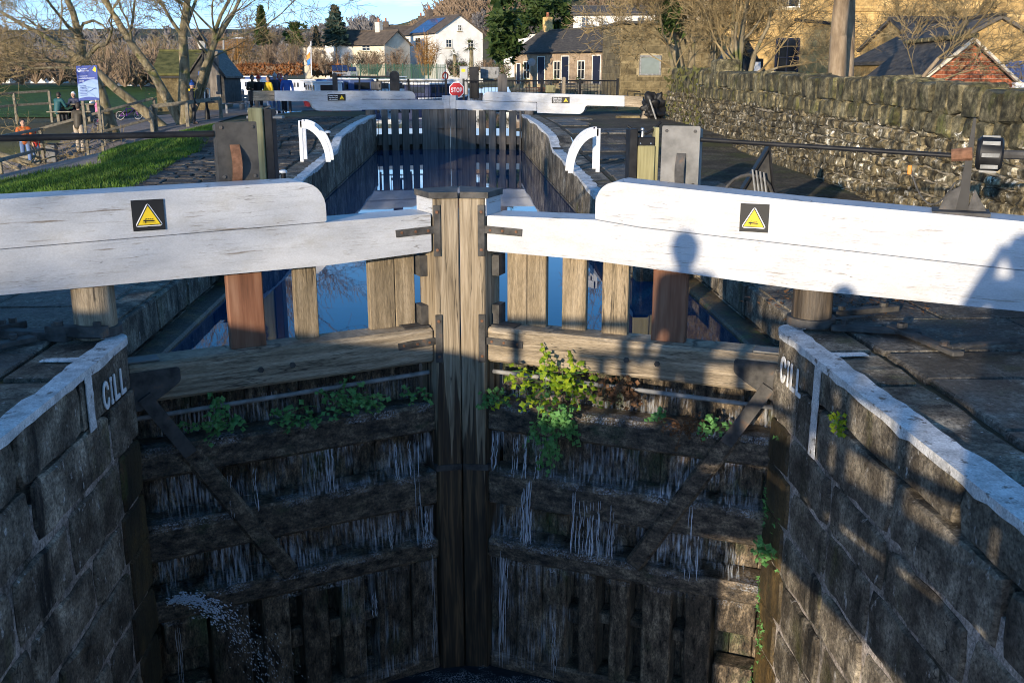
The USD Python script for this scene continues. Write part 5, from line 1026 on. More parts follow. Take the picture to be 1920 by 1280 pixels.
# square stone building with a notice board
def block_building():
    Y = 40.0; x0, x1 = at(1165, 100, Y)[0], at(1342, 100, Y)[0]; zt = at(1165, 45, Y)[2]; zb_ = .4
    t = thing('stone_building', 'square golden stone building with a framed notice board', 'building', (x0, Y, zb_))
    obj('wall', MB().box(((x0 + x1) / 2, Y + 2.5, (zt - 1) / 2), ((x1 - x0) / 2, 2.47, (zt + 1) / 2)), 'sand_mortar', t)
    c = at(1219, 123, Y); hw, hh = .47, .42
    masonry(t, 'stone_block', 'sandstone_dark', (0, Y + .03, 0), (1, 0, 0), (0, -1, 0), sbox(x0, zb_ - .3, x1, zt), .27, (.45, .8), .03, 8, [(c[0] - hw, c[2] - hh, c[0] + hw, c[2] + hh)])
    masonry(t, 'stone_block', 'sandstone_dark', (x0 + .0, 0, 0), (0, 1, 0), (-1, 0, 0), sbox(Y + .06, zb_ - .3, Y + 5, zt), .27, (.45, .8), .03, 9, limit=100)
    obj('roof', MB().box(((x0 + x1) / 2, Y + 2.4, zt + .05), ((x1 - x0) / 2 + .12, 2.7, .05)), 'dark_stone_wall', t)
    nb = obj('notice_board', MB().box(c + V(0, .02, 0), (hw * .9, .03, hh * .9)), 'dark_stone_wall', t)
    obj('board_panel', MB().box(c + V(0, -.02, 0), (hw * .76, .008, hh * .76)), 'board_face', nb)
    m = MB()
    for sx in (-1, 1): m.box(c + V(sx * hw * .82, -.025, 0), (.03, .02, hh * .88)); m.box(c + V(0, -.025, sx * hh * .82), (hw * .78, .018, .03))
    obj('board_frame', m, 'pale_rod', nb)
    m = MB(); m.tube([at(1177, 181, 39.3), at(1177, 171, 39.3), at(1200, 172, 39.3), at(1200, 182, 39.3)], .025, 6); obj('hoop_rail', m, 'black_paint', t)
block_building()

# big golden stone house behind the trees
def big_house():
    Y = 44.0; x0, x1 = at(1352, 60, Y)[0], at(1990, 60, Y)[0]; zb_, zt = .3, 8.2
    t = thing('stone_house', 'large golden sandstone house dappled with branch shadows', 'house', (x0, Y, zb_))
    obj('wall', MB().box(((x0 + x1) / 2, Y + 4, (zt - 2) / 2), ((x1 - x0) / 2, 3.97, (zt + 2) / 2)), 'sand_mortar', t)
    w = at(1475, 108, Y); hw, hh = .52, .80; w2 = at(1478, 6, Y); w3 = at(1885, 45, Y)
    holes = [(w[0] - hw, w[2] - hh, w[0] + hw, w[2] + hh), (w2[0] - .5, w2[2] - .2, w2[0] + .5, w2[2] + 1.3)]
    masonry(t, 'stone_block', 'sandstone', (0, Y + .03, 0), (1, 0, 0), (0, -1, 0), sbox(x0, zb_ - .5, x1, 6.4), .34, (.6, 1.1), .03, 12, holes, limit=300)
    masonry(t, 'stone_block', 'sandstone', (x0, 0, 0), (0, 1, 0), (-1, 0, 0), sbox(Y + .06, zb_ - .5, Y + 8, 6.4), .34, (.6, 1.1), .03, 13, limit=60)
    opening(t, (w[0], Y, w[2] - hh), (1, 0, 0), hw * 2, hh * 2, 'window', (0, -1, 0), frame='door_navy')
    opening(t, (w2[0], Y, w2[2] - .2), (1, 0, 0), 1.0, 1.5, 'window', (0, -1, 0))
    obj('string_course', MB().box(((x0 + x1) / 2, Y - .03, at(1400, 18, Y)[2]), ((x1 - x0) / 2, .06, .07)), 'sandstone', t)
    obj('eave', MB().box(((x0 + x1) / 2, Y + 3.9, zt + .06), ((x1 - x0) / 2 + .2, 4.4, .06)), 'slate', t)
    obj('drainpipe', MB().bar(at(1490, 37, Y - .08), at(1556, 44, Y - .08), .14, .12), 'black_paint', t)
    # pale flat roofed wing to its left
    a, b = at(1288, 20, 46), at(1353, 50, 46)
    t2 = thing('pale_building', 'pale orange boarded upper storey behind the left bare tree', 'building', (a[0], 46, b[2]))
    for k in range(6):
        z0 = b[2] + k * .32; obj('cladding_board', MB().box(((a[0] + b[0]) / 2, 46, z0 + .155), ((b[0] - a[0]) / 2 + .1, .05, .152)), 'cream_render', t2)
    obj('wall', MB().box(((a[0] + b[0]) / 2, 47.5, b[2] + .2), ((b[0] - a[0]) / 2, 1.4, 2.0)), 'cream_render', t2)
    obj('lower_wall', MB().box(((a[0] + b[0]) / 2, 46.6, b[2] - 1.6), ((b[0] - a[0]) / 2 + .2, .4, 1.55)), 'sandstone_dark', t2)
big_house()

# brick shed with a dark roof, its gable to the camera
def brick_shed():
    Y, D = 20.0, 3.9; pk = at(1827, 80, Y); el, er = at(1722, 149, Y), at(1903, 168, Y)
    ze = (el[2] + er[2]) / 2; px, pz = pk[0], pk[2]; hw = (er[0] - el[0]) / 2; cx = (er[0] + el[0]) / 2
    dx = .5
    t = thing('brick_shed', 'small red brick gabled shed with dark slate roof behind the wall', 'shed', (cx, Y, .3))
    prof = Polygon([(cx - hw, -.2), (cx + hw, -.2), (cx + hw, ze), (cx, pz), (cx - hw, ze)])
    v = MB().prism(prof, (0, Y + D, 0), (1, 0, 0), (0, 0, 1), D - .03).get(); v[0][:, 0] += (v[0][:, 1] - Y) / D * dx
    obj('wall', v, 'brick_mortar', t)
    masonry(t, 'brick', 'brick', (0, Y + .03, 0), (1, 0, 0), (0, -1, 0), prof.intersection(sbox(-99, .85, 99, 9)).buffer(-.01), .083, (.225, .226), .036, 3, limit=300, gap=.007)
    for s, nm in ((-1, 'roof'), (1, 'roof')):
        e = V(cx + s * hw * 1.06, Y - .06, ze - (pz - ze) * .06); a = V(cx, Y - .06, pz); b = V(dx, D + .2, 0); up = V(0, 0, .07)
        q = np.array([a, e, e + b, a + b]) + V(0, 0, .03); rf = obj(nm, MB().add(np.vstack([q, q + up]), [[0, 1, 2, 3], [7, 6, 5, 4], [0, 4, 5, 1], [1, 5, 6, 2], [2, 6, 7, 3], [3, 7, 4, 0]]), 'slate', t)
        obj('verge', MB().bar(V(cx, Y - .09, pz + .06), V(cx + s * hw * 1.04, Y - .09, ze + .02), .05, .10, (0, 1, 0)), 'cream_render', rf)
    for k in range(9):
        f0, f1 = k / 9 + .006, (k + 1) / 9 - .006; A, B = V(cx + dx * f0, Y - .06 + (D + .2) * f0, pz + .13), V(cx + dx * f1, Y - .06 + (D + .2) * f1, pz + .13)
        obj('ridge_tile', MB().bar(A, B, .24, .09, bev=.03), 'coping_moss', t)
    obj('barge_end', MB().box((cx + hw + .05, Y - .05, ze - .12), (.12, .07, .16)), 'white_gloss', t)
    return t
brick_shed()
p = at(1893, 36, 27.5)
st = house('stone_outbuilding', 'stone outbuilding with dark slate roof behind the brick shed', (p[0] - .2, 29.9), math.radians(90), 4.6, 4.4, 2.0, p[2], 'sandstone', 'slate', .2, over=.12)
p = at(1760, 90, 31)
house('slate_roofed_store', 'low dark slate roofed store left of the stone outbuilding', (p[0] + 1.7, 34), math.radians(8), 4.2, 3.6, at(1700, 92, 32)[2], at(1760, 38, 33)[2], 'sandstone', 'slate', .2, over=.1)

# houses on the hillside
def hill_house(name, label, x, y, Y, rot, w, d, eh, rh, wm='white_render', rm='roof_tile', **k):
    p = at(x, y, Y); return tagp(house(name, label, p[:2], rot, w, d, p[2] + eh, p[2] + eh + rh, wm, rm, p[2], **k), group='white and cream houses beyond the canal')
W = lambda y, z, w=1.2, h=1.3: (y, z, w, h, 'window')
p = at(868, 92, 118)
hill_house('white_house', 'white gabled house with a solar panel on its roof', 828, 100, 122, math.radians(-62), 9, 6.0, 2.1, 1.9, front=[W(-3, at(828, 100, 122)[2] + .5, 1.4, 1.2), W(0, at(828, 100, 122)[2] + .5, 1.4, 1.2)], gable=[W(0, at(828, 100, 122)[2] + 2.3, .5, .7), W(-1.4, at(828, 100, 122)[2] + .5, .8, .9), W(1.4, at(828, 100, 122)[2] + .5, .8, .9)], solar=True, chim=[(-3, 0, 1.0, 'roof_tile')], wm='white_render')
p = at(770, 92, 128)
hill_house('white_house', 'long white house with two chimneys left of the solar roof', 764, 98, 130, math.radians(14), 6.5, 5, 1.5, 1.5, front=[W(-1.8, at(764, 98, 130)[2] + .3, 1.5, .9), W(1.2, at(764, 98, 130)[2] + .3, 1.5, .9)], chim=[(1.8, 0, 1.3, 'roof_tile'), (-2.6, 0, .6, 'roof_tile')])
hill_house('low_house', 'low cream bungalow with dark roof among the brown shrubs', 668, 104, 118, math.radians(30), 5.5, 4.5, 1.1, 1.5, wm='white_render', chim=[(-2.5, 0, 1.1, 'cream_render')], front=[W(0, at(668, 100, 118)[2] + .2, 1.2, .7)])
hill_house('low_house', 'brown roofed house with a white verge right of the bungalow', 712, 104, 116, math.radians(-35), 5, 4.5, 1.1, 1.4, wm='cream_render', chim=[(0, 0, 1.0, 'cream_render')], front=[W(0, at(712, 100, 116)[2] + .2, 1.2, .7)])
hill_house('low_house', 'low brown house at the left of the bungalow roofs', 620, 104, 125, math.radians(5), 6, 5, 1.0, 1.4, wm='cream_render', front=[W(0, at(620, 100, 125)[2] + .2, 1.2, .7)])
p = at(1135, 55, 112)
hill_house('white_house', 'large white house above the cottage roof behind bare branches', 1150, 66, 112, math.radians(-8), 8.5, 6, 2.0, .9, rm='slate', front=[W(-3.0, at(1150, 66, 112)[2] + .6, .8, 1.1), W(2.8, at(1150, 66, 112)[2] + .8, .8, .9)])
hill_house('white_house', 'small white house wing between pines and the large white house', 1072, 68, 112, math.radians(-8), 3.0, 4, .9, .8, rm='roof_tile', front=[W(0, at(1072, 68, 112)[2] + .1, .5, .5)])
hill_house('white_house', 'white house glimpsed between the pine trunks', 985, 92, 125, math.radians(10), 7, 5, 1.8, 1.2, front=[W(-2, at(985, 92, 125)[2] + .5, .9, .9), W(2, at(985, 92, 125)[2] + .5, .9, .9)])
hill_house('white_house', 'white gabled house behind the twigs at the far left', 30, 150, 150, math.radians(60), 5, 4, 1.0, 1.3, over=.15)
hill_house('white_house', 'white walled house seen left of the blue board', 92, 141, 150, math.radians(5), 4.0, 4, 1.0, 1.0, over=.15, front=[W(0, at(92, 141, 150)[2] + .2, .8, .6)])
hill_house('white_house', 'pale house seen between the left tree trunks', 232, 138, 110, math.radians(-10), 3.6, 4, 1.0, .8, over=.15, front=[W(0, at(232, 138, 110)[2] + .2, 1.4, .6)])
# mossy roofed stone hut by the towpath
def hut():
    Y = 45.0; a, b = at(386, 180, Y), at(420, 180, Y); pk = at(398, 95, Y); e1 = at(420, 137, Y)
    zb_ = a[2] - .3; t = thing('stone_hut', 'dark stone hut with a mossy roof beside the street lamp', 'hut', (a[0], Y, zb_))
    w = 3.4; hw = (b[0] - a[0]) / 2 + .35; cx = (a[0] + b[0]) / 2 - .3; ze = e1[2] - .1; pz = pk[2]
    obj('wall', MB().prism([(cx - hw, zb_), (cx + hw, zb_), (cx + hw, ze), (cx, pz), (cx - hw, ze)], (0, Y + w, 0), (1, 0, 0), (0, 0, 1), w), 'dark_stone_wall', t)
    for s in (-1, 1):
        q = np.array([V(cx, Y - .1, pz), V(cx + s * (hw + .12), Y - .1, ze - .12), V(cx + s * (hw + .12), Y + w + .1, ze - .12), V(cx, Y + w + .1, pz)]); obj('roof', MB().add(np.vstack([q, q + V(0, 0, .08)]), [[0, 1, 2, 3], [7, 6, 5, 4], [0, 4, 5, 1], [1, 5, 6, 2], [2, 6, 7, 3], [3, 7, 4, 0]]), 'slate', t)
    obj('door', MB().box(((a[0] + b[0]) / 2 + .05, Y - .02, zb_ + 1.2), (.22, .02, .95)), 'grey_plank', t)
    # barn behind with a long mossy roof
    p, q = at(335, 140, 52), at(392, 98, 52)
    t2 = house('mossy_barn', 'low stone barn with a long mossy roof behind the twin trunks', ((p[0] + q[0]) / 2 - .5, 54), math.radians(4), 3.0, 4.5, p[2], q[2], 'sandstone_dark', 'moss_roof', p[2] - 1.6, over=.15)
hut()
# ------------------------------------------------------------------ trees
def grow(rng, p, d, length, r, depth, out, curl=.18, up=.10, kids=(3, 5), spread=(.45, 1.0), ratio=.62, nseg=4, rmin=.003, droop=0.0, bare=2, top_=None):
    top_ = depth if top_ is None else top_
    p, d = V(*p), unit(d); step = length / nseg; pts = [p]; rr = r
    for i in range(nseg):
        d = unit(d + rng.normal(0, curl, 3) + V(0, 0, up - droop)); q = p + d * step; r2 = max(rr * (.86 if depth else .78), rmin)
        out.append((*p, *q, rr, r2, depth)); p, rr = q, r2; pts.append((p, d, rr))
        if depth > 0 and i >= (1 if depth < top_ else bare):
            for _ in range(int(rng.integers(*kids)) if i > 1 else 1):
                a = rng.uniform(0, 6.283); s = rng.uniform(*spread); u = unit(np.cross(d, V(.3, .2, .9) + rng.normal(0, .2, 3))); w = np.cross(d, u)
                nd = unit(d * math.cos(s) + (u * math.cos(a) + w * math.sin(a)) * math.sin(s)); k = rng.uniform(.5, 1.0)
                grow(rng, p, nd, length * ratio * k, max(rr * .55 * k, rmin), depth - 1, out, curl * 1.15, up, kids, spread, ratio, nseg, rmin, droop, bare, top_)
    if depth > 0: grow(rng, p, d, length * ratio, rr * .85, depth - 1, out, curl * 1.1, up, kids, spread, ratio, nseg, rmin, droop, bare, top_)
def emit_tree(t, S, bark, twig, r_branch=.03):
    S = np.array(S); big = S[:, 6] > .09; mid = (S[:, 6] > r_branch) & ~big; sm = ~big & ~mid
    if big.any(): obj('trunk', segs(S[big], 9), bark, t, smooth=60)
    if mid.any(): obj('limbs', segs(S[mid], 6), bark, t, smooth=60, kind='stuff')
    if sm.any(): obj('twigs', segs(S[sm], 3), twig, t, kind='stuff')
def tree(name, label, base, stems, twig='twig_brown', bark='bark', depth=4, seed=1, group=None, **k):
    """stems: (direction, length, radius)."""
    rng = np.random.default_rng(seed); t = thing(name, label, 'tree', base, group); S = []
    for d, l, r in stems: grow(rng, V(*base) - V(0, 0, .15), d, l, r, depth, S, **k)
    emit_tree(t, S, bark, twig); return t, S
def gbase(px, py, **k): return atg(px, py, **k)
def far_base(px, Y, dz=0): p = at(px, 140, Y); return V(p[0], Y, float(g(p[0], Y)) + dz)
# big bare trees at the left
b1, b2, b3 = far_base(205, 38), far_base(300, 41), far_base(338, 41)
tree('bare_tree', 'bare tree with mossy trunk rising behind the blue board', b1, [((-.15, 0, 1), 4.2, .27)], 'twig_olive', depth=4, seed=4, kids=(2, 3), rmin=.007, curl=.2, up=.03, droop=.02, ratio=.74, spread=(.5, 1.15))
tree('bare_tree', 'bare tree with a trunk leaning left beside the path', b2, [((-.55, .05, 1), 4.6, .22), ], 'twig_olive', depth=4, seed=8, kids=(2, 4), rmin=.007, curl=.14, up=.06, ratio=.72)
tree('bare_tree', 'large forked bare tree right of the leaning trunk', b3, [((-.35, 0, 1), 4.8, .22), ((.10, .1, 1), 4.6, .27), ((.55, .0, .9), 4.0, .17), ((.62, -.2, 1.1), 5.0, .16)], 'twig_olive', depth=4, seed=15, kids=(2, 4), rmin=.007, curl=.13, up=.06, ratio=.70)
b0 = far_base(40, 30)
tree('bare_tree', 'low spreading bare tree at the far left edge over the fence', b0 + V(-3.2, 0, 0), [((.25, 0, 1), 3.6, .22), ((.7, .1, .75), 3.4, .16)], 'twig_olive', depth=4, seed=23, kids=(2, 3), rmin=.006, curl=.2, up=.0, ratio=.74, droop=.02, spread=(.5, 1.1))
# trees behind the rubble wall
def wall_base(px, Y): p = at(px, 140, Y); return V(p[0], Y, .3)
t, S = tree('wall_tree', 'bare tree leaning left above the wall beside the notice board building', wall_base(1318, 27), [((-.30, 0, 1), 3.2, .24), ((-.5, .2, 1), 2.8, .15), ((.35, .3, 1), 2.8, .14), ((-.8, .3, 1.3), 2.6, .09)], 'twig_olive', 'bark', depth=4, seed=31, bare=2, kids=(2, 5), rmin=.005, curl=.17, up=.07, ratio=.66)
rr = np.random.default_rng(5)
tree('wall_tree', 'forked bare tree standing between the two wall tops', wall_base(1365, 24), [((.05, 0, 1), 2.3, .14), ((-.16, .1, 1), 2.4, .12), ((.40, 0, 1), 2.1, .11)], 'twig_olive', 'bark', depth=4, seed=37, bare=2, kids=(2, 4), rmin=.005, curl=.14, up=.05, ratio=.68)
tree('wall_tree', 'pale barked tree with twin trunks right of the dark window', wall_base(1588, 17.5), [((-.02, 0, 1), 4.4, .19), ((.20, .1, 1), 4.4, .18), ((.75, .0, .9), 2.4, .06)], 'twig_olive', 'bark_warm', depth=4, seed=41, kids=(2, 4), rmin=.004, curl=.10, up=.05, ratio=.62)
tree('wall_tree', 'bare tree with arching twigs over the slate roofs', wall_base(1760, 36), [((.1, 0, 1), 2.6, .14), ((-.3, 0, 1), 2.4, .1)], 'twig_olive', 'bark', depth=4, seed=43, kids=(2, 5), rmin=.006, curl=.2, up=.0, ratio=.72, droop=.04)
# ivy on the leaning tree
m = MB(); c = at(1255, 30, 26.5); P = c + rr.normal(0, 1, (700, 3)) * V(.15, .2, .24); d = rr.normal(0, .06, (700, 2, 3)); m.add(np.stack([P, P + d[:, 0], P + d[:, 1]], 1).reshape(-1, 3), np.arange(2100).reshape(-1, 3))
t = thing('ivy', 'clump of green ivy on the leaning bare tree', 'ivy', c); obj('leaves', m, 'ivy_green', t, kind='stuff')
# trees outside the frame on the left that dapple the upper lock
tree('bare_tree', 'bare tree out of view on the left bank, placed to dapple the upper gates', (-15.5, 2.0, -1.2), [((0, 0, 1), 4.0, .24), ((.3, .2, 1), 3.8, .16)], 'twig_olive', depth=4, seed=51, kids=(2, 4), rmin=.008, curl=.16, ratio=.72)
tree('bare_tree', 'second bare tree out of view on the left bank, placed to dapple the upper gates', (-23, -3.5, -1.2), [((.2, 0, 1), 4.4, .28), ((-.3, .2, 1), 4.0, .18)], 'twig_olive', depth=4, seed=53, kids=(3, 4), rmin=.012, curl=.16, ratio=.74)

tree('bare_tree', 'third bare tree out of view behind the photographer, placed to dapple the near left beam', (-16.8, -13.5, -1.5), [((0, 0, 1), 3.4, .16), ((.3, .1, 1), 3.2, .10), ((-.3, .2, 1), 3.2, .10)], 'twig_olive', depth=4, seed=57, kids=(2, 4), rmin=.008, curl=.16, ratio=.72, bare=1)  # out of view, placed to shade the near left balance beam
# distant bare trees, shrubs and conifers
def far_tree(px, ytop, Y, label, seed, twig='twig_grey', wide=1.0, base_py=None):
    b = far_base(px, Y) if base_py is None else at(px, base_py, Y); H = at(px, ytop, Y)[2] - b[2]
    tree('distant_bare_tree', label, b, [((0, 0, 1), H * .34, H * .020), ((.22 * wide, 0, 1), H * .32, H * .014), ((-.25 * wide, 0, 1), H * .32, H * .014)], twig, 'bark', depth=3, seed=seed, kids=(2, 5), rmin=.022 * Y / 120, curl=.14, up=.06, ratio=.66, group='bare trees on the skyline')
far_tree(600, -12, 125, 'tall grey bare tree behind the blue green conifer', 61)
far_tree(740, 2, 150, 'tall spreading grey bare tree above the bungalow roofs', 62, wide=1.5)
far_tree(648, 6, 160, 'grey bare tree right of the blue green conifer', 63)
far_tree(845, 14, 210, 'small bare tree on the skyline above the solar roof', 64, base_py=60)
far_tree(815, 20, 230, 'smaller bare tree on the skyline left of the solar roof', 65, base_py=60)
far_tree(905, -5, 160, 'pale bare tree beside the first pine', 66, base_py=80)
far_tree(450, 12, 130, 'bare tree behind the street lamp', 67)
far_tree(1110, -25, 140, 'brown bare tree above the white house', 68, 'twig_brown', base_py=40)
far_tree(1075, -10, 170, 'brown bare tree right of the pines', 69, 'twig_brown', base_py=50)
def cone(name, label, px, ytop, ybot, Y, wpx, m, seed, kind='spruce', trunk_to=None):
    rng = np.random.default_rng(seed); b, tp = at(px, ybot, Y), at(px, ytop, Y); H = tp[2] - b[2]; Wd = wpx / FPX * Y / 2
    t = thing(name, label, 'tree', (b[0], Y, b[2] - 1)); n = 2600
    f = rng.uniform(0, 1, n)
    if kind == 'spruce': rad = (1 - f) ** .8 * (.75 + .25 * np.sin(f * 40))
    else:
        ncl = 26; C_ = np.column_stack([rng.normal(0, .42, ncl), rng.normal(0, .42, ncl), rng.uniform(.16, .95, ncl)]); k = rng.integers(0, ncl, n); P0 = C_[k] + rng.normal(0, 1, (n, 3)) * V(.17, .17, .06)
    if kind == 'spruce':
        a = rng.uniform(0, 6.283, n); q = rad * np.sqrt(rng.uniform(.25, 1, n)); P = np.column_stack([np.cos(a) * q * Wd, np.sin(a) * q * Wd, f * H])
    else: P = P0 * V(Wd, Wd, H)
    P = P + b; s = H * .045
    d1 = rng.normal(0, s, (n, 3)); d2 = rng.normal(0, s, (n, 3)); d1[:, 2] *= .5
    obj('crown', MB().add(np.stack([P - d1, P + d1, P + d2], 1).reshape(-1, 3), np.arange(3 * n).reshape(-1, 3)), m, t)
    obj('trunk', MB().tube([b - V(0, 0, 2), b + V(0, 0, H * .9)], [H * .028, H * .008], 8), 'bark', t)
cone('conifer', 'dark green conifer beside the bare hanging branches', 492, 14, 82, 105, 34, 'pine_green', 71)
cone('conifer', 'broad blue green conifer below the tall grey tree', 630, 12, 84, 115, 62, 'conifer_blue', 72)
cone('conifer', 'small dark conifer left of the blue green one', 594, 50, 86, 112, 20, 'conifer_blue', 73)
cone('evergreen_tree', 'rounded dark green tree above the brown shrubs', 552, 44, 92, 108, 44, 'ivy_green', 74, 'pine')
cone('pine_tree', 'tall sunlit pine left of the cottages', 942, -14, 122, 82, 84, 'pine_green', 75, 'pine')
cone('pine_tree', 'dark pine behind the cottage chimney', 1005, -8, 84, 96, 66, 'pine_green', 76, 'pine')
cone('pine_tree', 'slimmer dark pine right of the cottage chimney', 1052, -4, 80, 98, 46, 'pine_green', 77, 'pine')
def shrub(px, ytop, ybot, Y, wpx, m, label, seed, name='bare_shrub', n=900, leaf=None, spike=1.0):
    rng = np.random.default_rng(seed); b, tp = at(px, ybot, Y), at(px, ytop, Y); H = tp[2] - b[2]; Wd = wpx / FPX * Y / 2; t = thing(name, label, 'shrub', b, 'bare shrubs and bushes around the basin')
    S = []; r = .010 * Y / 80
    for k in range(26):
        a = rng.uniform(0, 6.28); q = math.sqrt(rng.uniform(0, 1)); e = b + V(math.cos(a) * q * Wd, math.sin(a) * q * Wd * .7, H * (.55 + .45 * math.sqrt(max(0, 1 - q * q * .8))) * rng.uniform(.8, 1.05))
        b_ = b + V(math.cos(a), math.sin(a), 0) * Wd * .3 * q; mdl = (b_ + e) / 2 + rng.normal(0, .1, 3) * H * .3
        S += [(*b_, *mdl, r * 3, r * 2.2, 0), (*mdl, *e, r * 2.2, r, 0)]
        for j in range(n // 26):
            f = rng.uniform(.25, 1); p = b_ + (e - b_) * f + rng.normal(0, .03, 3) * H; d = unit(rng.normal(0, 1, 3) * V(1, 1, .5) + V(0, 0, .7 * spike)) * H * rng.uniform(.08, .24)
            S.append((*p, *(p + d), r, r * .6, 0))
    obj('branches', segs(np.array(S), 3), m, t, kind='stuff')
    if leaf:
        k = n; a = rng.uniform(0, 6.28, k); q = np.sqrt(rng.uniform(.1, 1, k)); z = rng.uniform(.05, 1, k); P = b + np.column_stack([np.cos(a) * q * Wd * np.sqrt(1 - z * z * .7), np.sin(a) * q * Wd * .7 * np.sqrt(1 - z * z * .7), z * H]); s = H * .06
        d1, d2 = rng.normal(0, s, (k, 3)), rng.normal(0, s, (k, 3)); obj('foliage', MB().add(np.stack([P, P + d1, P + d2], 1).reshape(-1, 3), np.arange(3 * k).reshape(-1, 3)), leaf, t, kind='stuff')
    return t
SH = [(445, 62, 128, 100, 70, 'twig_orange', 'tall golden brown shrub right of the street lamp'), (500, 84, 128, 96, 60, 'twig_brown', 'brown bare shrub behind the beech hedge'),
      (545, 78, 135, 88, 66, 'twig_brown', 'domed bare shrub above the group of walkers'), (590, 88, 132, 98, 50, 'twig_brown', 'brown bare shrub left of the flag pole'),
      (640, 96, 140, 92, 56, 'twig_brown', 'dark bare shrub right of the flag'), (690, 98, 140, 94, 60, 'twig_brown', 'bare brown shrub below the bungalow'),
      (742, 90, 142, 92, 56, 'twig_brown', 'bare brown shrub left of the golden willow'), (800, 68, 142, 84, 56, 'twig_orange', 'golden bare willow shrub left of the palms'),
      (850, 108, 142, 88, 50, 'twig_brown', 'bare shrub beside the small palm'), (915, 112, 146, 84, 60, 'twig_brown', 'bare shrub between palm and pine'),
      (392, 56, 120, 120, 70, 'twig_brown', 'brown shrub behind the lantern post'), (300, 66, 132, 110, 90, 'twig_olive', 'olive brown thicket behind the forked tree'),
      (180, 70, 136, 105, 110, 'twig_olive', 'olive brown thicket behind the blue board'), (60, 70, 140, 100, 120, 'twig_olive', 'olive brown thicket at the far left'),
      (500, 60, 98, 170, 90, 'twig_brown', 'brown woodland edge left of the round evergreen'), (690, 66, 100, 170, 90, 'twig_brown', 'brown woodland edge behind the bungalows'),
      (700, 112, 140, 76, 46, 'twig_brown', 'low brown shrub behind the round topped post'), (610, 108, 138, 80, 40, 'twig_brown', 'small low shrub below the flag')]
for i, (px, y0, y1, Y, w, m, lb) in enumerate(SH): shrub(px, y0, y1, Y, w, m, lb, 200 + i, n=1000)
shrub(690, 96, 122, 98, 60, 'twig_brown', 'small green leaved bush below the bungalow', 231, 'evergreen_shrub', 500, 'ivy_green')
shrub(870, 118, 146, 80, 70, 'twig_brown', 'dark evergreen bush around the palms', 232, 'evergreen_shrub', 500, 'ivy_green')
shrub(935, 118, 150, 78, 50, 'twig_brown', 'dark evergreen bush left of the cottages', 233, 'evergreen_shrub', 500, 'ivy_green')
shrub(440, 186, 194, 50, 60, 'twig_brown', 'low green bush beside the bench', 234, 'evergreen_shrub', 300, 'ivy_green')
# hillside woods, far away: single mass
def woods(label, pxr, Yr, n, seed, m, h0, h1, name='hillside_wood'):
    rng = np.random.default_rng(seed); S = []
    for k in range(n):
        Y = rng.uniform(*Yr); px = rng.uniform(*pxr); b = far_base(px, Y); H = rng.uniform(h0, h1); r = .0007 * Y
        for j in range(16):
            d = unit(V(rng.normal(0, .45), rng.normal(0, .45), 1)); l = H * rng.uniform(.5, 1); S.append((*(b + V(0, 0, H * .1)), *(b + d * l), r * 1.1, r * .5, 0))
            for q in range(3): f = rng.uniform(.4, .9); p = b + d * l * f; S.append((*p, *(p + unit(rng.normal(0, 1, 3) + V(0, 0, 1)) * H * .22), r * .7, r * .4, 0))
    obj(name, segs(np.array(S), 3), m, kind='stuff', label=label, cat='wood')
woods('brown bare woodland on the hill at centre', (700, 1120), (230, 420), 340, 301, 'twig_brown', 5, 9)
woods('bare woodland on the low far hills at left', (-200, 720), (260, 900), 420, 302, 'twig_grey', 6, 11)
woods('bare woodland rising behind the stone houses', (1120, 2000), (120, 300), 200, 303, 'twig_brown', 5, 9)
woods('brown scrub along the valley floor at left', (-100, 480), (85, 230), 240, 304, 'twig_brown', 2.5, 5)
def palm(px, ytop, ybot, Y, wpx, label, seed):
    rng = np.random.default_rng(seed); b, tp = at(px, ybot, Y), at(px, ytop, Y); R_ = wpx / FPX * Y / 2; t = thing('palm_tree', label, 'palm tree', b); c = V(b[0], b[1], tp[2] - R_ * .8)
    obj('trunk', MB().tube([b - V(0, 0, .5), c], [.18, .14], 8), 'bark', t); m = MB()
    for k in range(34):
        a = rng.uniform(0, 6.28); e = rng.uniform(-.5, 1.2); d = V(math.cos(a) * math.cos(e), math.sin(a) * math.cos(e), math.sin(e)); tip = c + d * R_ * 1.1; s = unit(np.cross(d, V(0, 0, 1)))
        for j in range(7): f = (j - 3) / 3; q = c + d * R_ * .5; m.add([q - s * .02, q + s * .02, tip + s * f * R_ * .45 - V(0, 0, abs(f) * R_ * .3)], [[0, 1, 2]])
    obj('fronds', m, 'palm_green', t)
palm(884, 72, 128, 78, 36, 'fan palm in front of the white gable', 7); palm(853, 92, 132, 82, 24, 'smaller fan palm left of the first', 8)
def hedge(label, pa, pb, h, m, seed, n=3000):
    rng = np.random.default_rng(seed); a, b = pa, pb; t = thing('beech_hedge', label, 'hedge', a); d = b - a; f = rng.uniform(0, 1, n); w = .5
    P = a + d * f[:, None] + np.column_stack([rng.uniform(-w, w, n) * .2, rng.uniform(-w, w, n), rng.uniform(0, h, n)]); s = .12
    d1, d2 = rng.normal(0, s, (n, 3)), rng.normal(0, s, (n, 3)); obj('foliage', MB().add(np.stack([P, P + d1, P + d2], 1).reshape(-1, 3), np.arange(3 * n).reshape(-1, 3)), m, t, kind='stuff')
    obj('inner_stems', MB().box((a + b) / 2 + V(0, 0, h * .45), (np.linalg.norm(d) / 2, .3, h * .42), np.array([unit(d), np.cross([0, 0, 1], unit(d)), [0, 0, 1]])), 'twig_brown', t)
hedge('clipped orange brown beech hedge behind the walkers', at(446, 139, 82), at(566, 139, 80), at(500, 121, 81)[2] - at(500, 139, 81)[2], 'beech_orange', 91)
hedge('orange brown beech hedge beyond the boats', at(585, 142, 84), at(640, 142, 84), .9, 'beech_orange', 92, 1200)

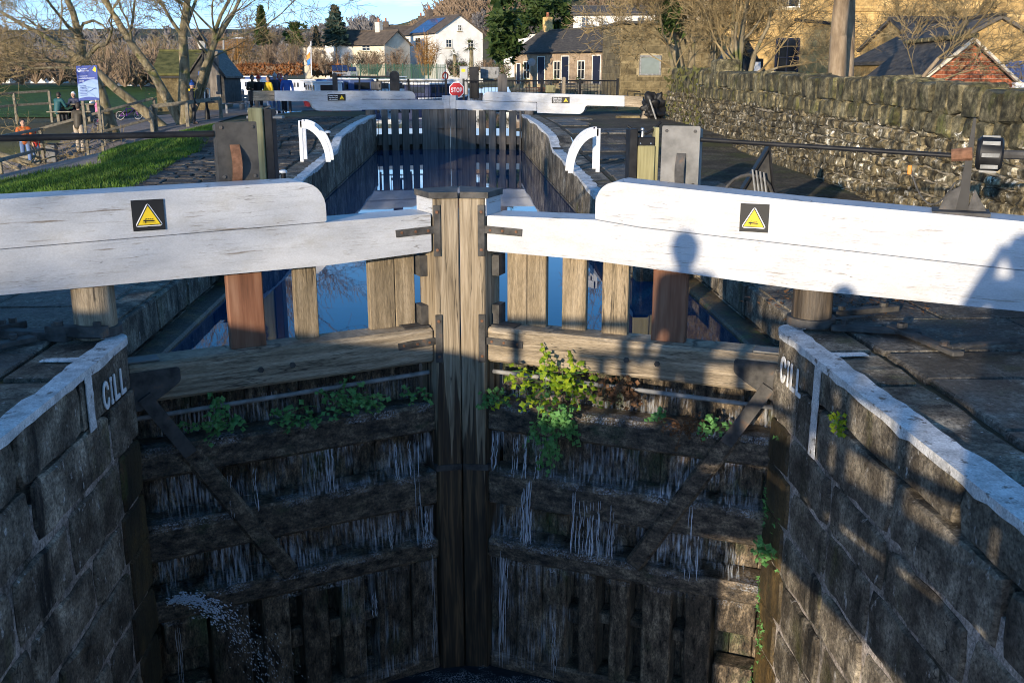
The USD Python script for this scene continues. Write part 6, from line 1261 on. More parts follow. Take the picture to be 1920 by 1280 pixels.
# ------------------------------------------------------------------ plants on the gates and walls
def plant(label, c, sx, sz, n, m, seed, lean=(0, -1, 0), leaf=.022, stem='fern_green', name='wall_plant', fronds=9, droop=.6):
    """fronds of small lobed leaflets springing from c."""
    rng = np.random.default_rng(seed); c = V(*c); sx, sz, leaf = sx * 1.12, sz * 1.12, leaf * 1.18; t = thing(name, label, 'plant', c, 'plants rooted in the gates and walls'); St, Lf = [], MB(); lv, lf = [], []
    for k in range(fronds):
        a = rng.uniform(-1.3, 1.3); e = rng.uniform(-.2, 1.35); d = unit(V(math.sin(a) * math.cos(e), 0, math.sin(e)) * 1.0 + V(*lean) * rng.uniform(.25, .7)); p = c + rng.normal(0, 1, 3) * V(sx * .25, .02, sz * .12)
        L_ = rng.uniform(.55, 1.0); nst = 8
        for i in range(nst):
            q = p + d * V(sx, (sx + sz) / 2, sz) * L_ / nst; d = unit(d + V(0, 0, -droop * .16) + rng.normal(0, .08, 3)); St.append((*p, *q, .003, .0022, 0)); p = q
            if i > 1:
                for s in (-1, 1, 1, -1)[:max(1, n // (fronds * 6))]:
                    o = unit(np.cross(d, rng.normal(0, 1, 3))); pc = p + o * leaf * rng.uniform(.3, 2.0); nn = unit(V(0, -.6, .7) + rng.normal(0, .45, 3)); u = unit(np.cross(nn, rng.normal(0, 1, 3))); w = np.cross(nn, u); k0 = len(lv) ; sc = leaf * rng.uniform(.6, 1.25)
                    ring = [(math.cos(g_) * (1 if j % 2 == 0 else .62), math.sin(g_) * (1 if j % 2 == 0 else .62)) for j, g_ in enumerate(np.linspace(0, 6.283, 9)[:-1])]
                    lv.append(pc + nn * sc * .2); lv += [pc + (u * x + w * y) * sc for x, y in ring]; lf += [[k0, k0 + 1 + j, k0 + 1 + (j + 1) % 8] for j in range(8)]
    obj('stems', segs(np.array(St), 3), stem, t); obj('leaves', Lf.add(lv, lf), m, t, kind='stuff')
    return t
def leafP(side, px, py, n=.12): L = Leaf((0, 7.72), (side * 2.42, 6.60)); u, z = L.px(px, py, n); return L.P(u, n, z)
plant('bushy green plant growing beside the left iron brace', leafP(-1, 422, 795), .16, .26, 150, 'fern_green', 1, fronds=16, leaf=.018)
plant('trailing green sprays left of the brace plant', leafP(-1, 385, 800), .16, .08, 60, 'fern_green', 2, fronds=6, leaf=.014)
plant('low green plant at the middle of the left gate', leafP(-1, 552, 785), .20, .14, 110, 'fern_green', 3, fronds=12, leaf=.018)
plant('large leafy green plant hanging over the left gate rail', leafP(-1, 640, 748), .30, .24, 200, 'fern_green', 4, fronds=24, leaf=.02)
plant('small green plant beside the left mitre post', leafP(-1, 786, 745), .13, .14, 50, 'fern_green', 5, fronds=7, leaf=.017)
plant('small green plant beside the right mitre post', leafP(1, 928, 745), .14, .14, 60, 'fern_green', 6, fronds=8, leaf=.018)
plant('big yellow green plant lit by the sun on the right gate', leafP(1, 1045, 722), .34, .36, 300, 'fern_sunlit', 7, fronds=34, leaf=.022)
plant('upright sunlit sprig on top of the big gate plant', leafP(1, 1022, 690), .10, .22, 60, 'fern_sunlit', 8, fronds=7, leaf=.018)
plant('cascading green plant below the sunlit one on the right gate', leafP(1, 1042, 790, .2), .22, .30, 320, 'fern_green', 9, fronds=30, leaf=.02, droop=1.6)
plant('green tail of leaves hanging over the second rail', leafP(1, 1030, 838, .2), .12, .24, 120, 'fern_green', 19, fronds=14, leaf=.016, droop=3.0)
plant('withered brown plant right of the big sunlit plant', leafP(1, 1160, 728), .22, .16, 120, 'dry_leaf', 10, fronds=18, leaf=.018, stem='dry_leaf', droop=2.2)
plant('withered brown plant on the second right rail', leafP(1, 1290, 800), .22, .16, 90, 'dry_leaf', 11, fronds=22, leaf=.012, stem='dry_leaf', droop=1.5)
plant('small green plant right of the withered clump', leafP(1, 1338, 800), .14, .18, 60, 'fern_green', 12, fronds=8, leaf=.02)
plant('tiny green plant left of the withered clump', leafP(1, 1225, 785), .09, .09, 24, 'fern_green', 13, fronds=4, leaf=.02)
d = ray(1580, 800); pw = CAM + d * ((WR - .02) / d[0]); plant('yellow green tuft growing from the right wall joint', pw, .07, .10, 60, 'fern_sunlit', 14, lean=(-1, 0, 0), fronds=9, leaf=.014)
d = ray(1430, 1040); pw = CAM + d * (6.3 / d[1]); plant('green sprig low on the right quoin', pw, .10, .14, 50, 'fern_green', 15, lean=(-.7, -.7, 0), fronds=7, leaf=.022)
m = MB(); rr = np.random.default_rng(77); n = 1400; z = rr.uniform(-3.1, -.7, n); P = np.column_stack([WR - .004 + 0 * z, 6.15 + rr.beta(3, 1.2, n) * .42, z]); keepm = meshkit.noise(P * V(1, 5, 3)) > .52; P = P[keepm]; d1, d2 = rr.normal(0, .014, (len(P), 3)), rr.normal(0, .014, (len(P), 3)); m.add(np.stack([P, P + d1, P + d2], 1).reshape(-1, 3), np.arange(3 * len(P)).reshape(-1, 3))
obj('wall_moss', m, 'fern_green', kind='stuff', label='bright moss strip down the right quoin', cat='moss')
# fallen leaves on the right paving
m = MB(); c = V(3.0, 7.3, .02); P = c + rr.normal(0, 1, (500, 3)) * V(.35, .22, .006); P[:, 2] = np.abs(P[:, 2] - .02) + .02; d1, d2 = rr.normal(0, .022, (500, 3)) * V(1, 1, .3), rr.normal(0, .022, (500, 3)) * V(1, 1, .3); m.add(np.stack([P, P + d1, P + d2], 1).reshape(-1, 3), np.arange(1500).reshape(-1, 3)); obj('fallen_leaves', m, 'dry_leaf', kind='stuff', label='dark drift of fallen leaves behind the right beam', cat='leaves')

# ------------------------------------------------------------------ falling water
def trickles():
    rng = np.random.default_rng(500); thin, thick, speck = MB(), MB(), MB()
    def run(mb, L, u, n, z0, z1, w):
        k = 14; f = np.linspace(0, 1, k); zz = z0 + (z1 - z0) * f; uu = u + np.cumsum(rng.normal(0, .0035, k)); nn = n + .03 * f ** 1.5 + rng.normal(0, .002, k); i = 0
        while i < k - 2:
            m_ = min(int(rng.integers(2, 7)), k - 1 - i); ii = np.arange(i, i + m_ + 1); ww = w * rng.uniform(.35, 1.0, len(ii)); ww[0] *= .2; ww[-1] *= .25
            mb.tube([L.P(uu[a], nn[a], zz[a]) for a in ii], np.maximum(ww, .0007), 4, False); i += m_ + int(rng.integers(0, 2))
    for side in (-1, 1):
        L = Leaf((0, 7.72), (side * 2.42, 6.60))
        for z0, z1, n0, n1 in ((-1.03, -1.385, .10, .128), (-1.65, -1.965, .10, .128), (-.60, -.815, -.12, -.10)):
            for k, dn in enumerate((0, -.05)):
                a, b, c, d = L.P(.31, n0 + dn, z0), L.P(2.44, n0 + dn, z0), L.P(2.44, n1 + dn, z1), L.P(.31, n1 + dn, z1); thin.add([a, b, c, d], [[0, 1, 2, 3]])
        a, b, c, d = L.P(.30, .118, -2.12), L.P(1.15, .118, -2.12), L.P(.95, .122, -3.1), L.P(.30, .122, -3.1); thin.add([a, b, c, d], [[0, 1, 2, 3]])
        for zt, f in ((-.81, .131), (-1.38, .136), (-1.96, .151), (-2.13, .11)):
            for q0, q1, y0, y1 in ((f - .10, f + .004, .006, .006), (f + .004, f + .006, .006, -.05)):
                speck.add([L.P(.30, q0, zt + y0), L.P(2.46, q0, zt + y0), L.P(2.46, q1, zt + y1), L.P(.30, q1, zt + y1)], [[0, 1, 2, 3]])
    L = Leaf((0, 7.72), (2.42, 6.60))
    streams = [(.36, -1.05, -1.38, .012), (.52, -1.06, -1.38, .008), (.62, -1.04, -1.38, .012), (.72, -1.18, -1.38, .007), (.66, -1.40, -1.95, .014), (.63, -1.42, -1.95, .013), (.60, -1.5, -1.95, .009), (1.02, -1.44, -1.95, .012), (1.08, -1.5, -1.96, .008), (1.16, -1.5, -1.95, .014), (1.22, -1.48, -1.95, .010), (1.32, -1.5, -1.95, .006), (1.95, -1.40, -2.0, .010), (.42, -2.1, -3.1, .010), (.46, -2.1, -2.6, .007), (.85, -2.6, -3.1, .006), (.40, -2.05, -2.9, .008)]
    for u, a, b, w in streams:
        for j in range(4): run(thick, L, u + rng.normal(0, .014), .12 + .012 * j, a, b, w * .36)
    L = Leaf((0, 7.72), (-2.42, 6.60))
    for u, a, b, w in [(.34, -1.68, -3.1, .006), (.45, -1.10, -1.97, .008), (.62, -1.08, -1.37, .007), (.52, -1.08, -1.36, .006), (.40, -1.7, -1.96, .012), (.7, -1.68, -1.95, .006), (1.15, -1.06, -1.37, .008), (1.72, -1.08, -1.4, .008), (1.9, -1.1, -1.42, .006), (2.36, -2.2, -3.1, .006), (.85, -2.3, -2.5, .010)]:
        for j in range(3): run(thick, L, u + rng.normal(0, .010), .12 + .012 * j, a, b, w * .36)
    obj('splash_line', speck, 'foam_speck', kind='stuff', label='specks of splashing water along the tops of the gate rails', cat='water')
    obj('trickling_water', thin, 'water_veil', kind='stuff', label='thin trickles and drops of water running down the near gates', cat='water')
    obj('falling_streams', thick, 'splash', kind='stuff', label='thicker streams of leaking water falling between the gate rails', cat='water')
    # jet bursting out at the left
    m = MB(); L = Leaf((0, 7.72), (-2.42, 6.60)); p0 = L.P(2.40, .16, -1.96); v = V(1.75, -.30, .75)
    for k in range(1100):
        t = rng.beta(1.0, 1.5) * .74; sp = .012 + .17 * t; p = p0 + v * t * rng.uniform(.93, 1.05) + V(0, 0, -4.9 * t * t) + rng.normal(0, sp, 3) * V(1, .7, 1); vel = unit(v + V(0, 0, -9.8 * t)); l = rng.uniform(.002, .009) if t > .25 else rng.uniform(.003, .012); w = rng.uniform(.0015, .0045) if t > .25 else rng.uniform(.0025, .007)
        m.tube([p - vel * l, p, p + vel * l], [w * .4, w, w * .4], 5)
    obj('water_jet', m, 'splash', kind='stuff', label='spray of water jetting from the left side of the near gates', cat='water')
    m = MB(); xx = np.linspace(-.75, .75, 31); yy = np.linspace(0, 1, 9); P = np.array([(x, 7.50 - abs(x) * .42 - v * (.34 - .25 * abs(x)), ZLOW + .015 + .03 * rng.uniform()) for x in xx for v in yy])
    m.add(P, [[i * 9 + j, (i + 1) * 9 + j, (i + 1) * 9 + j + 1, i * 9 + j + 1] for i in range(30) for j in range(8)])
    obj('foam_patch', m, 'foam_speck', kind='stuff', smooth=True, label='white foam where the leaking water lands below the mitre posts', cat='foam')
trickles()
# ------------------------------------------------------------------ fences, lamps and signs at the left
def post_rail(label, posts, tops, rails, w=.10):
    """posts: feet pixels; tops: pixel heights; rails: lists of (px, py) in the posts' plane order with distances."""
    t = thing('wooden_fence', label, 'fence', posts[0]); 
    for p, tp in zip(posts, tops): obj('post', MB().box((p + tp) / 2 - V(0, 0, .1), (w / 2, w / 2, np.linalg.norm(tp - p) / 2 + .1), bev=.012), 'fence_wood', t)
    for a, b, h in rails: obj('rail', MB().bar(a, b, .05, h, bev=.012), 'fence_wood', t)
def on_ground(px, py): return atg(px, py)
def above(p, py_px, py_top): return V(p[0], p[1], at(857, py_top, p[1])[2])
A = [on_ground(-60, 352), on_ground(83, 306), on_ground(197, 273), on_ground(294, 247)]
tA = [above(A[0], 0, 268), above(A[1], 0, 240), above(A[2], 0, 209), above(A[3], 0, 184)]
off = V(0, -.09, 0)
railsA = [(tA[i] + off, tA[i + 1] + off, .09) for i in range(3)] + [(A[i] + (tA[i] - A[i]) * .42 + off, A[i + 1] + (tA[i + 1] - A[i + 1]) * .42 + off, .09) for i in range(3)]
post_rail('long weathered wooden handrail fence sloping down beside the towpath', A, tA, railsA)
B = [on_ground(287, 249), on_ground(353, 237), on_ground(415, 222)]
tB = [above(B[0], 0, 199), above(B[1], 0, 192), above(B[2], 0, 184)]
post_rail('short wooden rail fence ending beside the black gear plate', B, tB, [(tB[0], tB[1], .14), (tB[1], tB[2], .14)], .13)
C_ = [far_base(-30, 44), far_base(21, 45), far_base(88, 46)]
tC = [above(C_[0], 0, 178), above(C_[1], 0, 174), above(C_[2], 0, 170)]
post_rail('dark post and rail fence at the far left behind the picnic table', C_, tC, [(tC[0], tC[1], .1), (tC[1], tC[2], .1), (C_[0] * .4 + tC[0] * .6, C_[1] * .4 + tC[1] * .6, .1), (C_[1] * .4 + tC[1] * .6, C_[2] * .4 + tC[2] * .6, .1)])
# rough log fence end at the bottom left corner of the path
p = on_ground(8, 320); plain('log_rail', 'rough log rail with a slanting prop at the left edge', 'fence', [('rail', MB().bar(p + V(-1, 0, .55), at(72, 296, p[1]), .1, .12, bev=.03), 'fence_wood'), ('prop', MB().bar(at(0, 298, p[1]), at(40, 322, p[1] - .3), .1, .1, bev=.03), 'fence_wood'), ('post', MB().box(at(72, 300, p[1]), (.06, .06, .35), bev=.02), 'fence_wood')], p)

def lantern():
    b = far_base(383, 43); top_ = at(383, 64, 43); H = top_[2] - b[2]; t = thing('lamp_post', 'black Victorian lantern lamp post left of the stone hut', 'lamp post', b); z = lambda k: b + V(0, 0, H * k)
    obj('base', MB().tube([z(0), z(.1), z(.14)], [.11, .10, .06], 10), 'black_paint', t, smooth=40)
    obj('column', MB().tube([z(.14), z(.5), z(.81)], [.055, .045, .035], 10), 'black_paint', t, smooth=40)
    obj('ladder_bar', MB().bar(z(.77) - V(.3, 0, 0), z(.77) + V(.3, 0, 0), .03, .03), 'black_paint', t)
    f = obj('lantern_frame', MB().tube([z(.81), z(.83)], [.12, .13], 6), 'black_paint', t); obj('glass', MB().tube([z(.83), z(.92)], [.12, .21], 6), 'lamp_glass', f); obj('hood', MB().tube([z(.92), z(.96), z(.985), z(1.0)], [.27, .15, .08, .02], 6), 'black_paint', f)
lantern()
def street_lamp(px, y0, y1, Y, label):
    b = far_base(px, Y); tp = at(px, y0, Y); t = thing('street_lamp', label, 'street lamp', b)
    obj('column', MB().tube([b, b + V(0, 0, 1.2), b + V(0, 0, 1.21), tp], [.10, .10, .075, .06], 10), 'pale_rod', t, smooth=40); obj('arm', MB().tube([tp, tp + V(.1, 0, .08), tp + V(1.0, 0, .12)], [.05, .045, .035], 8), 'pale_rod', t); obj('lamp_head', MB().box(tp + V(1.1, 0, .12), (.28, .10, .05), bev=.03), 'cool_grey', t)
street_lamp(419, 75, 178, 70, 'pale grey street lamp right of the stone hut')
def info_board():
    Y = 33.0; TL, TR, BR, BL = [at(x, y, Y) for x, y in ((142.5, 124), (181, 122.5), (187, 187), (148, 189))]
    t = thing('information_board', 'blue and pale blue canal information board on the grass', 'information board', (TL + BR) / 2); ax = unit(TR - TL); az = unit(TL - BL); n = np.cross(ax, az); n = n if n[1] < 0 else -n
    w, h = np.linalg.norm(TR - TL), np.linalg.norm(TL - BL); q = lambda a, b, k=.0: BL + ax * a * w + az * b * h + n * k
    A = np.array([ax, n, az])
    obj('panel', MB().box(q(.5, .5, -.02), (w / 2, .02, h / 2), A), 'board_pale', t)
    wave = [(0, h), (w, h)] + [(w * (1 - k), h * (.54 + .06 * math.sin(k * 4 + .6))) for k in np.linspace(0, 1, 12)]
    obj('navy_field', MB().prism(wave, BL + n * .003, ax, az, .002 if np.cross(ax, az) @ n > 0 else -.002), 'board_navy', t)
    wave2 = [(0, 0), (w, 0)] + [(w * (1 - k), h * (.05 + .05 * math.sin(k * 3))) for k in np.linspace(0, 1, 12)]
    obj('navy_foot', MB().prism(wave2, BL + n * .003, ax, az, .002), 'board_navy', t)
    m = MB(); s = h * .032
    for txt, a, b, k in (('Canal &', .24, .895, 1), ('River Trust', .24, .835, 1), ('Welcome to the', .08, .69, .8), ('Leeds & Liverpool', .08, .62, 1.25), ('Canal', .08, .545, 1.25)): m.text(txt, s * k, q(a, b, .006), ax, az, .002, True)
    r = .09 * w; m.prism(Point(.13 * w, .87 * h).buffer(r).difference(Point(.13 * w, .885 * h).buffer(r * .5)), BL + n * .006, ax, az, .002)
    obj('lettering', m, 'board_text', t, kind='stuff')
    m = MB(); rr = np.random.default_rng(3)
    for k in range(7): m.box(q(.26, .42 - .045 * k, .004), (w * (.15 + .03 * rr.uniform()), .001, h * .008), A)
    m.tube([q(a, .30 + .04 * math.sin(a * 9), .006) for a in np.linspace(.5, .92, 8)], .008, 5); obj('map_and_text', m, 'board_navy', t)
    obj('yellow_mark', MB().prism([(.78 * w, .86 * h), (.9 * w, .97 * h), (.97 * w, .9 * h), (.93 * w, .8 * h)], BL + n * .006, ax, az, .002), 'sign_yellow', t)
    for a in (.12, .88): p = q(a, 0, -.06); obj('post', MB().box((p[0], p[1] + .05, (p[2] + float(g(p[0], p[1]))) / 2), (.04, .04, (p[2] - float(g(p[0], p[1]))) / 2 + .3)), 'fence_wood', t)
info_board()
def blue_post(px, y0, y1, Y, label):
    a, b = at(px, y0, Y), at(px, y1, Y); plain('blue_sign_post', label, 'sign post', [('panel', MB().box((a + b) / 2, (.07, .03, (a[2] - b[2]) / 2), bev=.01), 'coat_blue'), ('foot', MB().box(b, (.09, .06, .05)), 'iron')], b)
blue_post(376, 134, 168, 44, 'narrow blue sign post beside the lantern post')
m = MB().tube([at(384, 186, 42), at(384, 168, 42), at(388, 166, 42), at(393, 168, 42), at(393, 186, 42)], .03, 6); plain('hoop_barrier', 'pale metal hoop barrier beside the stone hut', 'barrier', [('hoop', m, 'chrome'), ('foot_plate', MB().box(at(388, 187, 42), (.2, .08, .02)), 'iron')], at(388, 186, 42))
def bench(px, py, Y, w, label, m='cool_grey', rot=0.0):
    c = at(px, py, Y); c[2] = float(g(c[0], c[1])); t = thing('bench', label, 'bench', c); cs, sn = math.cos(rot), math.sin(rot); X, N = V(cs, sn, 0), V(-sn, cs, 0); A = np.array([X, N, [0, 0, 1]])
    for k in range(3): obj('seat_slat', MB().box(c + N * (k * .13 - .13) + V(0, 0, .44), (w / 2, .055, .02), A, bev=.006), m, t)
    for k in range(2): obj('back_slat', MB().box(c + N * .24 + V(0, 0, .62 + k * .16), (w / 2, .015, .06), A, bev=.006), m, t)
    for s in (-1, 1): obj('leg', MB().box(c + X * s * w * .38 - N * .13 + V(0, 0, .21), (.03, .03, .21), A), m, t); obj('leg', MB().box(c + X * s * w * .38 + N * .22 + V(0, 0, .4), (.03, .02, .4), A), m, t)
bench(444, 190, 49, 1.3, 'pale grey park bench on the grass right of the stone hut', rot=.3)
p = at(452, 168, 52); plain('litter_bin', 'small dark post bin behind the pale bench', 'bin', [('body', MB().tube([V(p[0], p[1], float(g(p[0], p[1]))), V(p[0], p[1], float(g(p[0], p[1])) + .9)], [.13, .14], 10), 'grey_bin'), ('lid', MB().tube([V(p[0], p[1], float(g(p[0], p[1])) + .9), V(p[0], p[1], float(g(p[0], p[1])) + 1.0)], [.16, .1], 10), 'cool_grey')], p)
def picnic():
    c = atg(150, 228); Y = c[1]; t = thing('picnic_table', 'worn wooden picnic bench table with two people seated', 'picnic table', c); z = c[2]
    x0, x1 = at(100, 200, Y)[0], at(182, 200, Y)[0]; zt = z + .74; xm = (x0 + x1) / 2; w = (x1 - x0) / 2
    for k in range(4): obj('table_plank', MB().box((xm, Y - .3 + k * .2, zt), (w, .09, .025), bev=.008), 'fence_wood', t)
    for s in (-1, 1):
        obj('seat_plank', MB().box((xm, Y + s * .72, z + .44), (w, .13, .025), bev=.008), 'fence_wood', t)
        obj('leg', MB().box((xm + s * w * .7, Y, z + .37), (.06, .35, .37), bev=.01), 'fence_wood', t); obj('cross_bar', MB().box((xm + s * w * .62, Y, z + .38), (.03, .8, .04)), 'fence_wood', t)
    return c, xm, w, z, Y
PC = picnic()

# ------------------------------------------------------------------ people
def hull_chain(items):
    return m3.Manifold.batch_boolean([m3.Manifold.batch_hull([m3.Manifold.sphere(r0, 10).translate(list(map(float, a))), m3.Manifold.sphere(r1, 10).translate(list(map(float, b)))]) for a, b, r0, r1 in items], m3.OpType.Add)
def smooth_(m, ln=.05, it=3):
    m = m.refine_to_length(ln); q = m.to_mesh(); tm = trimesh.Trimesh(q.vert_properties[:, :3], q.tri_verts, process=True); trimesh.smoothing.filter_taubin(tm, iterations=it); return tm
def person(label, feet, facing, h=1.70, top='coat_navy', legs='jeans', hair='hair_dark', hat=None, pose='stand', arms='down', group=None, hood=False, long_coat=False, lean=0.0, seed=0, cat='person', hold=None):
    """facing: angle of the direction looked at (0 = +x)."""
    rng = np.random.default_rng(seed); k = h / 1.70; t = thing('person', label, cat, feet, group); F, S = V(math.cos(facing), math.sin(facing), 0), V(math.sin(facing), -math.cos(facing), 0); f0 = V(*feet)
    P = lambda f, s, z: f0 + (F * f + S * s + V(0, 0, z)) * k
    sit = pose == 'sit'; hz = .46 if sit else .90; dz = hz - .90; ln = lean
    hip, chest, neck, head = P(0, 0, hz + .03), P(ln * .6, 0, 1.28 + dz), P(ln, 0, 1.44 + dz), P(ln * 1.15 + .02, 0, 1.585 + dz)
    sh = [P(ln * .9, s * .18, 1.38 + dz) for s in (-1, 1)]; leg, arm = [], []
    st = {'stand': (.02, -.03), 'walk': (.20, -.20), 'sit': (0, 0)}[pose]
    for i, s in enumerate((-1, 1)):
        hp = P(0, s * .09, hz)
        kn, an = (P(.42, s * .11, .47), P(.42, s * .11, .08)) if sit else (P(st[i] * .55 + .03, s * .10, .48), P(st[i], s * .10, .08))
        leg.append((hp, kn, an, an + F * .15 * k - V(0, 0, .03) * k))
        if arms == 'down': el, wr = P(ln * .5 - .04, s * .25, 1.10 + dz), P(ln + .08, s * .25, .87 + dz)
        elif arms == 'front': el, wr = P(ln + .02, s * .25, 1.12 + dz), P(ln + .26, s * .08, 1.12 + dz)
        elif arms == 'camera': el, wr = P(ln + .08, s * .27, 1.22 + dz), P(ln + .16, s * .09, 1.50 + dz)
        elif arms == 'table': el, wr = P(ln + .10, s * .24, 1.12 + dz), P(ln + .36, s * .12, 1.10 + dz)
        else: el, wr = P(ln + (.05 if s > 0 else -.04), s * .25, 1.10 + dz), (P(ln + .24, s * .2, 1.02 + dz) if s > 0 else P(ln + .05, s * .25, .88 + dz))
        arm.append((sh[i], el, wr))
    K = k
    it = [(neck, head, .052 * K, .07 * K), (head, head + V(0, 0, .035) * K, .098 * K, .088 * K), (head + F * .03 * K - V(0, 0, .06) * K, head + F * .04 * K - V(0, 0, .07) * K, .06 * K, .05 * K), (head + F * .095 * K, head + F * .115 * K - V(0, 0, .02) * K, .012 * K, .016 * K), (hip, chest, .12 * K, .13 * K), (chest, neck, .10 * K, .055 * K)]
    for a, e, w in arm:
        d = unit(w - e); it += [(a, e, .05 * K, .042 * K), (e, w, .040 * K, .028 * K), (w, w + d * .07 * K, .032 * K, .034 * K), (w + d * .02 * K, w + d * .06 * K + F * .04 * K, .014 * K, .011 * K)]
        sd = unit(np.cross(d, F) + V(0, 0, .01))
        for j in range(4): b = w + d * .085 * K + sd * (j - 1.5) * .017 * K; it.append((b, b + d * (.065 - .008 * abs(j - 1.2)) * K + F * .012 * K, .0095 * K, .008 * K))
    for a, kn, an, toe in leg: it += [(hip, a, .10 * K, .085 * K), (a, kn, .078 * K, .055 * K), (kn, an, .052 * K, .036 * K), (an, toe, .04 * K, .035 * K)]
    obj('body', smooth_(hull_chain(it), .05 * K, 2).__class__ and (lambda q: (np.array(q.vertices), np.array(q.faces)))(smooth_(hull_chain(it), .05 * K, 2)), 'skin', t, smooth=True)
    g_ = 1.0
    jk = [(hip + V(0, 0, -.02 if not long_coat else -.30) * K, chest, (.145 if not long_coat else .19) * K, .155 * K), (chest, neck - V(0, 0, .03) * K, .14 * K, .075 * K)]
    for i, (a, e, w) in enumerate(arm): jk += [(chest + V(0, 0, .06) * K, a, .12 * K, .078 * K), (a, e, .078 * K, .062 * K), (e, w - unit(w - e) * .01, .058 * K, .046 * K)]
    if hood: jk.append((head - F * .03 * K, head + V(0, 0, .05) * K - F * .03 * K, .125 * K, .11 * K))
    tm = smooth_(hull_chain(jk), .06 * K, 3); obj('jacket', (np.array(tm.vertices), np.array(tm.faces)), top, t, smooth=True)
    tr = []
    for a, kn, an, toe in leg: tr += [(hip - V(0, 0, .02) * K, a, .125 * K, .10 * K), (a, kn, .097 * K, .072 * K), (kn, an + V(0, 0, .01) * K, .07 * K, .062 * K)]
    tm = smooth_(hull_chain(tr), .06 * K, 3); obj('trousers', (np.array(tm.vertices), np.array(tm.faces)), legs, t, smooth=True)
    for a, kn, an, toe in leg: q = hull_chain([(an - V(0, 0, .02) * K, toe - V(0, 0, .01) * K, .05 * K, .04 * K)]); obj('shoe', MB().man(q), 'shoe', t, smooth=40)
    if hat:
        q = hull_chain([(head + V(0, 0, .05) * K, head + V(0, 0, .075) * K, .107 * K, .09 * K)]); o = obj('hat', MB().man(q), hat, t, smooth=40); obj('bobble', MB().ball(head + V(0, 0, .19) * K, .035 * K), hat, o)
    elif not hood:
        q = hull_chain([(head + V(0, 0, .035) * K - F * .02 * K, head + V(0, 0, .06) * K - F * .015 * K, .104 * K, .09 * K), (head - F * .05 * K - V(0, 0, .03) * K, head - F * .04 * K + V(0, 0, .04) * K, .075 * K, .09 * K)]); obj('hair', MB().man(q), hair, t, smooth=40)
    m = MB(); [m.ball(head + F * .088 * K + S * s * .034 * K + V(0, 0, .015) * K, .011 * K) for s in (-1, 1)]; obj('eyes', m, 'hair_dark', t)
    return t, head
N_ = math.pi / 2
def gfeet(px, Y, dz=0): p = at(px, 200, Y); return V(p[0], Y, float(g(p[0], Y)) + dz)
walk = 'walkers gathered on the towpath behind the upper left beam'
person('person in dark coat at the left of the walkers with hands in front', gfeet(476, 48), -1.2, 1.70, 'coat_olive', 'coat_black', seed=1, arms='front', group=walk)
person('person in red bobble hat and dark jacket among the walkers', gfeet(488, 47.5), -1.9, 1.66, 'coat_black', 'coat_black', hat='coat_red', seed=2, group=walk)
person('person in bright yellow coat among the walkers', gfeet(506, 47), -2.4, 1.62, 'coat_yellow', 'jeans', seed=3, arms='bend', group=walk)
person('person in navy coat and light cap behind the yellow coat', gfeet(518, 48.5), -1.0, 1.74, 'coat_navy', 'jeans', hat='hair_grey', seed=4, group=walk)
person('person in red hooded coat between two navy coats', gfeet(527, 49), -1.5, 1.74, 'coat_red', 'coat_black', hood=True, seed=5, group=walk)
person('person in blue jacket and black trousers at the right of the walkers', gfeet(540, 46.5), -1.4, 1.68, 'coat_blue', 'coat_black', seed=6, pose='walk', group=walk)
p = gfeet(362, 40); person('person in dark coat with yellow scarf and blue hat beside the lantern post', p, 0.4, 1.55, 'coat_black', 'coat_black', hat='coat_blue', seed=7)
plain('scarf', 'yellow scarf round the neck of the person in the blue hat', 'scarf', [('wrap', MB().tube([p + V(.10 * math.cos(a), .10 * math.sin(a), 1.29 + .03 * math.sin(a)) for a in np.linspace(0, 6.28, 11)], .04, 6), 'coat_yellow'), ('tail', MB().box(p + V(.08, -.16, 1.13), (.05, .02, .14)), 'coat_yellow')], p + V(0, 0, 1.3))
p = on_ground(52, 312); person('person in orange jacket and pale jeans walking with a child', p, -1.1, 1.60, 'coat_orange', 'jeans', seed=8, pose='walk', lean=.10, arms='bend')
p = on_ground(70, 305); person('small child in red hooded coat held beside the orange jacket', p, -1.2, 1.12, 'coat_red', 'jeans', hood=True, seed=9)
p = on_ground(152, 287); person('man in dark olive jacket and beige trousers bending at the fence', p, 1.4, 1.72, 'coat_olive', 'beige', seed=10, lean=.12, pose='stand', arms='front')
c, xm, w, z, Y = PC
person('grey haired person in teal coat sitting at the picnic table', V(xm - w * .55, Y - .72 - .0, z), 1.2, 1.66, 'coat_teal', 'coat_black', hair='hair_dark', pose='sit', arms='table', lean=.16, seed=11)
person('white haired person in navy coat sitting across the picnic table', V(xm - w * .25, Y + .78, z), -1.7, 1.66, 'coat_navy', 'coat_black', hair='cloth_white', pose='sit', arms='table', lean=.14, seed=12)
p = on_ground(186, 236); person('child in pink jacket and white hat standing beside the bicycles', p, -2.6, 1.08, 'pink', 'coat_black', hat='cloth_white', seed=13)
p = on_ground(168, 225); person('small child in pale coat beside the blue board', p + V(0, .6, 0), -1.6, .95, 'cloth_white', 'coat_red', hair='hair_dark', seed=14)
# people on the footbridge; only their shadows reach the picture
person('photographer in dark coat holding a camera on the footbridge', V(0.0, -.34, .03), N_, 1.73, 'coat_black', 'jeans', seed=15, arms='camera')
person('tall person in grey coat looking over the footbridge railing', V(-2.35, -.25, .03), N_, 1.76, 'coat_navy', 'jeans', seed=16)
person('unseen short person in dark jacket leaning on the footbridge railing', V(-1.15, -.3, .03), N_, 1.40, 'coat_navy', 'jeans', seed=17, arms='front')

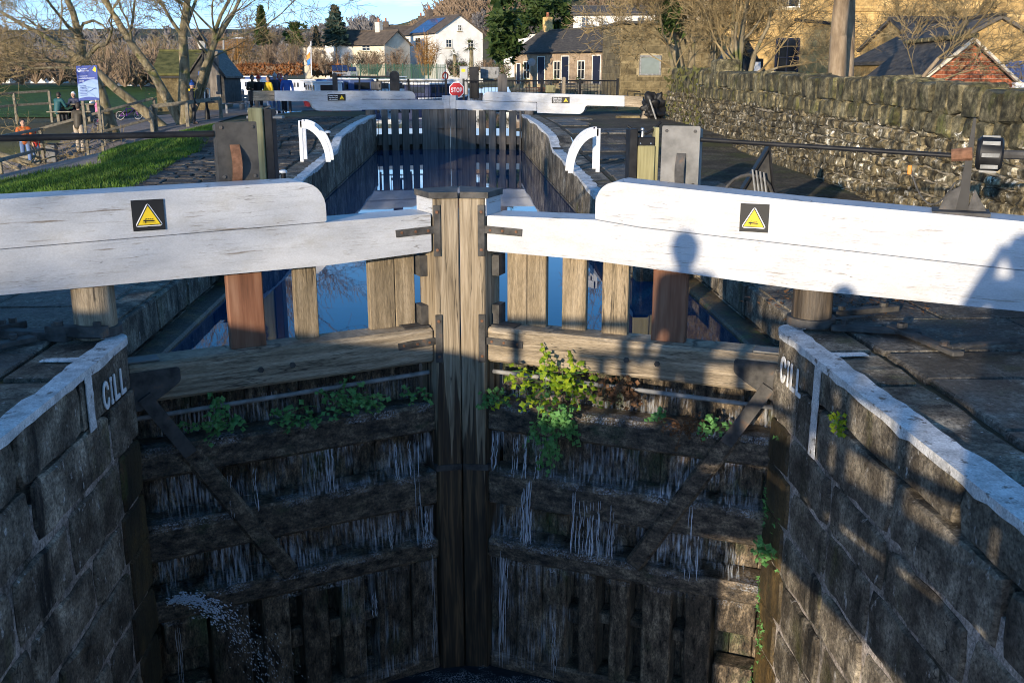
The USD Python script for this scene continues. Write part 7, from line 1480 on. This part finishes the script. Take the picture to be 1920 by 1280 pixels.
def bicycle(px, py, label, frame, rot, r=.21):
    c = on_ground(px, py); t = thing('bicycle', label, 'bicycle', c); X = V(math.cos(rot), math.sin(rot), 0); Z = V(0, 0, 1); q = lambda a, b: c + X * a + Z * b
    for a in (-.36, .36):
        M = np.eye(4); M[:3, :3] = np.column_stack([X, Z, np.cross(X, Z)]); M[:3, 3] = q(a, r)
        wh = obj('wheel', MB().tm(trimesh.creation.torus(r - .02, .022, major_sections=20, minor_sections=6), M), 'shoe', t); m = MB()
        for k in range(8): m.tube([q(a, r), q(a + (r - .03) * math.cos(k * .785), r + (r - .03) * math.sin(k * .785))], .005, 4)
        obj('spokes', m, 'chrome', wh); obj('rim', MB().tm(trimesh.creation.torus(r - .045, .010, major_sections=20, minor_sections=5), M), 'cloth_white', wh)
    m = MB()
    for a, b in (((-.36, r), (-.08, r + .28)), ((-.08, r + .28), (.24, r + .30)), ((-.10, r - .02), (.24, r + .28)), ((-.10, r - .02), (-.09, r + .34)), ((-.36, r), (-.10, r - .02)), ((.36, r), (.23, r + .42))): m.tube([q(*a), q(*b)], .016, 6)
    obj('frame', m, frame, t); obj('saddle', MB().box(q(-.10, r + .37), (.09, .05, .025), bev=.015), 'shoe', t); obj('handlebar', MB().tube([q(.2, r + .46) + np.cross(X, Z) * s for s in (-.2, .2)], .014, 6), 'shoe', t)
    obj('pedal', MB().box(q(-.10, r - .12), (.05, .10, .012)), 'shoe', t)
bicycle(243, 226, "child's pink and purple bicycle parked on the towpath", 'bike_purple', .25)
bicycle(196, 236, "child's pink bicycle beside the child in a white hat", 'pink', 1.0, .18)
p = on_ground(100, 304); plain('path_bin', 'dark square bin post beside the fence on the path', 'bin', [('body', MB().box(p + V(0, 0, .3), (.16, .16, .3), bev=.02), 'grey_bin'), ('lid', MB().box(p + V(0, 0, .62), (.17, .17, .02)), 'iron')], p)

# ------------------------------------------------------------------ boats in the basin
def boat(label, px, Y, L_, rot, hullm, cabm, zw=.1, trim='sign_white', cab=(.2, .8), hc=.75, hh=.55, beam=2.0, windows=4, deckm=None):
    p = at(px, 160, Y); c = V(p[0], Y, zw); t = thing('canal_boat', label, 'boat', c, 'boats moored in the basin'); X, N = V(math.cos(rot), math.sin(rot), 0), V(-math.sin(rot), math.cos(rot), 0); st = np.linspace(-.5, .5, 13); prof = [min(1, max(.12, (1 - abs(2 * s) ** 5) ** .5 if s > 0 else 1 - .3 * abs(2 * s) ** 6)) for s in st]; vs = []
    for s, w in zip(st, prof):
        sh = hh + .22 * max(0, s * 2) ** 3
        for a, zz in ((-.5, sh), (-.42, -.2), (.42, -.2), (.5, sh)): vs.append(c + X * s * L_ + N * a * w * beam + V(0, 0, zz))
    F = []
    for i in range(12):
        for j in range(4): k = (j + 1) % 4; F.append([i * 4 + j, i * 4 + k, i * 4 + 4 + k, i * 4 + 4 + j])
    F += [[0, 3, 2, 1], [48, 49, 50, 51]]; h = obj('hull', MB().add(vs, F), hullm, t)
    m = MB()
    for a in (-.505, .505): m.tube([c + X * s * L_ + N * a * w * beam + V(0, 0, hh - .02 + .22 * max(0, s * 2) ** 3) for s, w in zip(st, prof)], .035, 5)
    obj('rubbing_strake', m, trim, h)
    A = np.array([X, N, [0, 0, 1]]); ca = (cab[0] + cab[1]) / 2 - .5; cl = (cab[1] - cab[0]) * L_ / 2; cb = obj('cabin', MB().box(c + X * ca * L_ + V(0, 0, hh + hc / 2), (cl, beam * .36, hc / 2), A, bev=.06), cabm, t)
    obj('roof', MB().box(c + X * ca * L_ + V(0, 0, hh + hc + .025), (cl + .05, beam * .38, .03), A), deckm or 'boat_white', cb)
    for s in (-1, 1):
        for k in range(windows): q = c + X * (ca * L_ - cl + (k + .5) * 2 * cl / windows) + N * s * beam * .36 + V(0, 0, hh + hc * .58); obj('window', MB().box(q + N * s * .008, (cl / windows * .6, .01, hc * .22), A, bev=.005), 'window_dark', t)
    for s in (-1, 1): q = c + X * (ca * L_ + s * cl) + V(0, 0, hh + hc * .58); obj('end_window', MB().box(q + X * s * .008, (.01, beam * .22, hc * .22), A, bev=.005), 'window_dark', t)
    return t
boat('blue and orange narrowboat with a bright blue cabin beside the walkers', 636, 60, 6.5, math.radians(-68), 'boat_orange', 'boat_blue', cab=(.1, .75), deckm='blue_tarp')
boat('red white and navy boat moored right of the bright blue cabin', 612, 55, 6.0, math.radians(-72), 'boat_red', 'boat_white', cab=(.1, .6), hc=.65)
boat('navy boat with a dark canopy behind the slim dark post', 658, 58, 6.0, math.radians(-65), 'boat_navy', 'blue_tarp', cab=(.15, .8), hc=.8)
boat('white cruiser moored at the left of the walkers', 462, 72, 4.5, math.radians(-15), 'boat_white', 'boat_white', cab=(.25, .8), hc=.7)
boat('white cruiser with a dark canopy behind the walkers', 500, 74, 5.0, math.radians(-40), 'boat_white', 'blue_tarp', cab=(.2, .7), hc=.9)
boat('white cruiser at the far left of the basin beside the street lamp', 434, 76, 3.4, math.radians(0), 'boat_white', 'boat_white', cab=(.3, .8), hc=.6)
boat('long white narrowboat with square windows behind the picket railing', 772, 60, 7.0, math.radians(2), 'boat_white', 'boat_white', cab=(.06, .9), hc=.75, windows=6)
boat('dark green narrowboat behind the round topped gear post', 706, 64, 6.5, math.radians(-55), 'boat_navy', 'boat_green', cab=(.1, .85), hc=.9, windows=3)
boat('blue cruiser with a white cabin behind the bright blue narrowboat', 572, 68, 5.0, math.radians(-62), 'boat_blue', 'boat_white', cab=(.2, .7), hc=.7)
boat('dark boat with canopy behind the stop sign', 812, 50, 5.0, math.radians(60), 'boat_navy', 'boat_navy', cab=(.2, .8), hc=.6)
def flagpole():
    b = at(584, 142, 66); tp = at(583, 78, 66); t = thing('flag_pole', 'leaning white flag pole with a red and white flag above the boats', 'flag pole', b)
    obj('pole', MB().tube([b, tp], [.04, .025], 8), 'cloth_white', t); f = at(580, 92, 66); n = 8; v, F = [], []
    for i in range(n): s = i / (n - 1); o = V(-.16 * s - .05 * math.sin(s * 5), .08 * math.sin(s * 7), -1.25 * s); v += [tp + V(0, 0, -.1) + o, tp + V(-.22, .05, -.35) + o * .9]
    for i in range(n - 1): F.append([2 * i, 2 * i + 1, 2 * i + 3, 2 * i + 2])
    F = np.array(F); v = np.array(v); o = obj('flag', MB().add(v[:8], F[:3]), 'cloth_white', t); obj('flag_band', MB().add(v[6:12], F[:2]), 'boat_orange', o); obj('flag_band', MB().add(v[10:16], F[:2]), 'boat_blue', o)
flagpole()
def solar_rack(px0, px1, y0, y1, Y, label):
    a, b = at(px0, y0, Y), at(px1, y1, Y); t = thing('solar_rack', label, 'solar panels', (a + b) / 2); w = (b[0] - a[0]) / 3
    for k in range(3): obj('panel', MB().box((a[0] + w * (k + .5), Y, (a[2] + b[2]) / 2), (w * .46, .03, (a[2] - b[2]) / 2), np.array([[1, 0, 0], [0, .8, .6], [0, -.6, .8]])), 'solar_panel', t)
    obj('frame', MB().bar(V(a[0], Y + .2, b[2] - .1), V(b[0], Y + .2, b[2] - .1), .06, .06), 'cool_grey', t); [obj('leg', MB().box((x, Y + .25, b[2] - .9), (.03, .03, .9)), 'cool_grey', t) for x in (a[0], b[0])]
solar_rack(622, 652, 122, 134, 60, 'tilted solar panels above the red boat'); solar_rack(654, 668, 126, 134, 60, 'smaller tilted solar panels above the navy boat')
a, b = at(660, 143, 74), at(835, 143, 74); t = thing('mesh_fence', 'dark green mesh fence along the far basin bank', 'fence', a)
for k in range(12): q = a + (b - a) * k / 11; obj('post', MB().box((q[0], q[1], at(700, 140, 74)[2]), (.04, .04, .75)), 'green_fence', t)
m = MB()
for k in range(150): q = a + (b - a) * k / 149; m.box((q[0], q[1], at(700, 139, 74)[2]), (.012, .012, .65))
for z in (-.55, .6): m.bar(a + V(0, 0, z), b + V(0, 0, z), .03, .03)
obj('mesh', m, 'green_fence', t, kind='stuff')
# cafe tables in front of the cottages
for i, (px, lb) in enumerate(((985, 'wooden cafe bench nearest the far end of the cottages'), (1010, 'reddish cafe bench before the first navy cottage door'), (1105, 'pale cafe bench beside the sandwich board'), (1070, 'dark cafe bench in the middle of the cottage front'))): bench(px, 165, 62 + 3 * (i % 2), 1.6, lb, ['fence_wood', 'red_wood', 'fence_wood', 'grey_plank'][i], rot=.2 * i)
p = at(1152, 148, 62); plain('sandwich_board', 'green and yellow sandwich board at the right cottage corner', 'sign', [('panel', MB().box(p, (.12, .03, .35)), 'green_fence'), ('yellow_strip', MB().box(p + V(.05, -.035, 0), (.03, .004, .3)), 'sign_yellow')], p)
p = at(1154, 122, 70); plain('hanging_sign', 'dark hanging sign at the right end of the cottage wall', 'sign', [('panel', MB().box(p, (.16, .03, .42)), 'coat_teal'), ('bracket', MB().bar(p + V(-.2, 0, .48), p + V(.4, 0, .48), .03, .03), 'black_paint')], p)
p = at(997, 117, 86); plain('satellite_dish', 'grey satellite dish on the cottage wall', 'satellite dish', [('dish', MB().ball(p, (.32, .08, .32), 2), 'cool_grey'), ('arm', MB().tube([p + V(0, -.1, -.3), p + V(0, -.5, 0)], .02, 6), 'cool_grey')], p)
# lean-to and dark notice box behind the wall trees
p = at(1395, 115, 33); plain('small_dark_shed', 'small dark gabled shed behind the forked tree', 'shed', [('wall', MB().prism([(-.55, -1.6), (.5, -1.6), (.5, -.25), (-.05, .62), (-.55, .1)], p, (1, 0, 0), (0, 0, 1), -1.2), 'black_paint'), ('roof', MB().bar(p + V(-.05, -.05, .66), p + V(.62, -.05, -.35), .2, .06, (0, 1, 0)), 'slate')], p)
p = at(1412, 124, 32); plain('notice_box', 'dark framed notice box with pale papers beside the dark shed', 'notice board', [('box', MB().box(p, (.30, .06, .22)), 'black_paint'), ('paper', MB().box(p + V(.07, -.065, -.02), (.15, .004, .14)), 'cloth_white'), ('post', MB().box(p - V(0, 0, .8), (.04, .04, .6)), 'black_paint')], p)
p = at(1903, 136, 22); plain('shed_door', 'blue boarded door right of the brick shed', 'door', [('board', MB().box(p + V(-.18 + .12 * k, 0, 0), (.055, .03, .24)), 'blue_tarp') for k in range(4)] + [('frame', MB().box(p + V(.36, 0, 0), (.05, .05, .26)), 'sandstone')], p)

# ------------------------------------------------------------------ footbridge under the photographer (behind the frame), shaped to shade the near gates
def footbridge():
    t = thing('footbridge', 'timber footbridge out of view under the photographer, with railings that shade the near gates', 'footbridge', (0, -.6, 0))
    for k in range(9): obj('deck_plank', MB().box((-.2, -1.25 + k * .155, -.02), (3.7, .072, .03), bev=.006), 'grey_plank', t)
    for y in (-1.2, .05): obj('beam', MB().box((-.2, y, -.18), (3.9, .07, .13)), 'black_paint', t)
    for y, kk in ((-1.28, 9), (.12, 8)):
        for x in np.linspace(-3.6, 3.2, kk): obj('post', MB().box((x, y, .5), (.035, .035, .55)), 'black_paint', t)
        obj('top_rail', MB().box((-.2, y, 1.06), (3.6, .05, .035)), 'fence_wood', t); obj('mid_rail', MB().box((-.2, y, .52), (3.6, .025, .035)), 'black_paint', t)
    obj('kick_board', MB().box((-.2, .15, .16), (3.7, .015, .14)), 'fence_wood', t)
    w = thing('bridge_parapet', 'sloping stone parapet out of view left of the footbridge, shaped to shade the near gates', 'wall', (-6, -.1, 0))  # out of view, sloped to set the shade edge on the near gates
    obj('stone_face', MB().prism([(-9.5, -.3), (-3.95, -.3), (-3.95, .80), (-5.0, 1.00), (-5.6, 1.18), (-9.5, 1.25)], (0, .25, 0), (1, 0, 0), (0, 0, 1), .3), 'rubble', w)
    obj('capping', MB().bar(V(-9.5, .1, 1.27), V(-5.6, .1, 1.20), .4, .05), 'coping_moss', w)
footbridge()
